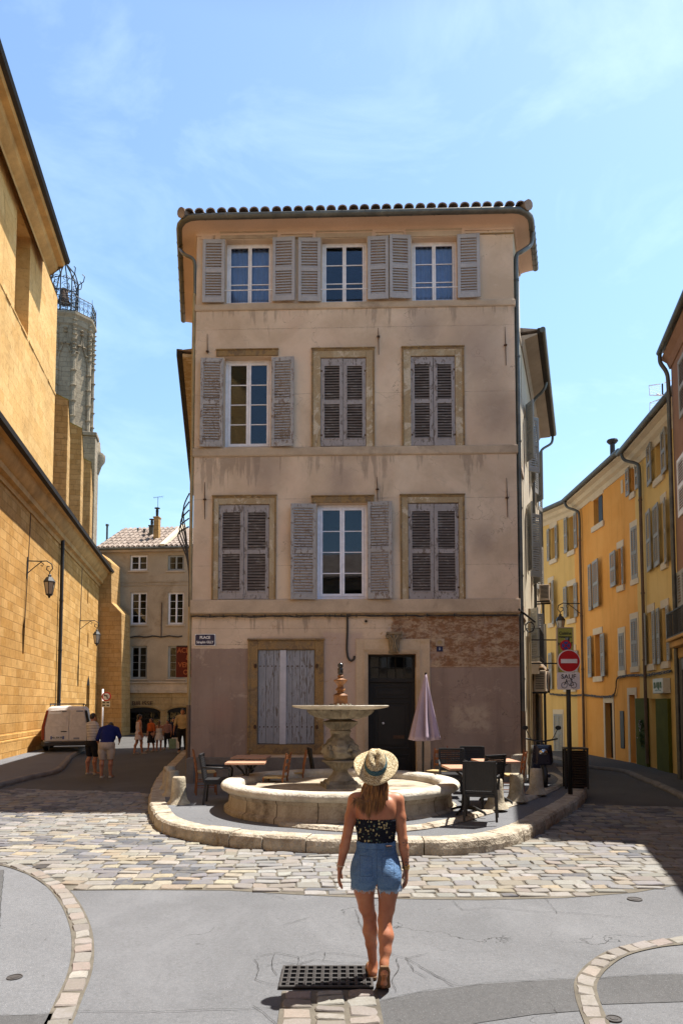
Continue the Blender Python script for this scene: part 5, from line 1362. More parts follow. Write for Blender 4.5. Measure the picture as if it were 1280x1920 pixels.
# ================================================================== RIGHT-HAND ROW
P1, P2, P3, P4 = (8.75, 33.0), (9.50, 28.0), (9.62, 22.4), (9.02, 17.2)
ZP4 = Frame((9.62,22.4),(9.25,19.2)).loc(1262, 776)[1]
def row_house(name, p0, p1, lab, m, ye, items, pipe_px=None, extra=None):
    fr = Frame(p0, p1); H = frame_empty(name, fr, label=lab, cat='house', group=None)
    z0e = fr.loc(proj(fr.w(0,0,8))[0], ye[0], -.0)[1]; z1e = fr.loc(proj(fr.w(fr.L,0,8))[0], ye[1], -.0)[1]
    if p1 == P4: z1e = ZP4
    ze = min(z0e, z1e)
    holes = []
    for it in items:
        if it[0] in ('open','win','door'):
            x0, x1, z0, z1 = fr.rect(*it[1:5]); holes.append((max(x0,.03), min(x1,fr.L-.03), z0 if it[0] != 'door' else .1, z1, .22))
    mb = MB(); wall_holes(mb, 0, fr.L, -.1, ze, holes)
    mb.quad((0,0,ze),(fr.L,0,ze),(fr.L,0,z1e),(0,0,z0e)) if max(z0e,z1e) > ze+.01 else None
    mb.quad((0,0,-.1),(0,7,-.1),(0,7,z0e),(0,0,z0e)); mb.quad((fr.L,0,-.1),(fr.L,7,-.1),(fr.L,7,z1e),(fr.L,0,z1e)); mb.quad((0,7,-.1),(fr.L,7,-.1),(fr.L,7,z1e),(0,7,z0e))
    mb.build('wall', M[m], H, fix=False)
    hi = 0
    for it in items:
        k = it[0]; x0, x1, z0, z1 = fr.rect(*it[1:5])
        if k in ('open','win','door'):
            x0, x1, z0, z1, _ = holes[hi]; hi += 1
            if k == 'open': mb = MB(); mb.box(x0-.02,x1+.02,.20,.24,z0-.02,z1+.02); mb.build('casement', M['cream'] if len(it) < 6 else M[it[5]], H)
            elif k == 'win': window(H, x0, x1, z0, z1, .12, rows=3)
            else: mb = MB(); mb.box(x0-.02,x1+.02,.18,.24,z0-.02,z1+.02); mb.box(x0+.08,x1-.08,.16,.18,z0+.3,z1-.2); mb.build('door', M[it[5] if len(it) > 5 else 'door_black'], H, bevel=.01)
            if k != 'door' or len(it) > 6:
                mb = MB(); mb.box(x0-.13,x1+.13,-.025,-.002,z1+.003,z1+.24); 
                if k != 'door': mb.box(x0-.13,x1+.13,-.07,-.002,z0-.2,z0-.003)
                else: mb.box(x0-.13,x0-.003,-.025,-.002,.1,z1); mb.box(x1+.003,x1+.13,-.025,-.002,.1,z1)
                mb.build_split('trim', M['cream'], H)
        elif k == 'leaf':
            mm = it[5] if len(it) > 5 else 'sh_grey'; an = it[6] if len(it) > 6 else .12; hg = it[7] if len(it) > 7 else 'l'
            shutter(H, x0, x1, z0, z1, -.04, M[mm], an, hg)
        elif k == 'closed':
            xm = (x0+x1)/2
            mb = MB(); mb.box(x0-.10,x1+.10,-.02,-.002,z1+.003,z1+.2); mb.box(x0-.10,x1+.10,-.05,-.002,z0-.18,z0-.003); mb.box(x0-.1,x0-.003,-.02,-.002,z0,z1); mb.box(x1+.003,x1+.1,-.02,-.002,z0,z1); mb.build_split('trim', M['cream'], H)
            shutter(H, x0, xm-.003, z0, z1, -.005, M['sh_grey'], .0, 'l'); shutter(H, xm+.003, x1, z0, z1, -.005, M['sh_grey'], .0, 'r')
        elif k == 'panel':
            mb = MB(); mb.box(x0,x1,-it[6],-.002,z0,z1); mb.build(it[7], M[it[5]], H, bevel=.008)
    # eaves
    mb = MB(); n = 1
    pr = [(.0,-.42),(-.03,-.42),(-.07,-.26),(-.20,-.20),(-.24,-.06),(-.42,-.02),(-.42,.02),(0,.02)]
    A = [(0,p[0]-.003,z0e+p[1]) for p in pr] + [(fr.L,p[0]-.003,z1e+p[1]) for p in pr]; k = len(pr)
    mb.add(A, [(i,(i+1)%k,k+(i+1)%k,k+i) for i in range(k)] + [tuple(range(k)), tuple(range(2*k-1,k-1,-1))]); mb.build('eave_moulding', M['cream'], H, fix=True)
    mb = MB(); mb.tube([(0,-.50,z0e+.10),(fr.L,-.50,z1e+.10)], .085, 10); mb.build('gutter', M['zinc'], H, auto=50)
    mb = MB(); mb.add([(0,-.46,z0e+.12),(fr.L,-.46,z1e+.12),(fr.L,7,z1e+.12),(0,7,z0e+.12),(0,3.2,z0e+.8),(fr.L,3.2,z1e+.8)], [(0,1,5,4),(1,2,5),(2,3,4,5),(3,0,4),(0,3,2,1)]); mb.build('roof', M['tile_dk'], H)
    if pipe_px:
        xs = fr.loc(pipe_px, 1150, -.1)[0]; zt_ = z0e+(z1e-z0e)*xs/fr.L
        pipe([(xs-.5,-.5,zt_),(xs-.42,-.42,zt_-.25),(xs-.1,-.14,zt_-.5),(xs,-.10,zt_-.8),(xs,-.10,zt_-1.6)], .05, M['zinc'], parent=H)
        mb = MB(); mb.tube([(xs,-.10,zt_-1.6),(xs,-.10,.2)], .052, 10)
        for z in (zt_-1.7, 5.5, 3.4): mb.tube([(xs,-.1,z-.03),(xs,-.1,z+.03)], .065, 10)
        mb.build('downpipe', M['pipe_brown'], H, auto=50)
    return fr, H, z0e, z1e
FY1, HY1, _, _ = row_house('terraced_house', P1, P2, 'pale yellow terraced house at the far bend, behind the no entry sign', 'yellow', (985,945), [
    ('open',1033,1042,989,1048,'trim'),('leaf',1042,1047,985,1048),('leaf',1027,1032,992,1052),('leaf',1059,1066,971,1037),('open',1066.5,1077,968,1032,'trim'),('leaf',1077.5,1084,961,1028),
    ('leaf',1036,1045,1089,1170,'sh_brown',.3),('open',1030,1036,1092,1168,'trim'),('leaf',1058,1065.5,1100,1158),('open',1066,1077,1098,1160,'trim'),('leaf',1077.5,1085,1093,1157),
    ('leaf',1078,1087,1220,1287),('leaf',1030,1038,1224,1292,'sh_dark'),('open',1060,1077,1221,1288,'sh_dark'),('closed',1039,1055,1339,1412)])
FO, HO, _, _ = row_house('terraced_house', P2, P3, 'bright orange terraced house in the middle of the right lane', 'orange', (945,848), [
    ('open',1112,1129,932,983,'sh_brown'),('panel',1122,1129.5,930,984,'door_black',.02,'shutter'),('panel',1163.5,1167.5,900,925,'cream',.02,'wall_slot'),('leaf',1175,1183.5,878,930),('open',1184,1192,872,922,'trim'),('leaf',1192.5,1200,865,917),
    ('leaf',1105,1112,1058,1145),('leaf',1113,1128,1050,1139,'sh_brown',.12),('leaf',1146,1159.5,1034,1100,'sh_grey',.12),('open',1160,1167,1027,1098,'yellow'),('leaf',1167.5,1171.5,1025,1095,'sh_brown',.2),('closed',1184,1194.5,987,1086),
    ('leaf',1104,1113,1193,1270),('open',1115,1127.5,1189,1268,'trim'),('leaf',1128,1138,1188,1268),('closed',1161,1170,1187,1257),('closed',1184,1195,1160,1250),
    ('door',1135,1149,1318,1430,'door_black',1),('panel',1163,1170,1333,1403,'iron',.03,'wall_grille'),('door',1181,1192,1303,1445,'trim',1)], 1089)
FY2, HY2, _, ZY2 = row_house('terraced_house', P3, P4, 'golden yellow terraced house with grey shutters beside the brown house', 'yellow', (852,776), [
    ('leaf',1215,1227.5,829,909),('open',1228,1241.5,818,895,'trim'),('leaf',1242,1255,803,887),
    ('leaf',1214.5,1226.5,956,1071),('leaf',1227.5,1242,945,1062,'sh_grey',.1),('open',1242.5,1247.5,940,1055,'trim'),('leaf',1248,1258.5,934,1056,'sh_brown',.25),
    ('leaf',1208,1216,1150,1248),('open',1217,1225.5,1147,1245,'trim'),('leaf',1226,1233,1145,1246),('leaf',1234,1242,1140,1245),('open',1243,1252,1139,1240,'trim'),('leaf',1252.5,1259,1135,1239),
    ('door',1219,1235,1310,1452,'shop_in'),('panel',1197,1217,1309,1450,'green_door',.10,'door_leaf'),('panel',1236,1259,1310,1458,'green_door',.10,'door_leaf')], 1205)
# bundled cables along the row
mb = MB(); rs = random.Random(3)
def W_(fr, px, py, o=-.06): s_, z = fr.loc(px, py, o); return fr.w(s_, o, z)
L_ = [W_(FY1,x,y) for x, y in ((1030,1301),(1050,1303),(1075,1304))] + [W_(FO,x,y) for x, y in ((1095,1303),(1120,1306),(1140,1306),(1150,1303),(1154,1290),(1157,1272),(1175,1267),(1195,1266))] + [W_(FY2,x,y) for x, y in ((1212,1266),(1235,1262),(1258,1258))]
Lp = smooth_path(L_, 8)
for k in range(4): mb.tube([p + Vector((rs.uniform(-.02,0), 0, .03*math.sin(i*.7+k*2)+rs.uniform(-.012,.012))) for i, p in enumerate(Lp)], .014, 5)
tag(mb.build('cable_bundle', M['cable'], None, smooth=True), 'tangled cables running along the orange and yellow house fronts above the doors', 'cable')
# box sign over the green doors
x0, x1, z0, z1 = FY2.rect(1224,1243,1272,1300,-.2)
BS = empty('shop_sign', FY2.w((x0+x1)/2,-.12,(z0+z1)/2), FY2.rot, 'small square white sign with green brush lettering above the green doors', 'sign')
w_, h_ = (x1-x0)/2, (z1-z0)/2; mb = MB(); mb.box(-w_,w_,-.10,.11,-h_,h_); mb.build('box', flat('sign_white',(.5,.5,.45),.5), BS, bevel=.01)
mb = MB(); rs = random.Random(5)
for k in range(7):
    xx = -w_*.7+w_*1.4*k/6; mb.tube([(xx,-.105,-h_*.35+rs.uniform(-.03,.03)),(xx+rs.uniform(-.03,.03),-.105,0),(xx+rs.uniform(-.02,.02),-.105,h_*.5)], rs.uniform(.008,.016), 5)
mb.tube([(-w_*.5,-.105,-h_*.6),(w_*.2,-.105,-h_*.55),(w_*.6,-.105,-h_*.65)], .009, 5)
mb.build('lettering', flat('sign_green',(.02,.12,.05),.5), BS)
# notices on the green door leaf
x0, x1, z0, z1 = FY2.rect(1200,1212,1350,1402,-.1)
mb = MB(); rs = random.Random(15)
WR = empty('door_garland', FY2.w((x0+x1)/2,-.12,z0), FY2.rot, 'leafy garland with pale flowers hanging on the left green door leaf', 'garland')
for k in range(160):
    c = Vector((rs.gauss(0,.10), rs.uniform(-.08,0), rs.uniform(0,z1-z0))); a = Vector((rs.uniform(-1,1),rs.uniform(-1,1),rs.uniform(-1,1))).normalized()*.045; b = a.orthogonal().normalized()*.02
    mb.quad(c-a, c-b, c+a, c+b)
mb.build('leaves', weathered('garland_leaf',(.05,.09,.03)), WR, fix=False)
mb = MB()
for k in range(14): 
    n0 = len(mb.v); c = Vector((rs.gauss(.03,.07), -.10, rs.uniform(.1,z1-z0))); mb.lathe([(0,-.02),(.022,0),(0,.02)],6); mb.v[n0:] = [tuple(c+Vector(v)) for v in mb.v[n0:]]
mb.build('flowers', weathered('garland_flower',(.5,.42,.45)), WR)

# brown house at the right edge
B0, B1 = (8.30, 17.0), (7.25, 12.6)
FBn = Frame(B0, B1); ZBn = FBn.loc(1243, 648, -.25)[1]
BN = frame_empty('brown_house', FBn, label='brownish pink house with dark shopfront and iron balcony cut off by the right edge', cat='house')
hb = [FBn.rect(*q) for q in ((1273,1300,650,768),(1271,1300,842,958),(1271,1290,1066,1200))]
mb = MB(); zs = FBn.loc(1270,1228)[1]
mb.quad((0,0,-.1),(FBn.L,0,-.1),(FBn.L,0,ZBn),(0,0,ZBn)); mb.quad((0,0,-.1),(0,6,-.1),(0,6,ZBn),(0,0,ZBn)); mb.quad((FBn.L,0,-.1),(FBn.L,8,-.1),(FBn.L,8,ZBn),(FBn.L,0,ZBn)); mb.quad((0,6,-.1),(FBn.L,8,-.1),(FBn.L,8,ZBn),(0,6,ZBn))
mb.build('wall', M['brown_wall'], BN, fix=False)
for (x0, x1, z0, z1), mm in zip(hb, ('sh_dark','win_white','sh_grey')):
    xm = (x0+x1)/2; shutter(BN, x0, xm-.003, z0, z1, -.004, M[mm], 0, 'l'); shutter(BN, xm+.003, x1, z0, z1, -.004, M[mm], 0, 'r')
    for k in (1,2): shutter(BN, x0+1.6*k, x0+1.6*k+.5, z0, z1, -.004, M[mm], 0, 'l'); shutter(BN, x0+1.6*k+.506, x0+1.6*k+1.0, z0, z1, -.004, M[mm], 0, 'r')
mb = MB(); mb.box(-.02,FBn.L,-.06,-.002,zs-.1,zs+.15); mb.box(-.05,FBn.L,-.22,-.002,zs+.155,zs+.30); mb.build('shop_cornice', M['corniche'], BN, bevel=.02)
mb = MB(); mb.box(.02,.35,-.05,-.001,.05,zs-.12); mb.box(1.5,1.75,-.05,-.001,.05,zs-.12); mb.box(.35,1.5,-.05,-.001,zs-.4,zs-.12); mb.box(.35,1.5,-.04,-.001,.05,.7); mb.build('shopfront', M['grey_shop'], BN, bevel=.01)
mb = MB(); mb.box(.36,1.49,-.02,-.003,.72,zs-.41); mb.build('shop_window', M['door_black'], BN)
mb = MB()
for z in (zs+.40, zs+1.0): mb.bar((-.03,-.26,z),(FBn.L,-.26,z),.03,.03); mb.bar((-.03,-.26,z),(-.03,-.02,z),.03,.03)
for k in range(40): mb.tube([(-.03+.11*k,-.26,zs+.4),(-.03+.11*k,-.26,zs+1.0)], .011, 5)
for k in range(3): mb.tube([(-.03,-.26+.10*k,zs+.4),(-.03,-.26+.10*k,zs+1.0)], .011, 5)
mb.build('balcony_rail', M['iron'], BN)
mb = MB(); mb.box(-.06,FBn.L,-.30,-.002,zs+.305,zs+.38); mb.build('balcony_slab', M['corniche'], BN, bevel=.015)
mb = MB(); mb.sweep([(-.02,6),(-.02,0),(FBn.L,0)], [(.004,ZBn-.4),(.03,ZBn-.4),(.08,ZBn-.22),(.18,ZBn-.08),(.18,ZBn-.02),(.004,ZBn)]); mb.build('eave_soffit', M['brown_wall'], BN)
mb = MB(); mb.tube([(-.08,-.25,ZBn+.06),(FBn.L,-.25,ZBn+.06)], .075, 12); mb.build('gutter', M['zinc_dark'], BN, auto=50)
mb = MB(); mb.add([(-.1,-.22,ZBn+.06),(FBn.L,-.22,ZBn+.06),(FBn.L,8,ZBn+.06),(-.1,6,ZBn+.06),(-.1,3,ZBn+1.1),(FBn.L,3,ZBn+1.1)], [(0,1,5,4),(1,2,5),(2,3,4,5),(3,0,4),(0,3,2,1)]); mb.build('roof', M['tile_dk'], BN)
pipe([(-.03,-.25,ZBn),(-.02,-.24,ZBn-.22),(.03,-.12,ZBn-.5),(.06,-.09,ZBn-.8),(.06,-.09,ZBn-1.6)], .05, M['zinc_dark'], parent=BN)
mb = MB(); mb.tube([(.06,-.09,ZBn-1.6),(.06,-.09,.2)], .052, 10); mb.build('downpipe', M['zinc_dark'], BN, auto=50)
# its lower neighbour, out of frame, whose eave shades the lower right corner
Hn = 7.0
e0 = Vector((4.26+.40*Hn, 9.96+.19*Hn)); e1 = Vector((3.53+.40*Hn, 7.2+.19*Hn)); dd = (e1-e0).normalized()
n0 = Vector((-dd.y, dd.x)) 
if n0.x < 0: n0 = -n0
e0 = e1 - dd*3.2
w0, w1 = e0 + n0*.35, e1 + dd*14 + n0*.35
FN_ = Frame((w0.x,w0.y),(w1.x,w1.y))
NB = frame_empty('corner_house', FN_, label='low plastered house nearer than the brown house, outside the right edge, only its shadow seen', cat='house')
mb = MB(); wall_holes(mb, 0, FN_.L, -.1, Hn, [(1.0+2.4*k,2.0+2.4*k,z,z+1.6) for k in range(4) for z in (.9,4.0)], depth=.2); mb.quad((0,0,-.1),(0,8,-.1),(0,8,Hn),(0,0,Hn)); mb.quad((0,0,Hn),(FN_.L,0,Hn),(FN_.L,8,Hn),(0,8,Hn)); mb.quad((0,8,-.1),(FN_.L,8,-.1),(FN_.L,8,Hn),(0,8,Hn)); mb.build('wall', M['brown_wall'], NB, fix=False)
mb = MB(); mb.box(.5,FN_.L-.5,.2,.24,.5,6.2); mb.build('room', M['dark_in'], NB)
mb = MB(); mb.box(-.0,FN_.L,-.35,-.002,Hn-.08,Hn+.02); mb.build('eave', M['cream'], NB)
# aerial on the yellow roof and chimneys
p = FY2.w(*[FY2.loc(1243, 800, .3)[0], .3, 0]); zb = FY2.loc(1243, 770, .3)[1]
AN = empty('roof_antenna', (p.x, p.y, zb-.4), FY2.rot+R(60), 'white grid television aerial on the golden yellow roof', 'antenna')
mb = MB(); mb.tube([(0,0,0),(0,0,1.25)], .025, 6); mb.build('mast', M['iron'], AN)
mb = MB()
for sx in (-1,1):
    for sz in (-1,1):
        P = [Vector((sx*.05,0,.85+sz*.05)), Vector((sx*.35,-.06,.85+sz*.12)), Vector((sx*.36,-.08,.85+sz*.42)), Vector((sx*.05,-.02,.85+sz*.40))]
        mb.tube(P, .014, 5)
        for k in range(7): z = .85+sz*(.10+.05*k); mb.tube([(sx*.05,-.0,z),(sx*.35,-.07,z)], .005, 4)
mb.tube([(-.1,-.3,.85),(.1,.1,.85)], .02, 5)
mb.build('grid', M['win_white'], AN)
for px, y0, y1, w_, lab in ((1147,825,880,.17,'tall dark chimney flue above the orange roof'),(1158,847,875,.16,'short capped chimney flue beside the taller one on the orange roof')):
    s_, z = FO.loc(px, y0, 1.2); zb_ = FO.loc(px, y1+10, 1.2)[1]
    CHM = empty('chimney_flue', FO.w(s_,1.2,zb_-.6), FO.rot, lab, 'chimney')
    mb = MB(); h_ = z-zb_+.6; mb.lathe([(w_,0),(w_,.9),(w_*.6,.92),(w_*.55,h_-.14)],10); mb.build('pipe', M['iron'], CHM); mb = MB(); mb.lathe([(w_*.9,h_-.14),(w_*1.3,h_-.06),(w_*1.2,h_),(0,h_+.03)],10); mb.build('cowl', M['iron'], CHM)

# added house behind the camera, out of view: mirrored in panes, cuts low sky light
FO_ = Frame((16.0, -12.5), (-16.0, -14.5))
OH = frame_empty('added_opposite_house', FO_, label='long ochre plaster house added behind the viewer, mirrored in window panes and cutting low sky light', cat='house')
mb = MB(); H_ = [(1.6+3.0*k, 2.7+3.0*k, z, z+1.9) for k in range(10) for z in (1.0, 4.4, 7.8)]; wall_holes(mb, 0, FO_.L, -.1, 10.5, H_, depth=.2)
mb.quad((0,0,-.1),(0,8,-.1),(0,8,10.5),(0,0,10.5)); mb.quad((FO_.L,0,-.1),(FO_.L,8,-.1),(FO_.L,8,10.5),(FO_.L,0,10.5)); mb.quad((0,8,-.1),(FO_.L,8,-.1),(FO_.L,8,10.5),(0,8,10.5)); mb.build('wall', M['beige'], OH, fix=False)
for h in H_[::1]:
    w2 = .55; mb = MB(); mb.box(h[0]-w2, h[0]-.02, -.05, -.005, h[2], h[3]); mb.box(h[1]+.02, h[1]+w2, -.05, -.005, h[2], h[3]); mb.build_split('shutter', M['sh_grey'], OH)
mb = MB(); mb.box(.5, FO_.L-.5, .2, .24, .5, 10.5); mb.build('room', M['dark_in'], OH)
mb = MB(); mb.add([(-.3,-.5,10.5),(FO_.L+.3,-.5,10.5),(FO_.L+.3,8,10.5),(-.3,8,10.5),(-.3,4,13),(FO_.L+.3,4,13)], [(0,1,5,4),(1,2,5),(2,3,4,5),(3,0,4),(0,3,2,1)]); mb.build('roof', M['tile_dk'], OH)
# ================================================================== FOUNTAIN
TZ0 = KERB_H - .004
M['fstone'] = weathered('fountain_limestone', (.52,.46,.36), .92, .3, 2.6, 28, 1.0, .02, c2=(.66,.61,.52), stain=(.34,.27,.19))
def basin_mat():
    t = NT('basin_side_stone'); v = t.raw(); X = t.xyz(v); an = t.math('ARCTAN2', X[1], X[0])
    cb = t.n('ShaderNodeCombineXYZ'); t.link(t.math('MULTIPLY', an, 2.0), cb.inputs[0]); t.link(X[2], cb.inputs[1])
    st = t.noise(1.0, 6, .7, vec=t.scale(cb.outputs[0], (5, .9, 1))); b = t.noise(2.0, 6, .7, vec=v); f = t.noise(40, 5, .75, vec=v)
    col = t.mix(t.rng(st, .35, .65), (.34,.28,.205), (.52,.45,.35)); col = t.mix(t.rng(b, .52, .66, 0, .8), col, (.10,.075,.055)); col = t.mix(t.rng(st, .66, .70, 0, .8), col, (.6,.55,.48))
    fr = t.math('FRACT', t.math('MULTIPLY', an, 18/(2*PI))); j = t.math('LESS_THAN', fr, .03); col = t.mix(t.math('MULTIPLY', j, .8), col, (.07,.05,.035))
    col = t.mix(t.rng(f, .4, .7, 0, .4), col, (.12,.09,.065))
    return t.out(col, .93, t.bump(t.math('SUBTRACT', t.math('ADD', f, b), j), .7, .01), None, .15)
M['basin'] = basin_mat()
M['fdark'] = weathered('dark_fountain_stone', (.21,.18,.135), .93, .4, 5, 40, .9, .012, c2=(.36,.32,.25), stain=(.08,.07,.05))  # darker stone for the foot, cup, stem and bowls
M['amber'] = weathered('lime_crusted_amber_stone', (.17,.055,.01), .5, .5, 12, 50, .8, .008, c2=(.33,.13,.025), spec=.5)
fc = at_y(638, 1468, 12.35)
FT = empty('fountain', (fc.x, 12.35, TZ0), 0, 'round stone fountain with a flat dish on a carved stem and an amber finial', 'fountain')
zr = .70 - TZ0
def wob(prof, n, c=(0,0,0)):
    mb = MB(); mb.lathe(prof, n, c); return mb
mb = wob([(2.02,-.02),(2.02,.07),(1.95,.10),(1.93,zr-.22),(1.96,zr-.19),(1.97,zr-.155),(1.93,zr-.14)], 96); mb.build('basin_wall', M['basin'], FT, auto=35)
rim = [(1.93,zr-.14)] + [(1.985+.095*math.cos(a), zr-.075+.075*math.sin(a)) for a in [(-80+20*k)*PI/180 for k in range(9)]] + [(1.95,zr+.0),(1.80,zr-.004),(1.74,zr-.03),(1.72,zr-.08),(1.71,-.0)]
mb = wob(rim, 96); mb.f = [f for f in mb.f if len(f) == 4]; o = mb.build('rim', M['fstone'], FT, auto=50)
mb = MB(); mb.lathe([(1.715,.19),(1.715,.225)], 64); mb.build('basin_floor', M['fstone'], FT)
def water():
    t = NT('clear_water'); nt = t.t; nt.nodes.remove(t.b); fr = t.n('ShaderNodeFresnel'); fr.inputs['IOR'].default_value = 1.33
    bp = t.bump(t.noise(6, 3, .5), .3, .02); t.link(bp, fr.inputs['Normal'])
    tr = t.n('ShaderNodeBsdfTransparent'); tr.inputs['Color'].default_value = (.85,.92,.86,1); gl = t.n('ShaderNodeBsdfGlossy'); gl.inputs['Roughness'].default_value = .04; t.link(bp, gl.inputs['Normal'])
    ms = t.n('ShaderNodeMixShader'); t.link(fr.outputs[0], ms.inputs[0]); t.link(tr.outputs[0], ms.inputs[1]); t.link(gl.outputs[0], ms.inputs[2]); nt.links.new(ms.outputs[0], nt.nodes['Material Output'].inputs['Surface']); return t.m
def fz(py): return 2 - (py-HOR)*12.35/F_PX - TZ0
k_ = 12.35/F_PX
mb = MB()   # square foot
for z0, z1, h0, h1 in ((.125, fz(1466), .31, .31),(fz(1466), fz(1461), .27, .24)):
    mb.add([(-h0,-h0,z0),(h0,-h0,z0),(h0,h0,z0),(-h0,h0,z0),(-h1,-h1,z1),(h1,-h1,z1),(h1,h1,z1),(-h1,h1,z1)], [(0,3,2,1),(4,5,6,7),(0,1,5,4),(1,2,6,5),(2,3,7,6),(3,0,4,7)])
mb.build('foot', M['fdark'], FT, bevel=.01, rot=(0,0,R(12)))
mb = MB(); mb.lathe([(.25,fz(1461)),(.22,fz(1457)),(.15,fz(1450)),(.125,fz(1444)),(.14,fz(1441)),(.16,fz(1440)),(.20,fz(1436),.2),(.27,fz(1430),.26),(.29,fz(1427),.14),(.325,fz(1426)),(.325,fz(1424)),(.27,fz(1423))], 72, flute=18); mb.build('cup', M['fdark'], FT, auto=45)
# carved bulb with masks
mb = MB(); prof = [(.23,fz(1424)),(.29,fz(1415)),(.30,fz(1406)),(.28,fz(1398)),(.22,fz(1388)),(.17,fz(1380)),(.165,fz(1374))]
n = 64; V0 = len(mb.v); NP = 26
rs = random.Random(2); P = smooth_path([Vector(p) for p in prof], 5)
for p in P:
    for k in range(n):
        a = 2*PI*k/n; nn = mnoise.noise(Vector((math.cos(a)*2.6, math.sin(a)*2.6, p.y*7))); env = max(0, math.cos(4*a/2))**2
        r = p.x*(1 + .10*nn + .10*math.cos(4*a)*math.exp(-((p.y-fz(1404))/.16)**2) + .05*math.sin(p.y*60)*math.cos(4*a)); mb.v.append((r*math.cos(a), r*math.sin(a), p.y))
mb.f += [(i*n+k, i*n+(k+1)%n, (i+1)*n+(k+1)%n, (i+1)*n+k) for i in range(len(P)-1) for k in range(n)]
for k in range(4):
    a = PI/4 + k*PI/2 + .2; c = (.27*math.cos(a), .27*math.sin(a)); t = (-math.sin(a), math.cos(a))
    for s in (-1, 1): mb.tube([(c[0]+t[0]*s*(.06+.05*math.cos(q)*(1-q/9)), c[1]+t[1]*s*(.06+.05*math.cos(q)*(1-q/9)), fz(1402)+.06*math.sin(q)*(1-q/9)) for q in [j*.6 for j in range(12)]], .022, 6)
    n0 = len(mb.v); mb.lathe([(0,-.07),(.05,-.04),(.06,.0),(.045,.05),(0,.07)], 10); mb.v[n0:] = [(c[0]*1.1+v[0], c[1]*1.1+v[1], fz(1412)+v[2]) for v in mb.v[n0:]]
mb.build('carved_stem', M['fdark'], FT, auto=60)
mb = MB(); mb.lathe([(.165,fz(1375)),(.19,fz(1372)),(.19,fz(1370)),(.17,fz(1368)),(.18,fz(1367),.1),(.25,fz(1362),.28),(.305,fz(1356),.26),(.31,fz(1353),.08),(.26,fz(1351)),(.19,fz(1349)),(.22,fz(1347))], 96, flute=24); mb.build('lower_bowl', M['fdark'], FT, auto=45)
mb = MB(); mb.lathe([(.22,fz(1348)),(.34,fz(1347),.12),(.46,fz(1344),.26),(.545,fz(1339),.26),(.60,fz(1333),.14),(.58,fz(1331)),(.50,fz(1330))], 144, flute=24); mb.build('upper_bowl', M['fdark'], FT, auto=45)
mb = MB(); mb.lathe([(.50,fz(1331)),(.66,fz(1329.5)),(.80,fz(1327)),(.848,fz(1325.5)),(.858,fz(1323.5)),(.85,fz(1322.2)),(.70,fz(1323.0)),(.2,fz(1324.2)),(0,fz(1324.2))], 72); mb.build('dish', M['fstone'], FT, auto=50)
zt = fz(1320)
mb = MB(); mb.box(-.135,.135,-.135,.135,fz(1324.5),zt+.005); mb.box(-.11,.11,-.11,.11,zt+.005,fz(1304)); mb.lathe([(.14,fz(1304)),(.11,fz(1302)),(.06,fz(1299)),(.055,fz(1297)),(.09,fz(1294)),(.085,fz(1292)),(.05,fz(1288)),(.055,fz(1285)),(.10,fz(1280)),(.122,fz(1277)),(.12,fz(1275)),(.07,fz(1273)),(.04,fz(1271)),(.055,fz(1268)),(.035,fz(1265))], 20)
mb.build('finial', M['amber'], FT, rot=(0,0,R(8)), auto=30)
mb = MB(); mb.lathe([(.035,fz(1265)),(.05,fz(1262)),(.045,fz(1257)),(.055,fz(1254)),(.03,fz(1252.5)),(.045,fz(1250)),(.05,fz(1247)),(.035,fz(1243.5)),(0,fz(1242.5))], 14); mb.build('knob', flat('wet_black_stone',(.03,.03,.03),.2), FT, smooth=True)
mb = MB(); rs = random.Random(3)
for k in range(14):
    a = 2*PI*k/14; n0 = len(mb.v); mb.lathe([(0,-.012),(.03,0),(.02,.02),(0,.025)], 6); mb.v[n0:] = [(.17*math.cos(a)+v[0]*rs.uniform(.7,1.5), .17*math.sin(a)+v[1], fz(1322)+v[2]) for v in mb.v[n0:]]
mb.build('lime_crust', M['fdark'], FT)

# ================================================================== BOLLARDS
M['bollard'] = weathered('rough_limestone_bollard', (.42,.35,.24), .93, .3, 4, 30, 1.0, .012, c2=(.56,.49,.37), stain=(.16,.125,.08))
def bollard(x, y, z, lab, rz):
    mb = MB(); n = 28; prof = [(.215,0),(.205,.02),(.165,.07),(.142,.13),(.135,.20),(.122,.40),(.115,.475),(.10,.492),(0,.496)]
    mb.lathe(prof, n); mb.v = [(v[0]*(1+.03*mnoise.noise(Vector(v)*9)), v[1]*(1+.03*mnoise.noise(Vector(v)*9+Vector((5,0,0)))), v[2]+.006*mnoise.noise(Vector(v)*14)) for v in mb.v]
    o = mb.build('bollard', M['bollard'], None, auto=50, loc=(x,y,z), rot=(0,0,rz)); tag(o, lab, 'bollard', 'stone bollards round the fountain terrace'); return o
for i, (px, py, z, lab) in enumerate(((335,1507,TZ0,'sunlit flared stone bollard at the left kerb, nearest the camera'),(324,1492,TZ0,'shaded stone bollard just behind the sunlit left one'),(317,1480,TZ0,'farthest of the three left bollards, in the shade'),
        (929,1515,TER2,'stone bollard behind the front black wicker chair'),(968,1501,TER2,'middle one of the three right-hand stone bollards'),(1005,1488,TER2,'stone bollard at the far right, beside the scooter'))):
    p = at_z(px, py, z-.003); bollard(p.x, p.y, z-.004, lab, i*1.1)

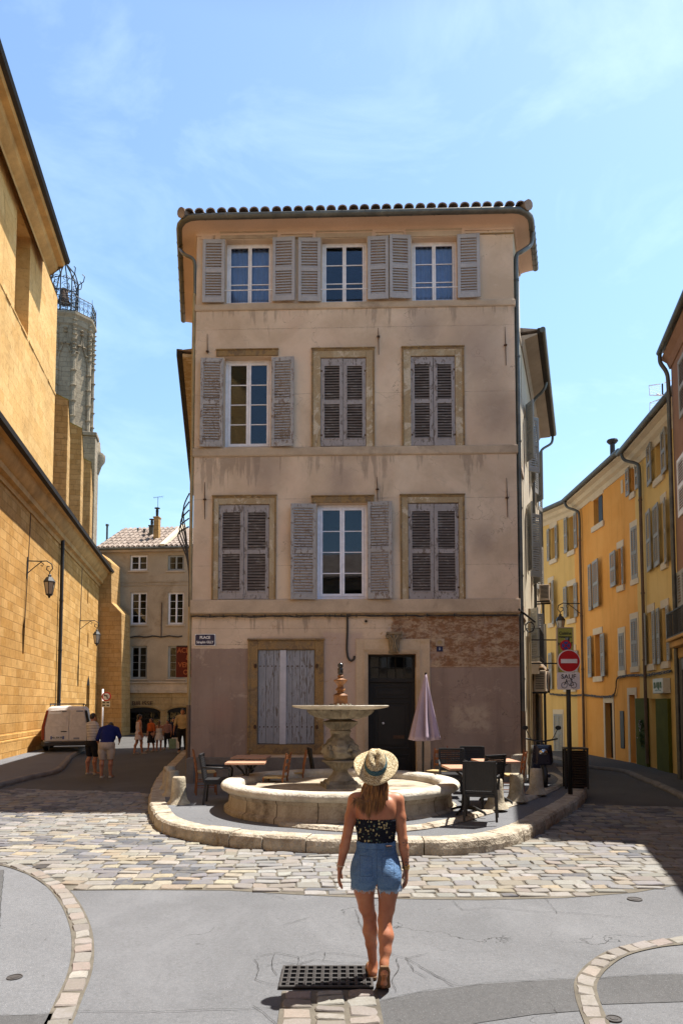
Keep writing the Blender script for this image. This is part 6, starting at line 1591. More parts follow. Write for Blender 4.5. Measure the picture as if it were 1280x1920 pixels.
# ================================================================== TERRACE FURNITURE
M['wicker'] = weathered('black_wicker', (.018,.018,.02), .5, .3, 40, 120, .8, .003, spec=.4)
M['chair_wood'] = weathered('orange_brown_chair_wood', (.24,.085,.03), .5, .25, 6, 50, .3, .002, spec=.4)
M['straw_seat'] = weathered('straw_seat', (.46,.33,.16), .9, .2, 20, 80, .5, .004)
def table_mat():
    t = NT('slatted_table_top'); v = t.raw(); X = t.xyz(v); fr = t.math('FRACT', t.math('MULTIPLY', X[1], 11.0)); g = t.math('LESS_THAN', fr, .07)
    n = t.noise(6, 6, .6, vec=t.scale(v, (1,8,1))); col = t.mix(t.rng(n, .3, .7), (.40,.20,.12), (.55,.31,.20)); col = t.mix(t.math('MULTIPLY', g, .7), col, (.10,.05,.03)); return t.out(col, .55, t.bump(t.math('SUBTRACT', n, g), .3, .003))
M['tabletop'] = table_mat()
def bistro_table(x, y, z, rz, lab):
    T = empty('bistro_table', (x,y,z), rz, lab, 'table', 'bistro tables on the terrace')
    mb = MB(); mb.box(-.36,.36,-.34,.34,.715,.75); mb.build('tabletop', M['tabletop'], T, bevel=.006)
    mb = MB(); mb.tube([(0,0,.06),(0,0,.50)], .035, 10); mb.lathe([(.05,.44),(.06,.47),(.05,.5)],12)
    for k in range(6):
        a = PI*k/3+PI/6; mb.tube([(.02*math.cos(a),.02*math.sin(a),.48),(.09*math.cos(a),.09*math.sin(a),.58),(.24*math.cos(a),.22*math.sin(a),.70),(.26*math.cos(a),.24*math.sin(a),.714)], .012, 6)
    mb.build('pedestal', M['iron'], T)
    for k in range(4):
        a = PI/4+k*PI/2; mb = MB(); mb.tube([(.02*math.cos(a),.02*math.sin(a),.10),(.18*math.cos(a),.18*math.sin(a),.075),(.30*math.cos(a),.30*math.sin(a),.035),(.33*math.cos(a),.33*math.sin(a),.0)], [.03,.024,.02,.022], 6); mb.build('foot', M['iron'], T)
    return T
def wicker_chair(x, y, z, rz, lab, arms=True, solid=False):
    """faces +y; back at -y"""
    T = empty('wicker_chair', (x,y,z), rz, lab, 'chair', 'black wicker chairs on the terrace')
    mb = MB(); mb.box(-.24,.24,-.22,.24,.41,.455); mb.box(-.235,.235,-.215,.235,.36,.41); mb.build('seat', M['wicker'], T, bevel=.01)
    mb = MB(); n = 16
    for k in range(n): xx = -.21+.42*k/(n-1); mb.bar((xx,-.225,.45),(xx*1.02,-.315,.89),.016,.012, (1,0,0))
    if solid: mb.add([(-.215,-.236,.46),(.215,-.236,.46),(.215,-.318,.88),(-.215,-.318,.88),(-.215,-.226,.46),(.215,-.226,.46),(.215,-.308,.88),(-.215,-.308,.88)],[(0,1,2,3),(4,7,6,5),(0,4,5,1),(1,5,6,2),(2,6,7,3),(3,7,4,0)])
    for k in range(12): zz = .47+.035*k; yy = -.228-.088*(zz-.45)/.44; mb.box(-.215,.215,yy-.004,yy+.008,zz,zz+.024)
    mb.box(-.245,-.205,-.335,-.285,.84,.90) ; mb.box(.205,.245,-.335,-.285,.84,.90); mb.box(-.245,.245,-.335,-.295,.875,.905); mb.bar((-.235,-.23,.40),(-.235,-.315,.88),.035,.035); mb.bar((.235,-.23,.40),(.235,-.315,.88),.035,.035)
    mb.build('backrest', M['wicker'], T, bevel=.004)
    for sx, sy in ((-1,-1),(1,-1),(-1,1),(1,1)):
        mb = MB(); mb.bar((sx*.225,sy*.205,.42),(sx*.24,sy*.24,0),.035,.035,(0,1,0)); mb.build('leg', M['wicker'], T, bevel=.004)
    if arms:
        for sx in (-1,1):
            mb = MB(); mb.tube([(sx*.25,.22,.43),(sx*.27,.23,.60),(sx*.27,.19,.655),(sx*.265,-.10,.665),(sx*.245,-.27,.67)], .018, 8); mb.build('armrest', M['wicker'], T, smooth=True)
    return T
def wooden_chair(x, y, z, rz, lab):
    T = empty('wooden_chair', (x,y,z), rz, lab, 'chair', 'wooden ladder-back chairs on the terrace')
    mb = MB(); mb.prism([(-.17,-.18),(.17,-.18),(.20,.19),(-.20,.19)], .43, .465); mb.build('seat', M['straw_seat'], T, bevel=.012)
    mb = MB()
    for s in (-1,1): mb.tube([(s*.17,-.19,.44),(s*.175,-.21,.62),(s*.18,-.26,.90)], [.018,.019,.014], 8)
    for z_, h in ((.82,.07),(.68,.045),(.56,.045)):
        yy = -.20-.06*(z_-.5)/.4; mb.add([(-.17,yy,z_-h/2),(0,yy-.02,z_-h/2),(.17,yy,z_-h/2),(.17,yy,z_+h/2),(0,yy-.02,z_+h/2+.012),(-.17,yy,z_+h/2),(-.17,yy+.012,z_-h/2),(0,yy-.008,z_-h/2),(.17,yy+.012,z_-h/2),(.17,yy+.012,z_+h/2),(0,yy-.008,z_+h/2+.012),(-.17,yy+.012,z_+h/2)],
            [(0,1,4,5),(1,2,3,4),(6,11,10,7),(7,10,9,8),(5,4,10,11),(4,3,9,10),(0,6,7,1),(1,7,8,2),(0,5,11,6),(2,8,9,3)])
    mb.build('backrest', M['chair_wood'], T)
    for sx, sy in ((-1,-1),(1,-1),(-1,1),(1,1)): mb = MB(); mb.tube([(sx*(.17 if sy<0 else .19),sy*.18,.45),(sx*.18,sy*.20,0)], [.018,.013], 8); mb.build('leg', M['chair_wood'], T)
    mb = MB()
    for z_ in (.15,.27): mb.tube([(-.18,.195,z_),(.18,.195,z_)], .009, 6); mb.tube([(-.18,-.19,z_),(-.18,.19,z_)], .009, 6); mb.tube([(.18,-.19,z_),(.18,.19,z_)], .009, 6)
    mb.build('stretcher', M['chair_wood'], T); return T
T1, T2 = TZ0, TER2-.003
bistro_table(-1.76, 12.95, T1, R(2), 'sunlit wooden bistro table left of the fountain, with cast iron legs')
bistro_table(-1.84, 14.25, T1, R(-2), 'shaded bistro table behind the sunlit one, left of the fountain')
wicker_chair(-2.26, 12.86, T1, R(-86), 'black armchair left of the sunlit bistro table, seen from its side')
wooden_chair(-2.74, 14.15, T1, R(-75), 'brown ladder-back chair farthest left, with straw seat, in the shade')
wooden_chair(-1.24, 13.15, T1, R(80), 'orange wooden chair right of the sunlit left table, behind the basin rim')
wooden_chair(-.96, 14.0, T1, R(95), 'brown wooden chair below the planked window, half hidden by the basin')
wicker_chair(-.36, 14.6, T1, R(-80), 'black chair right behind the fountain stem', False)
bistro_table(2.04, 11.35, T2, R(3), 'wooden bistro table right of the basin, nearest the camera')
bistro_table(2.78, 12.65, T2, R(3), 'second wooden bistro table right of the basin, behind the front one')
wicker_chair(2.13, 10.72, T2, R(-14), 'big black wicker chair in front of the right table, its back to the camera', True, True)
wicker_chair(2.12, 13.3, T2, R(176), 'black wicker chair with lit ribs behind the right front table')
wicker_chair(2.62, 13.95, T2, R(172), 'black wicker chair farthest back among the right tables', False, True)
wooden_chair(3.16, 13.0, T2, R(84), 'orange-brown ladder-back chair at the right table edge, seen from its side')
wooden_chair(1.98, 14.3, T1, R(150), 'orange wooden chair back by the parasol pole')
wooden_chair(2.45, 15.0, T1, R(170), 'wooden chair against the house wall, behind the black chairs')
wicker_chair(2.42, 12.05, T2, R(35), 'black wicker chair tucked under the right tables', False)
# closed parasol
PX_ = at_y(793, 1400, 14.0).x; zt = at_y(800, 1263, 14.0).z - TZ0; zb = at_y(800, 1388, 14.0).z - TZ0
UM = empty('parasol', (PX_, 14.0, TZ0), 0, 'closed lilac parasol standing in front of the dark door', 'parasol')
mb = MB(); n = 96; rows = 14
M['parasol'] = weathered('lilac_canvas', (.40,.31,.37), .85, .08, 4, 90, .2, .002)
for i in range(rows+1):
    t = i/rows; z = zt - (zt-zb)*t; r = .018 + .315*t**1.05
    for k in range(n):
        a = 2*PI*k/n; q = abs(((a*8/(2*PI)) % 1) - .5)*2; f = 1 - (.62*(1-q)**1.0)*min(1, t*1.6)*(1 if True else 0); f *= 1 + .10*math.sin(3*a+1)*t
        rr_ = r*max(f, .30); lean = .06*(1-t)
        mb.v.append((rr_*math.cos(a+.55*(1-q)*t)+lean, rr_*math.sin(a+.55*(1-q)*t)*.9, z + (.035*(q-.5) if i == rows else 0)))
mb.f += [(i*n+k, i*n+(k+1)%n, (i+1)*n+(k+1)%n, (i+1)*n+k) for i in range(rows) for k in range(n)] + [tuple(range(n))]
o = mb.build('canopy', M['parasol'], UM, smooth=True); sol = o.modifiers.new('thick', 'SOLIDIFY'); sol.thickness = .006
mb = MB(); mb.tube([(-.01,0,.05),(.0,0,zb+.3),(.06,0,zt+.02)], .021, 10); mb.build('pole', M['iron'], UM)
mb = MB(); mb.box(-.25,.25,-.25,.25,.0,.06); mb.tube([(0,0,.05),(0,0,.3)], .035, 10); mb.build('base', M['iron'], UM, bevel=.01)

# ================================================================== LAMPS
M['lampglass'] = flat('frosted_lamp_glass', (.42,.38,.33), .3, 0, .5)
def lamp(pos, rz, arm, sc, lab, name='wall_lamp', flip=1):
    """local -y points away from the wall; arm reaches `arm` metres"""
    L = empty(name, pos, rz, lab, 'street lamp', 'wrought iron wall lamps')
    mb = MB(); mb.box(-.03,.03,-.03,0,-.5*sc,.25*sc); mb.box(-.06,.06,-.02,0,.0,.1); mb.build('wall_plate', M['iron'], L)
    mb = MB(); r = .020*sc; mb.tube([(0,-.02,.12*sc),(0,-arm*.55,.12*sc),(0,-arm*.86,.14*sc),(0,-arm*1.08,.03*sc),(0,-arm*1.12,-.12*sc),(0,-arm*1.0,-.24*sc),(0,-arm*.86,-.16*sc),(0,-arm*.88,-.04*sc),(0,-arm*.98,-.05*sc)], r, 7)
    mb.tube([(0,-.02,-.32*sc),(0,-arm*.35,-.08*sc),(0,-arm*.62,.10*sc)], r*.8, 6); mb.tube([(0,-arm*.62,.10*sc),(0,-arm*.72,.02*sc),(0,-arm*.68,-.05*sc),(0,-arm*.60,-.02*sc)], r*.7, 6); mb.build('bracket', M['iron'], L)
    y0 = -arm; zc = -.24*sc; mb = MB()
    mb.tube([(0,y0,zc),(0,y0,zc-.12*sc)], .018*sc, 8)
    mb.lathe([(.03*sc,zc-.08*sc),(.07*sc,zc-.12*sc),(.05*sc,zc-.16*sc),(.11*sc,zc-.19*sc),(.13*sc,zc-.22*sc),(.20*sc,zc-.33*sc),(.205*sc,zc-.36*sc)], 6, (0,y0,0))
    n0 = len(mb.v); mb.v[n0:] = []
    for k in range(6):
        a = 2*PI*k/6; mb.tube([(.185*sc*math.cos(a), y0+.185*sc*math.sin(a), zc-.36*sc),(.11*sc*math.cos(a), y0+.11*sc*math.sin(a), zc-.78*sc)], .011*sc, 5)
    mb.lathe([(.12*sc,zc-.77*sc),(.12*sc,zc-.80*sc),(.05*sc,zc-.84*sc),(.03*sc,zc-.90*sc),(0,zc-.92*sc)], 6, (0,y0,0)); mb.build('lantern_frame', M['iron'], L)
    mb = MB(); mb.lathe([(.10*sc,zc-.77*sc),(.175*sc,zc-.37*sc)], 6, (0,y0,0)); mb.build('glass', M['lampglass'], L)
    return L
def lamp_on(fr, pxp, pyp, pxl, lab, arm, sc):
    s, z = fr.loc(pxp, pyp); lamp(fr.w(s, 0, z), fr.rot, arm, sc, lab)
lamp_on(FCH, 51, 1058, 92, 'black iron wall lamp with scrolled bracket, nearest on the church wall', .86, 1.15)
lamp_on(FCH, 150, 1168, 180, 'smaller-looking black wall lamp farther along the church wall', .92, 1.1)
lamp_on(FO, 1089, 1137, 1059, 'black wall lamp hung from the orange house above the yellow restaurant sign', .85, .95)

# ================================================================== SIGNS
SRED = flat('sign_red', (.42,.008,.012), .4); SWH = flat('sign_white_paint', (.62,.58,.58), .4); SBK = flat('sign_black', (.01,.01,.01), .5); SBL = flat('sign_blue', (.03,.06,.25), .4)
def disc(mb, r, y0, y1, c=(0,0), n=40):
    mb.prism_y([(c[0]+r*math.cos(2*PI*k/n), c[1]+r*math.sin(2*PI*k/n)) for k in range(n)], y0, y1)
def rrect(w_, h_, r, c=(0,0)):
    P = []
    for cx, cz, a0 in ((w_-r,h_-r,0),(-w_+r,h_-r,90),(-w_+r,-h_+r,180),(w_-r,-h_+r,270)):
        for k in range(5): a = R(a0+22.5*k); P.append((c[0]+cx+r*math.cos(a), c[1]+cz+r*math.sin(a)))
    return P
Yp = 14.1; sx0 = at_y(1063.5, 1240, Yp); kz = Yp/F_PX
NE = empty('no_entry_sign', (sx0.x, Yp, TZ0), 0, 'red round no entry sign over a white bicycle panel on a dark pole', 'road sign')
def sz(py): return at_y(1063, py, Yp).z - TZ0
mb = MB(); mb.tube([(0,0,0),(0,0,sz(1196))], .045, 14); mb.build('pole', M['iron'], NE, smooth=True)
dc = NE; zc = sz(1240)
mb = MB(); disc(mb, .232, -.075, -.06, (0,zc)); b = mb.build('sign_disc', SWH, NE)
mb = MB(); disc(mb, .214, -.080, -.0755, (0,zc)); mb.build('red_field', SRED, b); mb = MB(); mb.box(-.165,.165,-.085,-.0805,zc-.042,zc+.042); mb.build('white_bar', SWH, b)
zp = sz(1277); hh = (sz(1261)-sz(1293))/2; mb = MB(); mb.prism_y(rrect(.232, hh, .03, (-.015,zp)), -.075, -.06); b2 = mb.build('bicycle_panel', SWH, NE)
text('lettering', 'SAUF', .125, SBK, b2, (-.015,-.0775,zp+.085), depth=.001, bold=.002, sx=1.05)
mb = MB(); bw = []
def ringy(c, r, t=.005, n=24): mb.tube([(c[0]+r*math.cos(2*PI*k/n), -.079, c[1]+r*math.sin(2*PI*k/n)) for k in range(n+1)], t, 5)
zb_ = zp-.085; ringy((-.105,zb_), .058); ringy((.085,zb_), .058)
for L_ in ([(-.105,zb_),(-.06,zb_+.085),(.05,zb_+.085),(-.005,zb_-.005),(-.06,zb_+.085)],[(.05,zb_+.085),(.085,zb_)],[(-.005,zb_-.005),(.085,zb_)],[(-.105,zb_),(-.055,zb_+.115),(-.075,zb_+.125)],[(.05,zb_+.085),(.04,zb_+.115)],[(.015,zb_+.118),(.065,zb_+.118)]):
    mb.tube([(a,-.079,c) for a, c in L_], .006, 5)
mb.build('bicycle_symbol', SBK, b2)
zs_ = sz(1211); mb = MB(); disc(mb, .115, -.07, -.055, (-.055,zs_), 28); b3 = mb.build('no_stopping_disc', SRED, NE); mb = MB(); disc(mb, .082, -.075, -.0705, (-.055,zs_), 28); mb.build('blue_field', SBL, b3)
mb = MB(); 
for s in (-1,1): mb.bar((-.055-.06,-.078,zs_-.06*s),(-.055+.06,-.078,zs_+.06*s),.02,.004,(0,1,0))
mb.build('red_cross', SRED, b3)
# restaurant sign
Yr = 17.2; a = at_y(1043.5, 1220, Yr); b = at_y(1073, 1220, Yr); zt, zb = at_y(1058,1178,Yr).z, at_y(1058,1262,Yr).z
RS = empty('restaurant_sign', ((a.x+b.x)/2, Yr, (zt+zb)/2), 0, 'tall yellow-green restaurant sign projecting from the cream house behind the no entry sign', 'shop sign')
w_, h_ = (b.x-a.x)/2, (zt-zb)/2; mb = MB(); mb.box(-w_,w_,-.04,.04,-h_,h_); mb.build('panel', weathered('yellow_green_sign',(.36,.34,.07),.5,.1), RS, bevel=.008)
mb = MB(); mb.box(-w_-.012,-w_+.012,-.05,.05,-h_,h_); mb.box(w_-.012,w_+.012,-.05,.05,-h_,h_); mb.box(-w_-.012,w_+.012,-.05,.05,h_,h_+.02); mb.build('frame', M['trim'], RS)
mb = MB(); mb.box(-w_-.75,-w_,-.015,.015,h_*.45,h_*.45+.03); mb.box(-w_-.75,-w_,-.015,.015,-h_*.6,-h_*.6+.03); mb.build('bracket', M['iron'], RS)
text('lettering', 'Cuisine', .105, SBK, RS, (0,-.042,h_-.13), depth=.001, bold=.003); text('lettering', 'Vietnamienne', .068, SBK, RS, (0,-.042,h_-.22), depth=.001, bold=.003, sx=.86); text('lettering', 'NEM VIET', .10, SBK, RS, (0,-.042,h_-.40), depth=.001, bold=.005, sx=.84)
# gold buyer's red sign
Yg = 26.0; a = at_y(331, 1240, Yg); b = at_y(372, 1240, Yg); zt, zb = at_y(343,1213,Yg).z, at_y(343,1270,Yg).z
GS = empty('gold_buyer_sign', ((a.x+b.x)/2, Yg, (zt+zb)/2), 0, 'dark red projecting sign with orange letters half hidden by the tall house', 'shop sign')
w_, h_ = (b.x-a.x)/2, (zt-zb)/2; mb = MB(); mb.box(-w_,w_,-.06,.06,-h_,h_); mb.build('panel', weathered('dark_red_sign',(.12,.012,.008),.5,.1), GS, bevel=.01)
mb = MB(); mb.box(-w_-.0,w_+.35,-.02,.02,h_+.0,h_+.05); mb.build('bracket', M['iron'], GS)
og = flat('orange_letters', (.42,.12,.04), .5)
for s, z in (('ACHAT',.75),('&',.28),('VENTE',-.20),('OR',-.68)): text('lettering', s, .26, og, GS, (.03,-.062,z*h_), depth=.002, bold=.004, sx=.92)
# no left turn sign by the church corner
Yn = 37.5; c_ = at_y(193, 1305, Yn)
NL = empty('no_left_turn_sign', (c_.x, Yn, 0), 0, 'small round red-rimmed no left turn sign on a pole beside the church corner', 'road sign')
def nz_(py): return at_y(193, py, Yn).z
mb = MB(); mb.tube([(0,0,0),(0,0,nz_(1292))], .05, 10); mb.build('pole', SWH, NL, smooth=True)
dx = 8*Yn/F_PX; mb = MB(); disc(mb, .25, -.10, -.08, (dx,nz_(1306))); b = mb.build('sign_disc', SRED, NL); mb = MB(); disc(mb, .185, -.106, -.1005, (dx,nz_(1306))); mb.build('white_field', SWH, b)
mb = MB(); z0 = nz_(1306); mb.bar((dx+.05,-.11,z0-.12),(dx+.05,-.11,z0+.04),.04,.006,(0,1,0)); mb.bar((dx+.06,-.112,z0+.05),(dx-.09,-.112,z0+.05),.04,.006,(0,1,0)); mb.add([(dx-.14,-.11,z0+.05),(dx-.06,-.11,z0+.11),(dx-.06,-.11,z0-.01)],[(0,1,2)]); mb.bar((dx-.13,-.115,z0+.13),(dx+.13,-.115,z0-.13),.03,.006,(0,1,0)); mb.build('arrow', SBK, b)
zp = nz_(1320); mb = MB(); mb.box(dx-.24,dx+.20,-.10,-.085,zp-.17,zp+.17); b = mb.build('small_panel', flat('cream_sign_panel',(.45,.40,.28),.5), NL, bevel=.004); mb = MB()
for u in (-.13,.09):
    for v in (-.07,.08): mb.box(dx+u-.07,dx+u+.07,-.105,-.1005,zp+v-.03,zp+v+.03)
mb.build_split('panel_symbol', SBK, b)

# ================================================================== SCOOTER and basket by the right kerb
DKB = flat('dark_blue_black_plastic', (.012,.014,.03), .3); CHR = flat('chrome', (.5,.5,.5), .15, 1.0)
SCT = empty('scooter', (4.42, 15.6, TZ0), R(172), 'dark scooter parked behind the far right bollard, headlight towards the square', 'scooter')
def wheel(y, r, nm='wheel', parent=SCT, w_=.05, x=0.0):
    mb = MB(); n = 28; P = []
    mb.lathe([(r*.62,-w_*.9),(r*.9,-w_),(r,-w_*.5),(r,w_*.5),(r*.9,w_),(r*.62,w_*.9),(r*.62,-w_*.9)], n); mb.v = [(x+v[2], y+v[0], r+v[1]) for v in mb.v]; o = mb.build(nm, SBK, parent, auto=40)
    mb = MB(); mb.lathe([(0,-w_*.5),(r*.6,-w_*.6),(r*.63,0),(r*.6,w_*.6),(0,w_*.5)], 10); mb.v = [(x+v[2], y+v[0], r+v[1]) for v in mb.v]; mb.build('rim', CHR, o, auto=30); return o
wheel(.62,.25); wheel(-.62,.25)
mb = MB(); mb.tube([(0,.62,.27),(0,.50,.70),(0,.42,.98)], [.05,.07,.04], 10); mb.add([(-.20,.50,.95),(.20,.50,.95),(.24,.42,.55),(-.24,.42,.55),(-.12,.60,.90),(.12,.60,.90),(.16,.62,.50),(-.16,.62,.50)],[(0,1,2,3),(4,7,6,5),(0,4,5,1),(1,5,6,2),(2,6,7,3),(3,7,4,0)]); mb.build('front_shield', DKB, SCT, bevel=.03)
mb = MB(); mb.prism_y([(-.17,.22),(.17,.22),(.17,.30),(-.17,.30)], -.15, .42); mb.build('footboard', DKB, SCT, bevel=.02)
mb = MB(); mb.add([(-.17,-.15,.25),(.17,-.15,.25),(.19,-.85,.40),(-.19,-.85,.40),(-.15,-.10,.70),(.15,-.10,.70),(.12,-.90,.74),(-.12,-.90,.74)],[(0,3,2,1),(4,5,6,7),(0,1,5,4),(1,2,6,5),(2,3,7,6),(3,0,4,7)]); mb.build('rear_body', DKB, SCT, bevel=.04)
mb = MB(); mb.add([(-.15,-.08,.70),(.15,-.08,.70),(.13,-.85,.76),(-.13,-.85,.76),(-.12,-.12,.80),(.12,-.12,.80),(.10,-.82,.86),(-.10,-.82,.86)],[(0,3,2,1),(4,5,6,7),(0,1,5,4),(1,2,6,5),(2,3,7,6),(3,0,4,7)]); mb.build('seat', SBK, SCT, bevel=.03)
mb = MB(); mb.tube([(-.34,.34,1.06),(-.18,.40,1.03),(0,.42,1.0),(.18,.40,1.03),(.34,.34,1.06)], .018, 8); mb.build('handlebar', M['iron'], SCT)
mb = MB(); n0=0; mb.lathe([(0,-.06),(.09,-.03),(.10,0),(.07,.04),(0,.05)], 16); mb.v = [(v[0]*1.1, .60+v[2], .78+v[1]*.8) for v in mb.v]; mb.build('headlight', CHR, SCT, smooth=True)
for s in (-1,1):
    mb = MB(); mb.tube([(s*.22,.38,1.04),(s*.30,.40,1.20),(s*.33,.40,1.26)], .009, 6); n0 = len(mb.v); mb.lathe([(0,-.012),(.065,-.01),(.065,.01),(0,.012)],14); mb.v[n0:] = [(s*.35+v[0], .40+v[2], 1.30+v[1]*.75) for v in mb.v[n0:]]; mb.build('mirror', SBK, SCT)
WB = empty('wicker_planter', (5.08, 15.2, TZ0), R(-12), 'tall dark wicker planter box behind the sign pole, beside the scooter', 'planter')
mb = MB()
for k in range(14):
    z = .04+.055*k; mb.box(-.22-.004*(k%2),.22+.004*(k%2),-.22-.004*(k%2),.22+.004*(k%2),z,z+.042)
mb.build('basket', weathered('dark_wicker', (.035,.022,.014), .8, .4, 20, 60, .8, .006), WB, bevel=.008)
mb = MB()
for sx in (-1,1):
    for sy in (-1,1): mb.box(sx*.225-.02,sx*.225+.02,sy*.225-.02,sy*.225+.02,0,.84)
mb.box(-.25,.25,-.25,.25,.84,.87); mb.build('frame', M['iron'], WB)

# ================================================================== VAN
M['van'] = flat('white_van_paint', (.62,.58,.54), .35); M['vanblk'] = flat('black_bumper_plastic', (.02,.018,.017), .6); TL = flat('tail_lamp_red', (.16,.01,.008), .2); VG = flat('dark_van_glass', (.012,.012,.014), .08)
vp = at_z(122, 1415, .126); Yv = 28.0
VN = empty('delivery_van', (at_y(124, 1400, Yv).x, Yv, .126), R(18), 'white panel van parked half on the pavement against the church wall, rear doors facing', 'van')
mb = MB(); secs = [(0.0,.80,.70,.40,1.70,.02),(.06,.86,.76,.36,1.80,0),(.9,.90,.78,.30,1.84,0),(2.3,.90,.77,.30,1.83,0),(2.75,.90,.70,.30,1.74,0),(3.25,.88,.60,.32,1.20,0),(3.95,.84,.66,.34,1.02,0),(4.15,.74,.60,.42,.80,0)]
m_ = 0; SEC = []
for (y, wb, wt, zb, zt, _) in secs:
    zm = min(1.0, zb+(zt-zb)*.55)
    SEC.append([(-wb*.97,zb),(-wb,zb+.15),(-wb,zm),(-wt-(.0),zt-.14),(-wt+.10,zt-.02),(0,zt+.015),(wt-.10,zt-.02),(wt,zt-.14),(wb,zm),(wb,zb+.15),(wb*.97,zb)])
n = 11
for s_, (y, *_r) in zip(SEC, secs): mb.v += [(p[0], y, p[1]) for p in s_]
mb.f = [(i*n+k, i*n+(k+1)%n, (i+1)*n+(k+1)%n, (i+1)*n+k) for i in range(len(secs)-1) for k in range(n)] + [tuple(range(n)), tuple((len(secs)-1)*n+k for k in range(n-1,-1,-1))]
mb.build('body', M['van'], VN, bevel=.03, auto=45)
for s in (-1, 1):   # rear doors as proud panels with a dark gap between
    mb = MB(); x0, x1 = (.0, .78) if s > 0 else (-.78, .0)
    x0 += .006 if s > 0 else .0; x1 -= 0 if s > 0 else .006
    if s < 0: P = [(-.77,.44),(-.006,.44),(-.006,1.70),(-.60,1.66),(-.66,1.56),(-.79,.95)]
    else: P = [(.10+.006,.44),(.77,.44),(.79,.95),(.66,1.56),(.60,1.66),(.10+.006,1.70)]
    if s < 0: P = [(-.77,.44),(.094,.44),(.094,1.70),(-.60,1.66),(-.66,1.56),(-.79,.95)]
    mb.prism_y(P, -.035, .03); d = mb.build('rear_door', M['van'], VN, bevel=.012)
    mb = MB(); cx = -.33 if s < 0 else .44; hw = .34 if s < 0 else .25
    mb.prism_y(rrect(hw, .27, .07, (cx, 1.29)), -.046, -.034); mb.build('pressed_panel', M['van'], d, bevel=.008)
mb = MB(); mb.box(-.20,.02,-.065,-.036,.80,.835); mb.box(-.17,.0,-.055,-.036,1.60,1.63); mb.build_split('handle', M['vanblk'], VN, bevel=.005)
mb = MB(); mb.box(-.58,-.08,-.052,-.036,.50,.64); pl = mb.build('number_plate', flat('plate_white',(.6,.6,.58),.4), VN, bevel=.004)
mb = MB(); mb.box(-.58,-.53,-.056,-.0525,.505,.635); mb.box(-.13,-.08,-.056,-.0525,.505,.635); mb.build('blue_band', SBL, pl)
text('lettering', 'AR 304 FE', .10, SBK, pl, (-.33,-.0545,.57), depth=.001, bold=.003, sx=.95)
mb = MB(); mb.box(.28,.50,-.046,-.036,.50,.57); mb.box(.36,.62,-.046,-.036,1.60,1.66); mb.build_split('badge', flat('grey_blue_badge',(.22,.24,.30),.5), VN)
mb = MB(); mb.prism([(-.93,-.02),(-.80,-.14),(.80,-.14),(.93,-.02),(.93,.5),(-.93,.5)], .24, .42); mb.build('rear_bumper', M['vanblk'], VN, bevel=.03)
for s in (-1,1):
    mb = MB(); mb.add([(s*.80,-.045,.48),(s*.92,-.01,.48),(s*.92,.0,1.0),(s*.80,-.04,1.0),(s*.68,-.03,1.66),(s*.76,.01,1.66),(s*.80,.05,.48),(s*.93,.09,.48),(s*.93,.1,1.0),(s*.80,.06,1.0),(s*.68,.07,1.66),(s*.77,.1,1.66)],
       [(0,1,2,3),(3,2,5,4),(1,7,8,2),(2,8,11,5),(0,3,9,6),(3,4,10,9),(0,6,7,1),(4,5,11,10)]); mb.build('tail_lamp', TL if s < 0 else M['vanblk'], VN, bevel=.008)
    mb = MB(); mb.box(s*.905-.02,s*.905+.02,2.1,2.9,.98,1.36); mb.build('side_window', VG, VN, bevel=.01)
    mb = MB(); mb.box(s*1.0-.09,s*1.0+.09,2.95,3.08,.95,1.15); mb.build('door_mirror', M['vanblk'], VN, bevel=.03)
    mb = MB(); mb.tube([(s*.62,.15,1.83),(s*.62,.18,1.90),(s*.62,2.2,1.90),(s*.62,2.25,1.82)], .02, 8); mb.build('roof_rail', M['vanblk'], VN)
    for y in (.75, 3.35): wheel(y, .31, 'wheel', VN, .09, s*.80)
mb = MB(); mb.box(-.66,.66,.25,.32,1.90,1.94); mb.build('roof_bar', M['vanblk'], VN, bevel=.008)
mb = MB(); mb.add([(-.62,2.80,1.72),(.62,2.80,1.72),(.74,3.28,1.22),(-.74,3.28,1.22),(-.62,2.84,1.76),(.62,2.84,1.76),(.74,3.32,1.26),(-.74,3.32,1.26)],[(0,3,2,1),(4,5,6,7),(0,1,5,4),(1,2,6,5),(2,3,7,6),(3,0,4,7)]); mb.build('windscreen', VG, VN)

# ================================================================== DRAIN GRATE, COVERS
g0, g1, g2, g3 = [at_z(*q) for q in ((530,1815),(695,1817),(697,1857),(528,1855))]
gc = (g0+g1+g2+g3)/4; gw, gh = (g1-g0).length/2, ((g3-g0).length)/2
GR = empty('drain_grate', (gc.x, gc.y, .0), 0, 'rectangular cast iron drain grate in the asphalt at the walking woman\u2019s feet', 'drain grate')
mb = MB(); mb.box(-gw,gw,-gh,gh,.006,.009); mb.build('pit', M['pit'], GR)
mb = MB(); t = .018
mb.box(-gw,gw,-gh,-gh+t,.010,.026); mb.box(-gw,gw,gh-t,gh,.010,.026); mb.box(-gw,-gw+t,-gh+t,gh-t,.010,.026); mb.box(gw-t,gw,-gh+t,gh-t,.010,.026); mb.build('frame', M['cast'], GR, bevel=.003)
mb = MB(); nb = 11
for k in range(1, nb): x = -gw+2*gw*k/nb; mb.box(x-.011,x+.011,-gh+t,gh-t,.010,.028)
for k in range(1, 5): y = -gh+2*gh*k/5; mb.box(-gw+t,gw-t,y-.009,y+.009,.0105,.024)
rs = random.Random(4)
for k in range(1, nb):
    x = -gw+2*gw*k/nb
    for j in range(14): y = -gh+t+(2*gh-2*t)*(j+.5)/14; mb.box(x-.007,x+.007,y-.005,y+.005,.028,.032)
mb.build('bars', M['cast_lit'], GR)
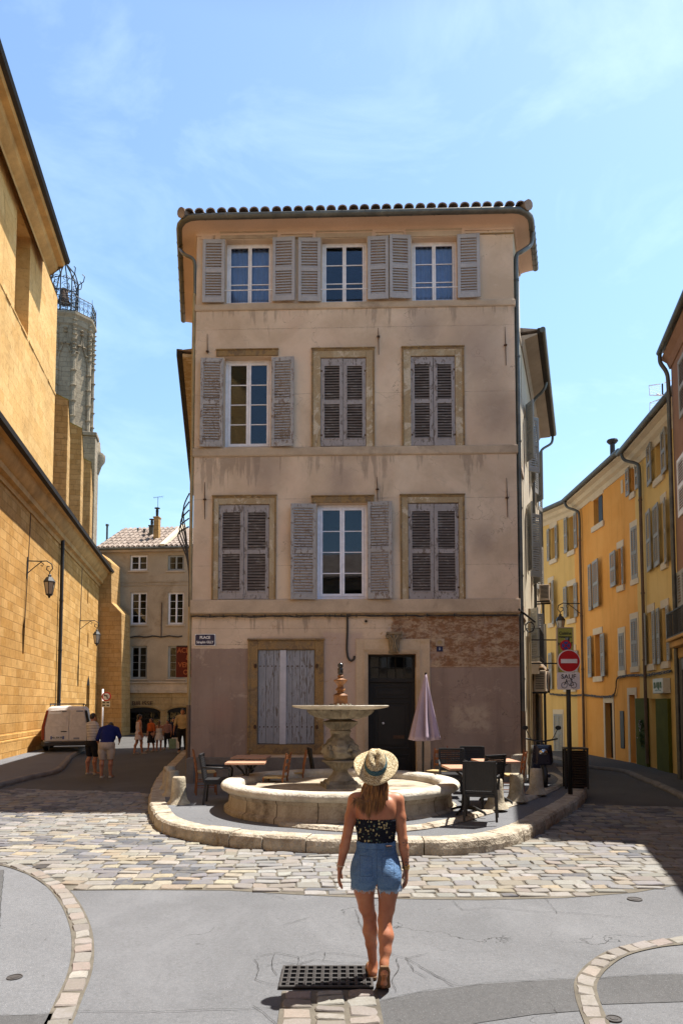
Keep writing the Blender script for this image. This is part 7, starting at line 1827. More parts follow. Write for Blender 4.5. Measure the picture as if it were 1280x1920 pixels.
def cover(px, py, r, lab):
    p = at_z(px, py, 0); C_ = MB(); C_.lathe([(r,.0),(r,.011),(r*.88,.011),(r*.86,.007),(r*.5,.008),(r*.48,.011),(r*.2,.011),(0,.010)], 28); o = C_.build('manhole_cover', M['cast_lit'], None, auto=30, loc=(p.x,p.y,0)); tag(o, lab, 'manhole cover', 'small round covers in the asphalt'); return o
cover(28,1834,.055,'small round iron cover at the lower left of the asphalt'); cover(1189,1687,.075,'small round iron cover at the right, below the paving edge'); cover(78,1626,.10,'round iron cover at the top of the left footway'); cover(1150,1912,.05,'small round cover beside the lower right sett band')
# ================================================================== PEOPLE (one continuous skin grown from blended limb volumes)
def v3(p): return np.array(p, dtype=np.float32)
class Body:
    def __init__(s): s.p = []
    def cap(s, a, b, ra, rb, g, k=.02, sc=(1,1,1)): s.p.append(('c', v3(a), v3(b), ra, rb, g, k, v3(sc)))
    def ell(s, c, r, g, k=.02, rx=0.0): s.p.append(('e', v3(c), v3(r), rx, 0, g, k, None))
    def chain(s, pts, rs, g, k=.02):
        for i in range(len(pts)-1): s.cap(pts[i], pts[i+1], rs[i], rs[i+1], g, k)
    def mesh(s, name, m, parent, h=.006, groups=None, off=0.0, clip=None, smooth=True, extra=None, kadd=0.0):
        P = [p for p in s.p if groups is None or p[5] in groups]
        lo = np.full(3, 9e9); hi = -lo
        bbs = []
        for p in P:
            if p[0] == 'c':
                r = max(p[3], p[4]); a = np.minimum(p[1], p[2]) - r; b = np.maximum(p[1], p[2]) + r
            else: r = float(np.max(p[2])); a = p[1] - r; b = p[1] + r
            bbs.append((a, b)); lo = np.minimum(lo, a); hi = np.maximum(hi, b)
        if clip is not None and clip[0] is not None: lo[2] = max(lo[2], clip[0]-.04)
        if clip is not None and clip[1] is not None: hi[2] = min(hi[2], clip[1]+.04)
        pad = off + 4*h + .01; lo -= pad; hi += pad
        n = np.ceil((hi-lo)/h).astype(int) + 1
        F = np.full(n, .08, dtype=np.float32)
        ax = [lo[i] + h*np.arange(n[i], dtype=np.float32) for i in range(3)]
        for p, (a, b) in zip(P, bbs):
            mg = .07 + off
            i0 = np.clip(((a-mg-lo)/h).astype(int), 0, n-1); i1 = np.clip(((b+mg-lo)/h).astype(int)+2, 1, n)
            if np.any(i1 <= i0): continue
            X = ax[0][i0[0]:i1[0], None, None]; Y = ax[1][None, i0[1]:i1[1], None]; Z = ax[2][None, None, i0[2]:i1[2]]
            if p[0] == 'c':
                A, B, ra, rb, sc = p[1], p[2], p[3], p[4], p[7]; d = B-A; dd = float(np.dot(d/sc, d/sc)) + 1e-9
                x, y, z = (X-A[0])/sc[0], (Y-A[1])/sc[1], (Z-A[2])/sc[2]; e = d/sc
                t = np.clip((x*e[0]+y*e[1]+z*e[2])/dd, 0, 1)
                D = (np.sqrt((x-t*e[0])**2+(y-t*e[1])**2+(z-t*e[2])**2) - (ra+(rb-ra)*t))*float(sc.min())
            else:
                C, r, rx = p[1], p[2], p[3]; c_, s_ = math.cos(rx), math.sin(rx); x = X-C[0]; y0 = Y-C[1]; z0 = Z-C[2]; y = y0*c_+z0*s_; z = -y0*s_+z0*c_
                k0 = np.sqrt((x/r[0])**2+(y/r[1])**2+(z/r[2])**2); k1 = np.sqrt((x/r[0]**2)**2+(y/r[1]**2)**2+(z/r[2]**2)**2)+1e-6; D = k0*(k0-1)/k1
            sl = F[i0[0]:i1[0], i0[1]:i1[1], i0[2]:i1[2]]; k = p[6] + kadd
            hh = np.clip(k-np.abs(sl-D), 0, None)/k; F[i0[0]:i1[0], i0[1]:i1[1], i0[2]:i1[2]] = np.minimum(sl, D) - hh*hh*k*.25
        F -= off
        GX, GY, GZ = ax[0][:,None,None], ax[1][None,:,None], ax[2][None,None,:]
        if extra is not None: F = extra(F, GX, GY, GZ)
        if clip is not None:
            if clip[0] is not None: F = np.maximum(F, clip[0]-GZ+0*F)
            if clip[1] is not None: F = np.maximum(F, GZ-clip[1]+0*F)
        V, Q = surface_nets(F.astype(np.float32)); V = V*h + lo
        me = bpy.data.meshes.new(name); me.from_pydata(V.tolist(), [], Q.tolist()); me.update()
        me.materials.append(m)
        if smooth: me.shade_smooth()
        o = bpy.data.objects.new(name, me); COL.objects.link(o); o.parent = parent
        sm = o.modifiers.new('smooth', 'SMOOTH'); sm.factor = .5; sm.iterations = 2
        return o
def surface_nets(F):
    nx, ny, nz = F.shape; S = F < 0
    cs = [(i,j,k) for i in (0,1) for j in (0,1) for k in (0,1)]
    def sub(A, c): return A[c[0]:nx-1+c[0], c[1]:ny-1+c[1], c[2]:nz-1+c[2]]
    cnt = np.zeros((nx-1,ny-1,nz-1), np.uint8)
    for c in cs: cnt += sub(S, c)
    act = (cnt > 0) & (cnt < 8); idx = np.full(act.shape, -1, np.int64); I = np.argwhere(act); idx[act] = np.arange(len(I))
    acc = np.zeros((len(I), 3)); num = np.zeros(len(I))
    vals = {c: F[I[:,0]+c[0], I[:,1]+c[1], I[:,2]+c[2]] for c in cs}
    for a in cs:
        for ax in range(3):
            if a[ax]: continue
            b = list(a); b[ax] = 1; b = tuple(b); fa, fb = vals[a], vals[b]; cr = (fa < 0) != (fb < 0)
            t = np.where(cr, fa/np.where(cr, fa-fb, 1), 0); p = np.array(a, float)[None,:].repeat(len(I),0); p[:,ax] += t; acc += p*cr[:,None]; num += cr
    V = I + acc/num[:,None]; Q = []
    for ax in range(3):
        sh = [nx,ny,nz]; s0 = [slice(1,-1)]*3; s1 = [slice(1,-1)]*3; s0[ax] = slice(0, sh[ax]-1); s1[ax] = slice(1, sh[ax])
        A = S[tuple(s0)]; B = S[tuple(s1)]; E = np.argwhere(A != B); 
        if len(E) == 0: continue
        fl = A[E[:,0],E[:,1],E[:,2]]
        E = E + 1; E[:,ax] -= 1
        u, w_ = [(1,2),(2,0),(0,1)][ax]; q = []
        for du, dw in ((-1,-1),(0,-1),(0,0),(-1,0)):
            e = E.copy(); e[:,u] += du; e[:,w_] += dw; q.append(idx[e[:,0],e[:,1],e[:,2]])
        q = np.stack(q, 1); q[~fl] = q[~fl][:, ::-1]; Q.append(q)
    Q = np.concatenate(Q); Q = Q[(Q >= 0).all(1)]
    return V, Q

def skin_mat(name, c):
    t = NT(name); a = t.noise(5, 4, .6); b = t.noise(70, 3, .6); col = t.mix(t.rng(a, .38, .62), (c[0]*.82, c[1]*.72, c[2]*.72), dk(c, 1.12)); a2 = t.noise(16, 5, .65); col = t.mix(t.rng(a2, .48, .7, 0, .4), col, (c[0]*.95, c[1]*.68, c[2]*.62)); col = t.mix(t.rng(b, .4, .7, 0, .12), col, (.45,.12,.07))
    t.b.inputs['Subsurface Weight'].default_value = .12; t.b.inputs['Subsurface Radius'].default_value = (.02,.008,.004); t.b.inputs['Subsurface Scale'].default_value = .3
    return t.out(col, .5, t.bump(b, .12, .002), None, .4)
M['skin'] = skin_mat('tanned_skin', (.42,.185,.10)); M['skin2'] = skin_mat('skin_tone', (.40,.20,.125))

def hand(B, wrist, tip, side, thumb_dir, g='skin', s=1.0, curl=.35, fwd=(0,1,0)):
    """relaxed hand: palm, four curled fingers of unequal length, thumb from the side of the palm"""
    w_, t_ = Vector(wrist), Vector(tip); d = (t_-w_).normalized(); L = (t_-w_).length; f = Vector(fwd).normalized(); f = (f - d*f.dot(d)).normalized()   # fingers spread along f
    n = d.cross(f).normalized()*side                                                          # curl direction (towards the thigh)
    pc = w_ + d*L*.30
    for k in range(4):
        B.cap(w_+d*L*.06+f*(k-1.5)*.010*s, w_+d*L*.50+f*(k-1.5)*.0185*s, .014*s, .0115*s, g, .010)
    for k, ln in enumerate((.90, 1.0, .95, .76)):
        off = (1.5-k)*.0185*s; b0 = w_+d*L*.48+f*off; seg = L*.56*ln/3; dirv = d.copy(); P = [b0]
        for j in range(3): dirv = (dirv + n*curl*(.45+.35*j) + f*off*.6).normalized(); P.append(P[-1] + dirv*seg*(1.15-.15*j))
        B.chain([tuple(p) for p in P], [.0098*s,.0092*s,.0085*s,.0072*s], g, .004)
    b0 = w_+d*L*.16+f*.022*s; P = [b0, b0+(f*.75+d*.75+n*.2).normalized()*.034*s, b0+(f*.75+d*.75+n*.2).normalized()*.034*s+(d+f*.25+n*.3).normalized()*.030*s]; P.append(P[-1]+(d+n*.4).normalized()*.022*s)
    B.chain([tuple(p) for p in P], [.0135*s,.0115*s,.010*s,.0085*s], g, .006)

# ------------------------------------------------------------------ the woman in the straw hat
WX = (704-CX)/255.0; WY = 5.10
WM = empty('person', (WX, WY, 0), 0, 'woman seen from behind in a straw hat, dark floral strapless top and cut-off denim shorts', 'person')
B = Body()
B.ell((-.006,0,.825), (.165,.115,.125), 'torso', .04)
for s in (-1,1): B.ell((s*.078-.004,-.045,.79), (.092,.095,.10), 'torso', .035)
B.cap((0,.0,.92), (0,0,1.03), .134, .115, 'torso', .05, (1,.74,1)); B.cap((0,0,1.03), (.0,.0,1.12), .113, .128, 'torso', .04, (1,.74,1))
B.ell((0,.0,1.17), (.142,.098,.14), 'torso', .04); B.ell((0,.0,1.255), (.158,.088,.095), 'torso', .04)
for s in (-1,1):
    B.ell((s*.062,.085,1.19), (.060,.055,.060), 'torso', .03); B.ell((s*.075,-.062,1.245), (.060,.035,.085), 'torso', .04)
    B.cap((s*.02,.0,1.365), (s*.115,.0,1.325), .038, .036, 'torso', .04); B.ell((s*.145,0,1.305), (.050,.052,.055), 'torso', .04)
B.cap((0,.0,1.33), (0,.012,1.45), .056, .050, 'neck', .04)
B.ell((0,.035,1.515), (.074,.092,.108), 'head', .03, R(25)); B.ell((0,.085,1.47), (.045,.05,.05), 'head', .03)
B.cap((0,.125,1.525), (0,.142,1.50), .010, .014, 'head', .012); B.ell((0,.118,1.46), (.024,.014,.010), 'head', .012)
for s in (-1,1): B.ell((s*.075,.02,1.50), (.012,.02,.030), 'head', .01); B.ell((s*.035,.118,1.535), (.018,.012,.008), 'head', .012)
Ls, Le, Lw, Lt = (-.158,.0,1.312), (-.216,-.025,1.035), (-.262,.015,.822), (-.275,.035,.672)
Rs, Re, Rw, Rt_ = (.158,.0,1.312), (.190,-.025,1.035), (.216,.01,.822), (.222,.035,.672)
for (a, b, c, t, s) in ((Ls,Le,Lw,Lt,1),(Rs,Re,Rw,Rt_,-1)):
    A_, B_, C_ = Vector(a), Vector(b), Vector(c); m1 = A_*.55+B_*.45; m2 = B_*.7+C_*.3
    B.chain([a, tuple(m1), b], [.045,.041,.034], 'skin', .02); B.chain([b, tuple(m2), c], [.034,.036,.0225], 'skin', .012)
    hand(B, c, t, s, 1, 'skin', 1.0, .30)
# legs
Lh, Lk, La = (-.082,.0,.80), (-.044,.075,.455), (-.018,.125,.095)
Rh, Rk, Ra = (.080,.0,.80), (.058,-.035,.46), (.044,-.165,.205)
B.chain([Lh, (-.086,.02,.66), (-.069,.055,.53), Lk], [.088,.074,.057,.048], 'thighs', .012); B.chain([Lk, (-.043,.055,.36), (-.034,.085,.26), La], [.047,.052,.040,.029], 'skin', .02)
B.chain([Rh, (.084,.0,.66), (.074,-.015,.54), Rk], [.088,.074,.057,.048], 'thighs', .012); B.chain([Rk, (.063,-.085,.37), (.056,-.12,.28), Ra], [.047,.053,.040,.029], 'skin', .02)
B.chain([La, (-.022,.105,.048)], [.031,.030], 'skin', .02); B.chain([(-.022,.105,.052), (-.026,.20,.045), (-.028,.29,.036)], [.029,.034,.026], 'skin', .02); B.cap((-.022,.12,.08),(-.027,.24,.045),.028,.026,'skin',.02)
B.chain([Ra, (.044,-.192,.165)], [.030,.030], 'skin', .02); B.chain([(.044,-.185,.160), (.042,-.135,.085), (.041,-.095,.045)], [.029,.033,.030], 'skin', .02); B.cap((.041,-.095,.045),(.040,-.04,.034),.028,.020,'skin',.015)
B.mesh('body', M['skin'], WM, h=.0045)
def denim():
    t = NT('washed_denim'); v = t.raw(); X = t.xyz(v); a = t.noise(9, 5, .65, vec=v); wv = t.math('SINE', t.math('MULTIPLY', t.math('ADD', X[0], X[2]), 1500.0)); f = t.noise(160, 3, .7, vec=v)
    col = t.mix(t.rng(a, .35, .65), (.045,.115,.26), (.105,.21,.39)); col = t.mix(t.rng(f, .4, .7, 0, .4), col, (.30,.40,.52))
    hem = t.rng(X[2], .675, .70, .6, 0); col = t.mix(hem, col, (.42,.50,.60))
    cs = None
    def lin(val, c, w_): return t.math('LESS_THAN', t.math('ABSOLUTE', t.math('SUBTRACT', val, c)), w_)
    seams = lin(X[0], -.002, .0025)
    bk = t.math('LESS_THAN', X[1], 0.0)
    for s in (-1, 1):
        x0, x1, z0, z1 = (.035, .120, .80, .93)
        xa = t.math('MULTIPLY', X[0], float(s))
        inx = t.math('MULTIPLY', t.math('GREATER_THAN', xa, x0), t.math('LESS_THAN', xa, x1)); inz = t.math('MULTIPLY', t.math('GREATER_THAN', X[2], z0), t.math('LESS_THAN', X[2], z1))
        e = t.math('MAXIMUM', t.math('MULTIPLY', t.math('MAXIMUM', lin(xa, x0, .002), lin(xa, x1, .002)), inz), t.math('MULTIPLY', t.math('MAXIMUM', lin(X[2], z0, .002), lin(X[2], z1, .004)), inx)); seams = t.math('MAXIMUM', seams, e)
    seams = t.math('MAXIMUM', seams, lin(X[2], .975, .002))
    col = t.mix(t.math('MULTIPLY', t.math('MULTIPLY', seams, bk), t.rng(a, .35, .6, .1, .6)), col, (.04,.07,.12))
    wr = t.noise(14, 4, .6, vec=t.scale(v, (1,1,2.4)))
    return t.out(col, .85, t.bump(t.math('ADD', t.math('ADD', t.math('MULTIPLY', wr, 3.2), f), t.math('MULTIPLY', seams, -1.2)), .9, .006), None, .2)
def hem_cut(F, X, Y, Z):
    ang = np.arctan2(Y, np.abs(X)-.08); z = .683 + .010*np.sin(9*ang) + .006*np.sin(23*ang+1) + .012*(X > 0)*-1
    fl = .012*np.clip((.80-Z)/.12, 0, 1)
    F = np.maximum(F - fl*np.clip(np.abs(X)/.05,0,1), z-Z+0*F)
    notch = np.maximum(.004 + .05*np.clip(.735-Z, 0, .06) - np.abs(X+.001), Z-.735 + 0*X)   # gap between the legs
    return np.maximum(F, np.where(Z < .735, .005 + .10*np.clip(.735-Z, 0, .06) - np.abs(X+.001), -1.0) + 0*F)
sh = B.mesh('denim_shorts', denim(), WM, h=.0045, groups={'torso','thighs'}, off=.011, clip=(None, 1.018), extra=hem_cut)
mb = MB(); rs = random.Random(6)
for k in range(110):
    s = rs.choice((-1,1)); a = rs.uniform(0, 2*PI); c = (s*.080+.002, .01) ; r = .106; x, y = c[0]+r*math.cos(a), c[1]+r*.98*math.sin(a); L = rs.uniform(.008,.022) if rs.random() < .95 else .055
    mb.tube([(x,y,.690),(x+rs.uniform(-.004,.004),y+rs.uniform(-.004,.004),.683-L*.5),(x+rs.uniform(-.007,.007),y,.683-L)], [.0014,.001,.0006], 4)
mb.build('frayed_hem', flat('white_threads',(.6,.65,.72),.9), sh)
mb = MB(); 
for k in range(5):
    a = -PI/2 + (k-2)*.55; mb.bar((.140*math.cos(a),.112*math.sin(a),.968),(.139*math.cos(a),.109*math.sin(a),1.022),.010,.006,(0,1,0))
mb.build_split('belt_loop', M['_den'] if '_den' in M else sh.data.materials[0], sh)
mb = MB(); mb.bar((.065,-.112,1.0),(.105,-.100,1.0),.028,.006,(0,0,1)); mb.build('leather_patch', flat('brown_leather_patch',(.06,.025,.015),.6), sh)
def floral():
    t = NT('navy_floral_smocked'); v = t.raw(); X = t.xyz(v)
    vo = t.n('ShaderNodeTexVoronoi', feature='F1'); vo.inputs['Scale'].default_value = 52; t.link(t.scale(v, (1,1,.75)), vo.inputs['Vector']); d = vo.outputs['Distance']; n = t.noise(60, 3, .6, vec=v)
    dd = t.math('ADD', d, t.math('MULTIPLY', t.math('SUBTRACT', n, .5), .35)); pick = t.xyz(vo.outputs['Color'])
    m1 = t.math('MULTIPLY', t.math('LESS_THAN', dd, .36), t.math('GREATER_THAN', pick[0], .45)); m2 = t.math('MULTIPLY', t.math('LESS_THAN', dd, .34), t.math('LESS_THAN', pick[0], .25))
    col = t.mix(m1, (.010,.012,.022), (.50,.42,.22)); col = t.mix(m2, col, (.06,.10,.08)); rows = t.math('SINE', t.math('MULTIPLY', X[2], 420.0)); g = t.math('SINE', t.math('MULTIPLY', t.math('ARCTAN2', X[1], X[0]), 90.0))
    return t.out(col, .85, t.bump(t.math('ADD', rows, t.math('MULTIPLY', g, .7)), .7, .003), None, .2)
def ruffle(F, X, Y, Z):
    a = np.arctan2(Y, X); top = 1.183 + .003*np.sin(40*a) - .02*np.clip(-Y/.1, -1.5, 0)
    return np.maximum(F - .0025*np.sin(46*a)*np.exp(-((Z-1.18)/.02)**2) - .0015*np.sin(Z*420), Z-top+0*F)
B.mesh('strapless_top', floral(), WM, h=.004, groups={'torso'}, off=.007, clip=(1.0, None), extra=ruffle)
# hair
def hair_mat(name, c1, c2):
    t = NT(name); v = t.scale(t.raw(), (60,60,3)); a = t.noise(1.0, 4, .6, vec=v); return t.out(t.mix(t.rng(a, .38, .62), c1, c2), .42, t.bump(a, .4, .003), None, .5)
mb = MB(); rs = random.Random(12)
for k in range(260):
    u = rs.uniform(-1,1); layer = rs.uniform(0,1); x0 = u*.068; y0 = -.035 - .035*math.sqrt(max(0,1-u*u)) - .012*layer + (.04 if abs(u) > .9 else 0)
    sp_ = u*.125 - .035 + rs.gauss(0,.014); zl = 1.215 + .085*abs(u+.05)**1.3 + rs.uniform(-.03,.075)
    if u > .55: sp_ = u*.075; zl += .05
    clump = .012*math.sin(u*17)
    P = [Vector((x0*.9, y0+.02, 1.53)), Vector((x0*1.05, y0, 1.46)), Vector((x0*1.15+sp_*.15, y0-.006-.012*layer, 1.40)), Vector((x0*.6+sp_*.5+clump, -.098-.014*layer, 1.33)), Vector((sp_+clump, -.108-.010*layer, (1.33+zl)/2)), Vector((sp_*1.06+clump*1.3+rs.uniform(-.006,.006), -.106-.006*layer+rs.uniform(-.006,.004), zl))]
    r = rs.uniform(.0022,.0056); mb.tube(smooth_path(P, 3), [r*(1 if i < 12 else max(.15, 1-(i-11)/4.6)) for i in range(16)], 5)
mb.build('hair', hair_mat('golden_brown_hair', (.07,.026,.009), (.34,.155,.045)), WM, smooth=True)
B2 = Body(); B2.ell((0,.02,1.525), (.080,.094,.108), 'h', .03, R(25)); B2.cap((0,-.045,1.48),(-.005,-.065,1.37),.058,.040,'h',.03,(1,.6,1))
B2.mesh('hair_base', hair_mat('golden_brown_under_hair', (.07,.026,.009), (.34,.155,.045)), WM, h=.006)
# hat
def straw():
    t = NT('seagrass_straw'); v = t.raw(); a = t.noise(105, 2, .8, vec=v); b = t.noise(60, 4, .7, vec=v)
    col = t.mix(t.rng(a, .42, .58), (.22,.15,.07), (.70,.60,.40)); col = t.mix(t.rng(b, .45, .66, 0, .5), col, (.42,.30,.14))
    return t.out(col, .85, t.bump(t.math('ADD', a, b), .9, .004), None, .2)
tl = R(47)
HT = MB(); n = 72
def hat_pt(r, z, a): return (r*math.cos(a), r*math.sin(a), z)
prof = [(.163,-.004),(.160,.004),(.140,.004),(.118,.006),(.098,.010),(.088,.018),(.084,.05),(.079,.085),(.070,.112),(.054,.128),(.030,.132),(0,.126)]
for (r, z) in prof:
    for k in range(n):
        a = 2*PI*k/n; c, s = math.cos(a), math.sin(a)   # a = -90deg is the back (towards the camera), +90 the front
        rr_, zz = r, z
        if z > .018:
            pinch = math.exp(-((z-.12)/.045)**2); rr_ = r*(1 + (.16*s*s - .13*c*c)*1.0); zz = z - .026*pinch*math.exp(-(c*r/.020)**2)*(1 if True else 0) + .012*s*pinch
            if s > .2: rr_ *= 1 - .16*pinch*abs(c)**.7*s
        elif r < .1: rr_ = r*(1 + .11*s*s - .06*c*c)
        else: zz = z + .016*((r-.09)/.07)**1.5*(c*c*1.3 - .9*s*s) - .006*math.sin(3*a+1)*((r-.09)/.07); rr_ = r*(1+.04*s*s*0)
        HT.v.append((rr_*c, rr_*s, zz))
m_ = len(prof); HT.f = [(i*n+k, i*n+(k+1)%n, (i+1)*n+(k+1)%n, (i+1)*n+k) for i in range(m_-1) for k in range(n)]
hp = (704.5-704)/255.0
# the hat rests on the tilted head
hat = HT.build('straw_hat', straw(), WM, smooth=True, loc=(.000, -.005, 1.558), rot=(tl, R(0), R(-5)), fix=True)
so = hat.modifiers.new('thick', 'SOLIDIFY'); so.thickness = .003; ss = hat.modifiers.new('sub', 'SUBSURF'); ss.levels = 1; ss.render_levels = 1
def ribbon_mat():
    t = NT('teal_zigzag_ribbon'); v = t.raw(); X = t.xyz(v); a = t.math('ARCTAN2', X[1], X[0]); zz = t.math('MULTIPLY', t.math('ABSOLUTE', t.math('SUBTRACT', t.math('FRACT', t.math('MULTIPLY', a, 2.4)), .5)), .030)
    ph = t.math('FRACT', t.math('MULTIPLY', t.math('SUBTRACT', X[2], zz), 62.0)); col = t.mix(t.math('LESS_THAN', ph, .18), (.015,.085,.12), (.18,.24,.22)); col = t.mix(t.math('GREATER_THAN', ph, .78), col, (.012,.03,.05)); return t.out(col, .8, None, None, .2)
mb = MB()
for (r, z) in ((.0905,.016),(.0915,.022),(.0885,.050),(.0845,.060),(.082,.060)):
    for k in range(n): a = 2*PI*k/n; c, s = math.cos(a), math.sin(a); q = r*(1 + (.16*s*s-.09*c*c)) ; mb.v.append((q*c, q*s, z + .003*math.sin(a)))
mb.f = [(i*n+k, i*n+(k+1)%n, (i+1)*n+(k+1)%n, (i+1)*n+k) for i in range(4) for k in range(n)]
mb.build('hat_band', ribbon_mat(), hat, smooth=True)
# espadrille-soled sandals
M['sole'] = weathered('brown_rope_sole', (.17,.095,.05), .9, .2, 8, 120, .7, .004); M['sole_edge'] = weathered('jute_edge', (.40,.29,.18), .9, .2, 30, 140, .6, .003)
def sole(pts, wds, th, name, up):
    mb = MB(); m_ = len(pts); rows = []
    for i, (p, w_) in enumerate(zip(pts, wds)):
        p = Vector(p); d = (Vector(pts[min(i+1,m_-1)])-Vector(pts[max(i-1,0)])).normalized(); sx = Vector((1,0,0)); nn = sx.cross(d).normalized()
        rows.append([p-sx*w_, p-sx*w_*.6-d*0, p+sx*w_*.6, p+sx*w_, p+sx*w_+nn*th, p-sx*w_+nn*th])
    V = [q for r_ in rows for q in r_]; k = 6
    mb.add(V, [(i*k+j, (i+1)*k+j, (i+1)*k+(j+1)%k, i*k+(j+1)%k) for i in range(m_-1) for j in range(k)] + [tuple(range(k)), tuple((m_-1)*k+j for j in range(k-1,-1,-1))])
    o = mb.build(name, M['sole'], WM, bevel=.005); return o
s1 = sole([(.044,-.222,.205),(.044,-.212,.165),(.043,-.185,.115),(.042,-.160,.070),(.041,-.125,.030),(.040,-.080,.006),(.039,-.020,.004)], [.028,.040,.041,.045,.051,.049,.032], .024, 'sandal', 1)
s2 = sole([(-.022,.062,.004),(-.022,.085,.003),(-.023,.14,.003),(-.026,.21,.003),(-.028,.27,.003),(-.029,.315,.006)], [.022,.031,.033,.041,.038,.022], .024, 'sandal', 1)
for o_, P in ((s1, [(.008,-.135,.05),(.012,-.10,.085),(.041,-.085,.095),(.072,-.10,.085),(.076,-.135,.05)]), (s2, [(-.068,.22,.02),(-.062,.225,.06),(-.027,.23,.085),(.008,.225,.06),(.014,.22,.02)])):
    mb = MB(); mb.tube(smooth_path([Vector(p) for p in P], 4), .008, 6); mb.build('strap', M['sole_edge'], o_, smooth=True)
mb = MB(); rs = random.Random(2)
for k in range(7):
    for j in range(3):
        t = k/7; mb.box(.030+.009*j,.036+.009*j,-.232+.07*t,-.2285+.07*t,.155-.085*t-.0,.161-.085*t)
mb.build('tread', flat('orange_tread',(.30,.12,.04),.8), s1)
# bracelets, tattoo
mb = MB()
for k, z in enumerate((.845,.835)): mb.tube([(Lw[0]+.004+.026*math.cos(a), Lw[1]+.026*math.sin(a), z+.003*math.cos(a)) for a in [q*PI/8 for q in range(17)]], .0035, 6)
mb.build('bracelet', flat('cream_beads',(.55,.45,.32),.4), WM)
mb = MB()
for k, z in enumerate((.828,.838,.818)): mb.tube([(Rw[0]-.001+.026*math.cos(a), Rw[1]+.026*math.sin(a), z+.003*math.cos(a+k)) for a in [q*PI/8 for q in range(17)]], .0035, 6)
mb.build('bracelet', flat('gold_chain',(.6,.42,.15),.3,.8), WM)
tb = Body(); 
A_, C_ = Vector(Re), Vector(Rw)
for q in range(22):
    c = A_ + (C_-A_)*(.08+.038*q); rr0 = .0370-.00055*q
    ang = -PI/2 + 1.0*math.sin(q*2.1); tb.ell((c.x+rr0*.88*math.cos(ang), c.y+rr0*.88*math.sin(ang), c.z), (.008,.005,.009), 't', .004)
tb.mesh('tattoo', flat('tattoo_ink',(.045,.035,.04),.6), WM, h=.0025)

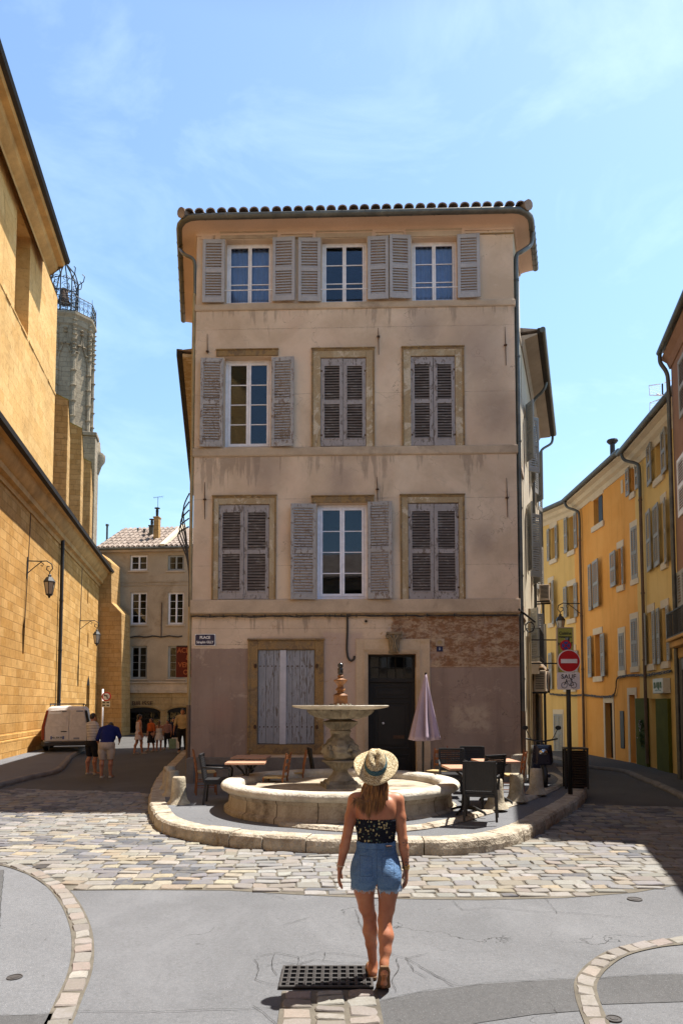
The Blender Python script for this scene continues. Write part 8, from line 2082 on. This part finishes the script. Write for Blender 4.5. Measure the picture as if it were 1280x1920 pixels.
# ------------------------------------------------------------------ passers-by
def cloth(name, c, stripes=None):
    t = NT(name); v = t.raw(); a = t.noise(9, 4, .6, vec=v); col = t.mix(t.rng(a, .3, .7), dk(c, .8), dk(c, 1.1))
    if stripes: X = t.xyz(v); f = t.math('FRACT', t.math('MULTIPLY', X[2], 22.0)); col = t.mix(t.math('LESS_THAN', f, .35), col, stripes)
    return t.out(col, .9, t.bump(a, .8, .012), None, .15)
HAIRD = hair_mat('dark_short_hair', (.012,.009,.007), (.035,.022,.016)); HAIRB = hair_mat('brown_hair', (.05,.025,.012), (.12,.06,.03))
EYE = flat('eye_dark', (.03,.02,.02), .3)
def person(px, foot_y, head_y, rz, label, clothes, Y=None, lean=0.0, stride=.12, arms=None, hair='short', hairm=None, group='people in the left street', wid=1.0, z0=0.0, headdown=0.0):
    Yp = Y or F_PX*(CAM_H-z0)/(foot_y-HOR); pos = at_y(px, foot_y, Yp); Hh = at_y(px, head_y, Yp).z - z0; k = Hh/1.72
    if lean: k = 1.0
    T = empty('person', (pos.x, Yp, z0), rz, label, 'person', group)
    b = Body()
    def S(p): return (p[0]*k*wid, p[1]*k, p[2]*k)
    def Lean(p):   # rotate the upper body about the hips
        y, z = p[1], p[2]-.92; c, s = math.cos(lean), math.sin(lean); return (p[0], y*c+z*s, .92 - y*s + z*c)
    U = lambda p: S(Lean(p))
    b.ell(S((0,0,.90)), (.155*k*wid,.11*k,.12*k), 'hips', .04); b.ell(S((0,-.04,.87)), (.14*k*wid,.10*k,.10*k), 'hips', .03)
    b.cap(U((0,0,.98)), U((0,0,1.15)), .13*k, .14*k, 'torso', .04, (wid,.74,1)); b.cap(U((0,0,1.18)), U((0,.0,1.33)), .148*k, .150*k, 'torso', .04, (wid,.66,1))
    b.cap(U((-.14,0,1.40)), U((.14,0,1.40)), .060*k, .060*k, 'torso', .04)
    hd = Lean((0,.02,1.60)) if not headdown else (0, Lean((0,0,1.48))[1]+.12, Lean((0,0,1.48))[2]+.0)
    b.cap(U((0,0,1.40)), S(((hd[0]), hd[1]-.01, hd[2]-.07)), .055*k, .048*k, 'neck', .03)
    b.ell(S(hd), (.075*k,.092*k,.112*k), 'head', .02); b.ell(S((hd[0], hd[1]+.04, hd[2]-.06)), (.045*k,.045*k,.045*k), 'head', .02); b.cap(S((0,hd[1]+.088,hd[2]+.005)), S((0,hd[1]+.105,hd[2]-.025)), .009*k, .013*k, 'head', .01)
    for s in (-1,1): b.ell(S((s*.075,hd[1]-.005,hd[2]-.01)), (.012*k,.02*k,.03*k), 'head', .01)
    ar = arms or {}
    for s in (-1, 1):
        sh_ = U((s*.185,0,1.39)); d = ar.get(s, ((s*.235,-.02,1.10),(s*.25,.06,.86)))
        el = S(d[0]); wr = S(d[1]); tip = tuple(Vector(wr) + (Vector(wr)-Vector(el)).normalized()*.17*k)
        b.cap(sh_, el, .050*k, .040*k, 'uparm', .02); b.chain([el, tuple(Vector(el)*.65+Vector(wr)*.35), wr], [.040*k,.038*k,.026*k], 'skin', .015); hand(b, wr, tip, s*-1 if s > 0 else 1, 1, 'skin', k, .3)
        y = stride*s; hip = S((s*.09,0,.90)); kn = S((s*.10,y*.5+.02,.49)); an = S((s*.10,y-.01,.09))
        b.chain([hip, S((s*.10,y*.25+.01,.70)), kn], [.098*k,.085*k,.058*k], 'thighs', .03); b.chain([kn, S((s*.10,y*.7-.02,.36)), an], [.056*k,.058*k,.036*k], 'calves', .02)
        b.chain([an, S((s*.105,y+.0,.04)), S((s*.12,y+.15,.032))], [.036*k,.036*k,.028*k], 'skin', .02)
    b.mesh('body', M['skin2'], T, h=.010)
    for nm, m, kind, lo, hi, of in clothes:
        L_ = lo*k if lo is not None else None; H_ = hi*k if hi is not None else None
        if kind == 'shirt': b.mesh(nm, m, T, h=.012, groups={'torso','uparm','hips'}, off=of, clip=None if lean else (L_, H_), extra=(lambda F, X, Y_, Z, lo=lo: np.maximum(F, (lo*k) - Z + 0*F)) )
        elif kind == 'vest': b.mesh(nm, m, T, h=.012, groups={'torso','hips'}, off=of, clip=(L_, H_))
        elif kind == 'shorts': b.mesh(nm, m, T, h=.012, groups={'hips','thighs','torso'}, off=of, clip=(L_, H_))
        elif kind == 'trousers': b.mesh(nm, m, T, h=.012, groups={'hips','thighs','calves'}, off=of, clip=(L_, H_))
        elif kind == 'skirt':
            mbk_ = MB(); n_ = 40; rows_ = 8
            for i in range(rows_+1):
                t = i/rows_; z = hi*k - (hi-lo)*k*t; r = .135*k + (of)*t*k
                for q in range(n_): a = 2*PI*q/n_; r2 = r*(1+.05*t*math.sin(7*a)); mbk_.v.append((r2*math.cos(a)*1.05, r2*math.sin(a)*.8-.01, z))
            mbk_.f = [(i*n_+q, i*n_+(q+1)%n_, (i+1)*n_+(q+1)%n_, (i+1)*n_+q) for i in range(rows_) for q in range(n_)]; o = mbk_.build(nm, m, T, smooth=True); o.modifiers.new('t','SOLIDIFY').thickness = .006
    hb_ = Body(); hb_.ell(S((0,hd[1]-.012,hd[2]+.022)), (.083*k,.094*k,.104*k), 'h', .03)
    if hair == 'long': hb_.cap(S((0,hd[1]-.06,hd[2])), S((0,hd[1]-.10,hd[2]-.26)), .068*k, .045*k, 'h', .03, (1,.6,1))
    hb_.mesh('hair', hairm or HAIRD, T, h=.010, extra=lambda F, X, Y_, Z: np.maximum(F, np.minimum((Y_-(hd[1]+.045)*k), (hd[2]+.055)*k-Z)*.8 + 0*F))
    for s in (-1,1): e = MB(); e.lathe([(0,-.008),(.010,0),(0,.008)],8); e.v = [(v[0]+s*.032*k, (hd[1]+.086)*k+v[1]*.3, hd[2]*k+v[2]+.012) for v in e.v]; e.build('eye', EYE, T)
    for s in (-1,1):
        y = stride*s; sh2 = MB(); fx = s*.11*k; sh2.add([(fx-.045*k,(y-.05)*k,0),(fx+.045*k,(y-.05)*k,0),(fx+.05*k,(y+.20)*k,0),(fx-.045*k,(y+.20)*k,0),(fx-.04*k,(y-.045)*k,.06*k),(fx+.04*k,(y-.045)*k,.06*k),(fx+.042*k,(y+.185)*k,.045*k),(fx-.04*k,(y+.185)*k,.045*k)],[(0,3,2,1),(4,5,6,7),(0,1,5,4),(1,2,6,5),(2,3,7,6),(3,0,4,7)]); sh2.build('shoe', clothes[-1][1] if False else SHOE, T, bevel=.015)
    return T, k
SHOE = flat('pale_shoe', (.35,.32,.28), .7)
c_wst = cloth('white_striped_shirt', (.60,.57,.55), (.16,.15,.19)); c_blk = cloth('black_cloth', (.018,.018,.022)); c_navy = cloth('royal_navy_shirt', (.012,.02,.12)); c_beige = cloth('beige_shorts', (.45,.39,.34))
c_lil = cloth('pale_lilac_dress', (.52,.45,.50)); c_org = cloth('orange_top', (.48,.11,.03)); c_wh = cloth('white_cloth', (.62,.60,.60)); c_pink = cloth('dull_pink_top', (.30,.17,.16)); c_tan = cloth('tan_shirt', (.48,.36,.20)); c_den = cloth('dark_denim', (.025,.03,.055))
person(172, 1451, 1337, R(-38), 'man in a thin-striped white T-shirt and black shorts standing beside the van', [('shirt', c_wst, 'shirt', .92, None, .018), ('shorts', c_blk, 'shorts', .50, .96, .022)], arms={-1:((-.22,.06,1.12),(-.02,.26,1.16)), 1:((.22,.06,1.12),(.06,.27,1.12))}, stride=.05, group=None, wid=1.1)
person(199, 1457, 1352, R(4), 'man in navy T-shirt and pale shorts bending forward, his back to the camera', [('shirt', c_navy, 'shirt', .90, None, .022), ('shorts', c_beige, 'shorts', .50, .98, .026)], lean=R(32), headdown=1.0, arms={-1:((-.25,.16,1.06),(-.24,.30,.86)), 1:((.26,.20,1.12),(.22,.38,.98))}, stride=.02, group=None, wid=1.15)
person(260, 1413, 1339, R(-55), 'woman in a short pale lilac sleeveless dress walking in the left street', [('dress_top', c_lil, 'vest', .85, 1.38, .016), ('dress_skirt', c_lil, 'skirt', .62, .95, .09)], stride=.14, hair='long')
person(283, 1408, 1347, R(150), 'person in an orange top and black skirt, left of the strapless girl', [('top', c_org, 'shirt', 1.05, None, .015), ('skirt', c_blk, 'skirt', .45, 1.08, .10)], stride=.1, hair='long', hairm=HAIRB)
person(298, 1408, 1351, R(8), 'girl in a white strapless top and flared white skirt, back to the camera', [('top', c_wh, 'vest', 1.0, 1.28, .012), ('skirt', c_wh, 'skirt', .62, 1.05, .12)], stride=.06, hair='long', hairm=HAIRB)
person(314, 1404, 1350, R(170), 'person in a dull pink top and dark trousers, right of the girl in white', [('top', c_pink, 'shirt', .95, None, .015), ('trousers', c_blk, 'trousers', .10, .98, .016)], stride=.1, hair='long')
person(325, 1403, 1346, R(185), 'person in dark blue clothes half behind the man in the tan shirt', [('shirt', c_den, 'shirt', .92, None, .015), ('trousers', c_den, 'trousers', .10, .96, .016)], stride=.08)
person(342, 1410, 1329, R(182), 'tall man in a tan short-sleeved shirt and dark trousers by the house corner', [('shirt', c_tan, 'shirt', .92, None, .022), ('trousers', c_blk, 'trousers', .10, .96, .02)], stride=.06, wid=1.12, arms={1:((.27,.0,1.10),(.30,.04,.84)), -1:((-.27,.0,1.10),(-.28,.05,.84))})
# shopping bags the tall man carries
YB_ = F_PX*CAM_H/(1410-HOR)
for i, (px, lab, m, sc) in enumerate(((329,'white paper shopping bag hanging from the tall man\u2019s hand', c_wh, 1.0),(323.5,'green and white shopping bag carried beside the white one', cloth('green_white_bag',(.20,.30,.22)), .9))):
    p = at_y(px, 1402, YB_-.05*i-.1); SB = empty('shopping_bag', (p.x, p.y, .17), R(10), lab, 'bag')
    mb = MB(); mb.add([(-.17*sc,-.07,0),(.17*sc,-.07,0),(.17*sc,.07,0),(-.17*sc,.07,0),(-.15*sc,-.03,.46*sc),(.15*sc,-.03,.46*sc),(.15*sc,.03,.46*sc),(-.15*sc,.03,.46*sc)],[(0,3,2,1),(4,5,6,7),(0,1,5,4),(1,2,6,5),(2,3,7,6),(3,0,4,7)]); mb.build('sack', m, SB, bevel=.01)
    mb = MB(); mb.tube(smooth_path([Vector((-.07,0,.45*sc)),Vector((-.03,0,.58*sc)),Vector((.03,0,.58*sc)),Vector((.07,0,.45*sc))],4), .008, 5); mb.build('handle', c_blk, SB)
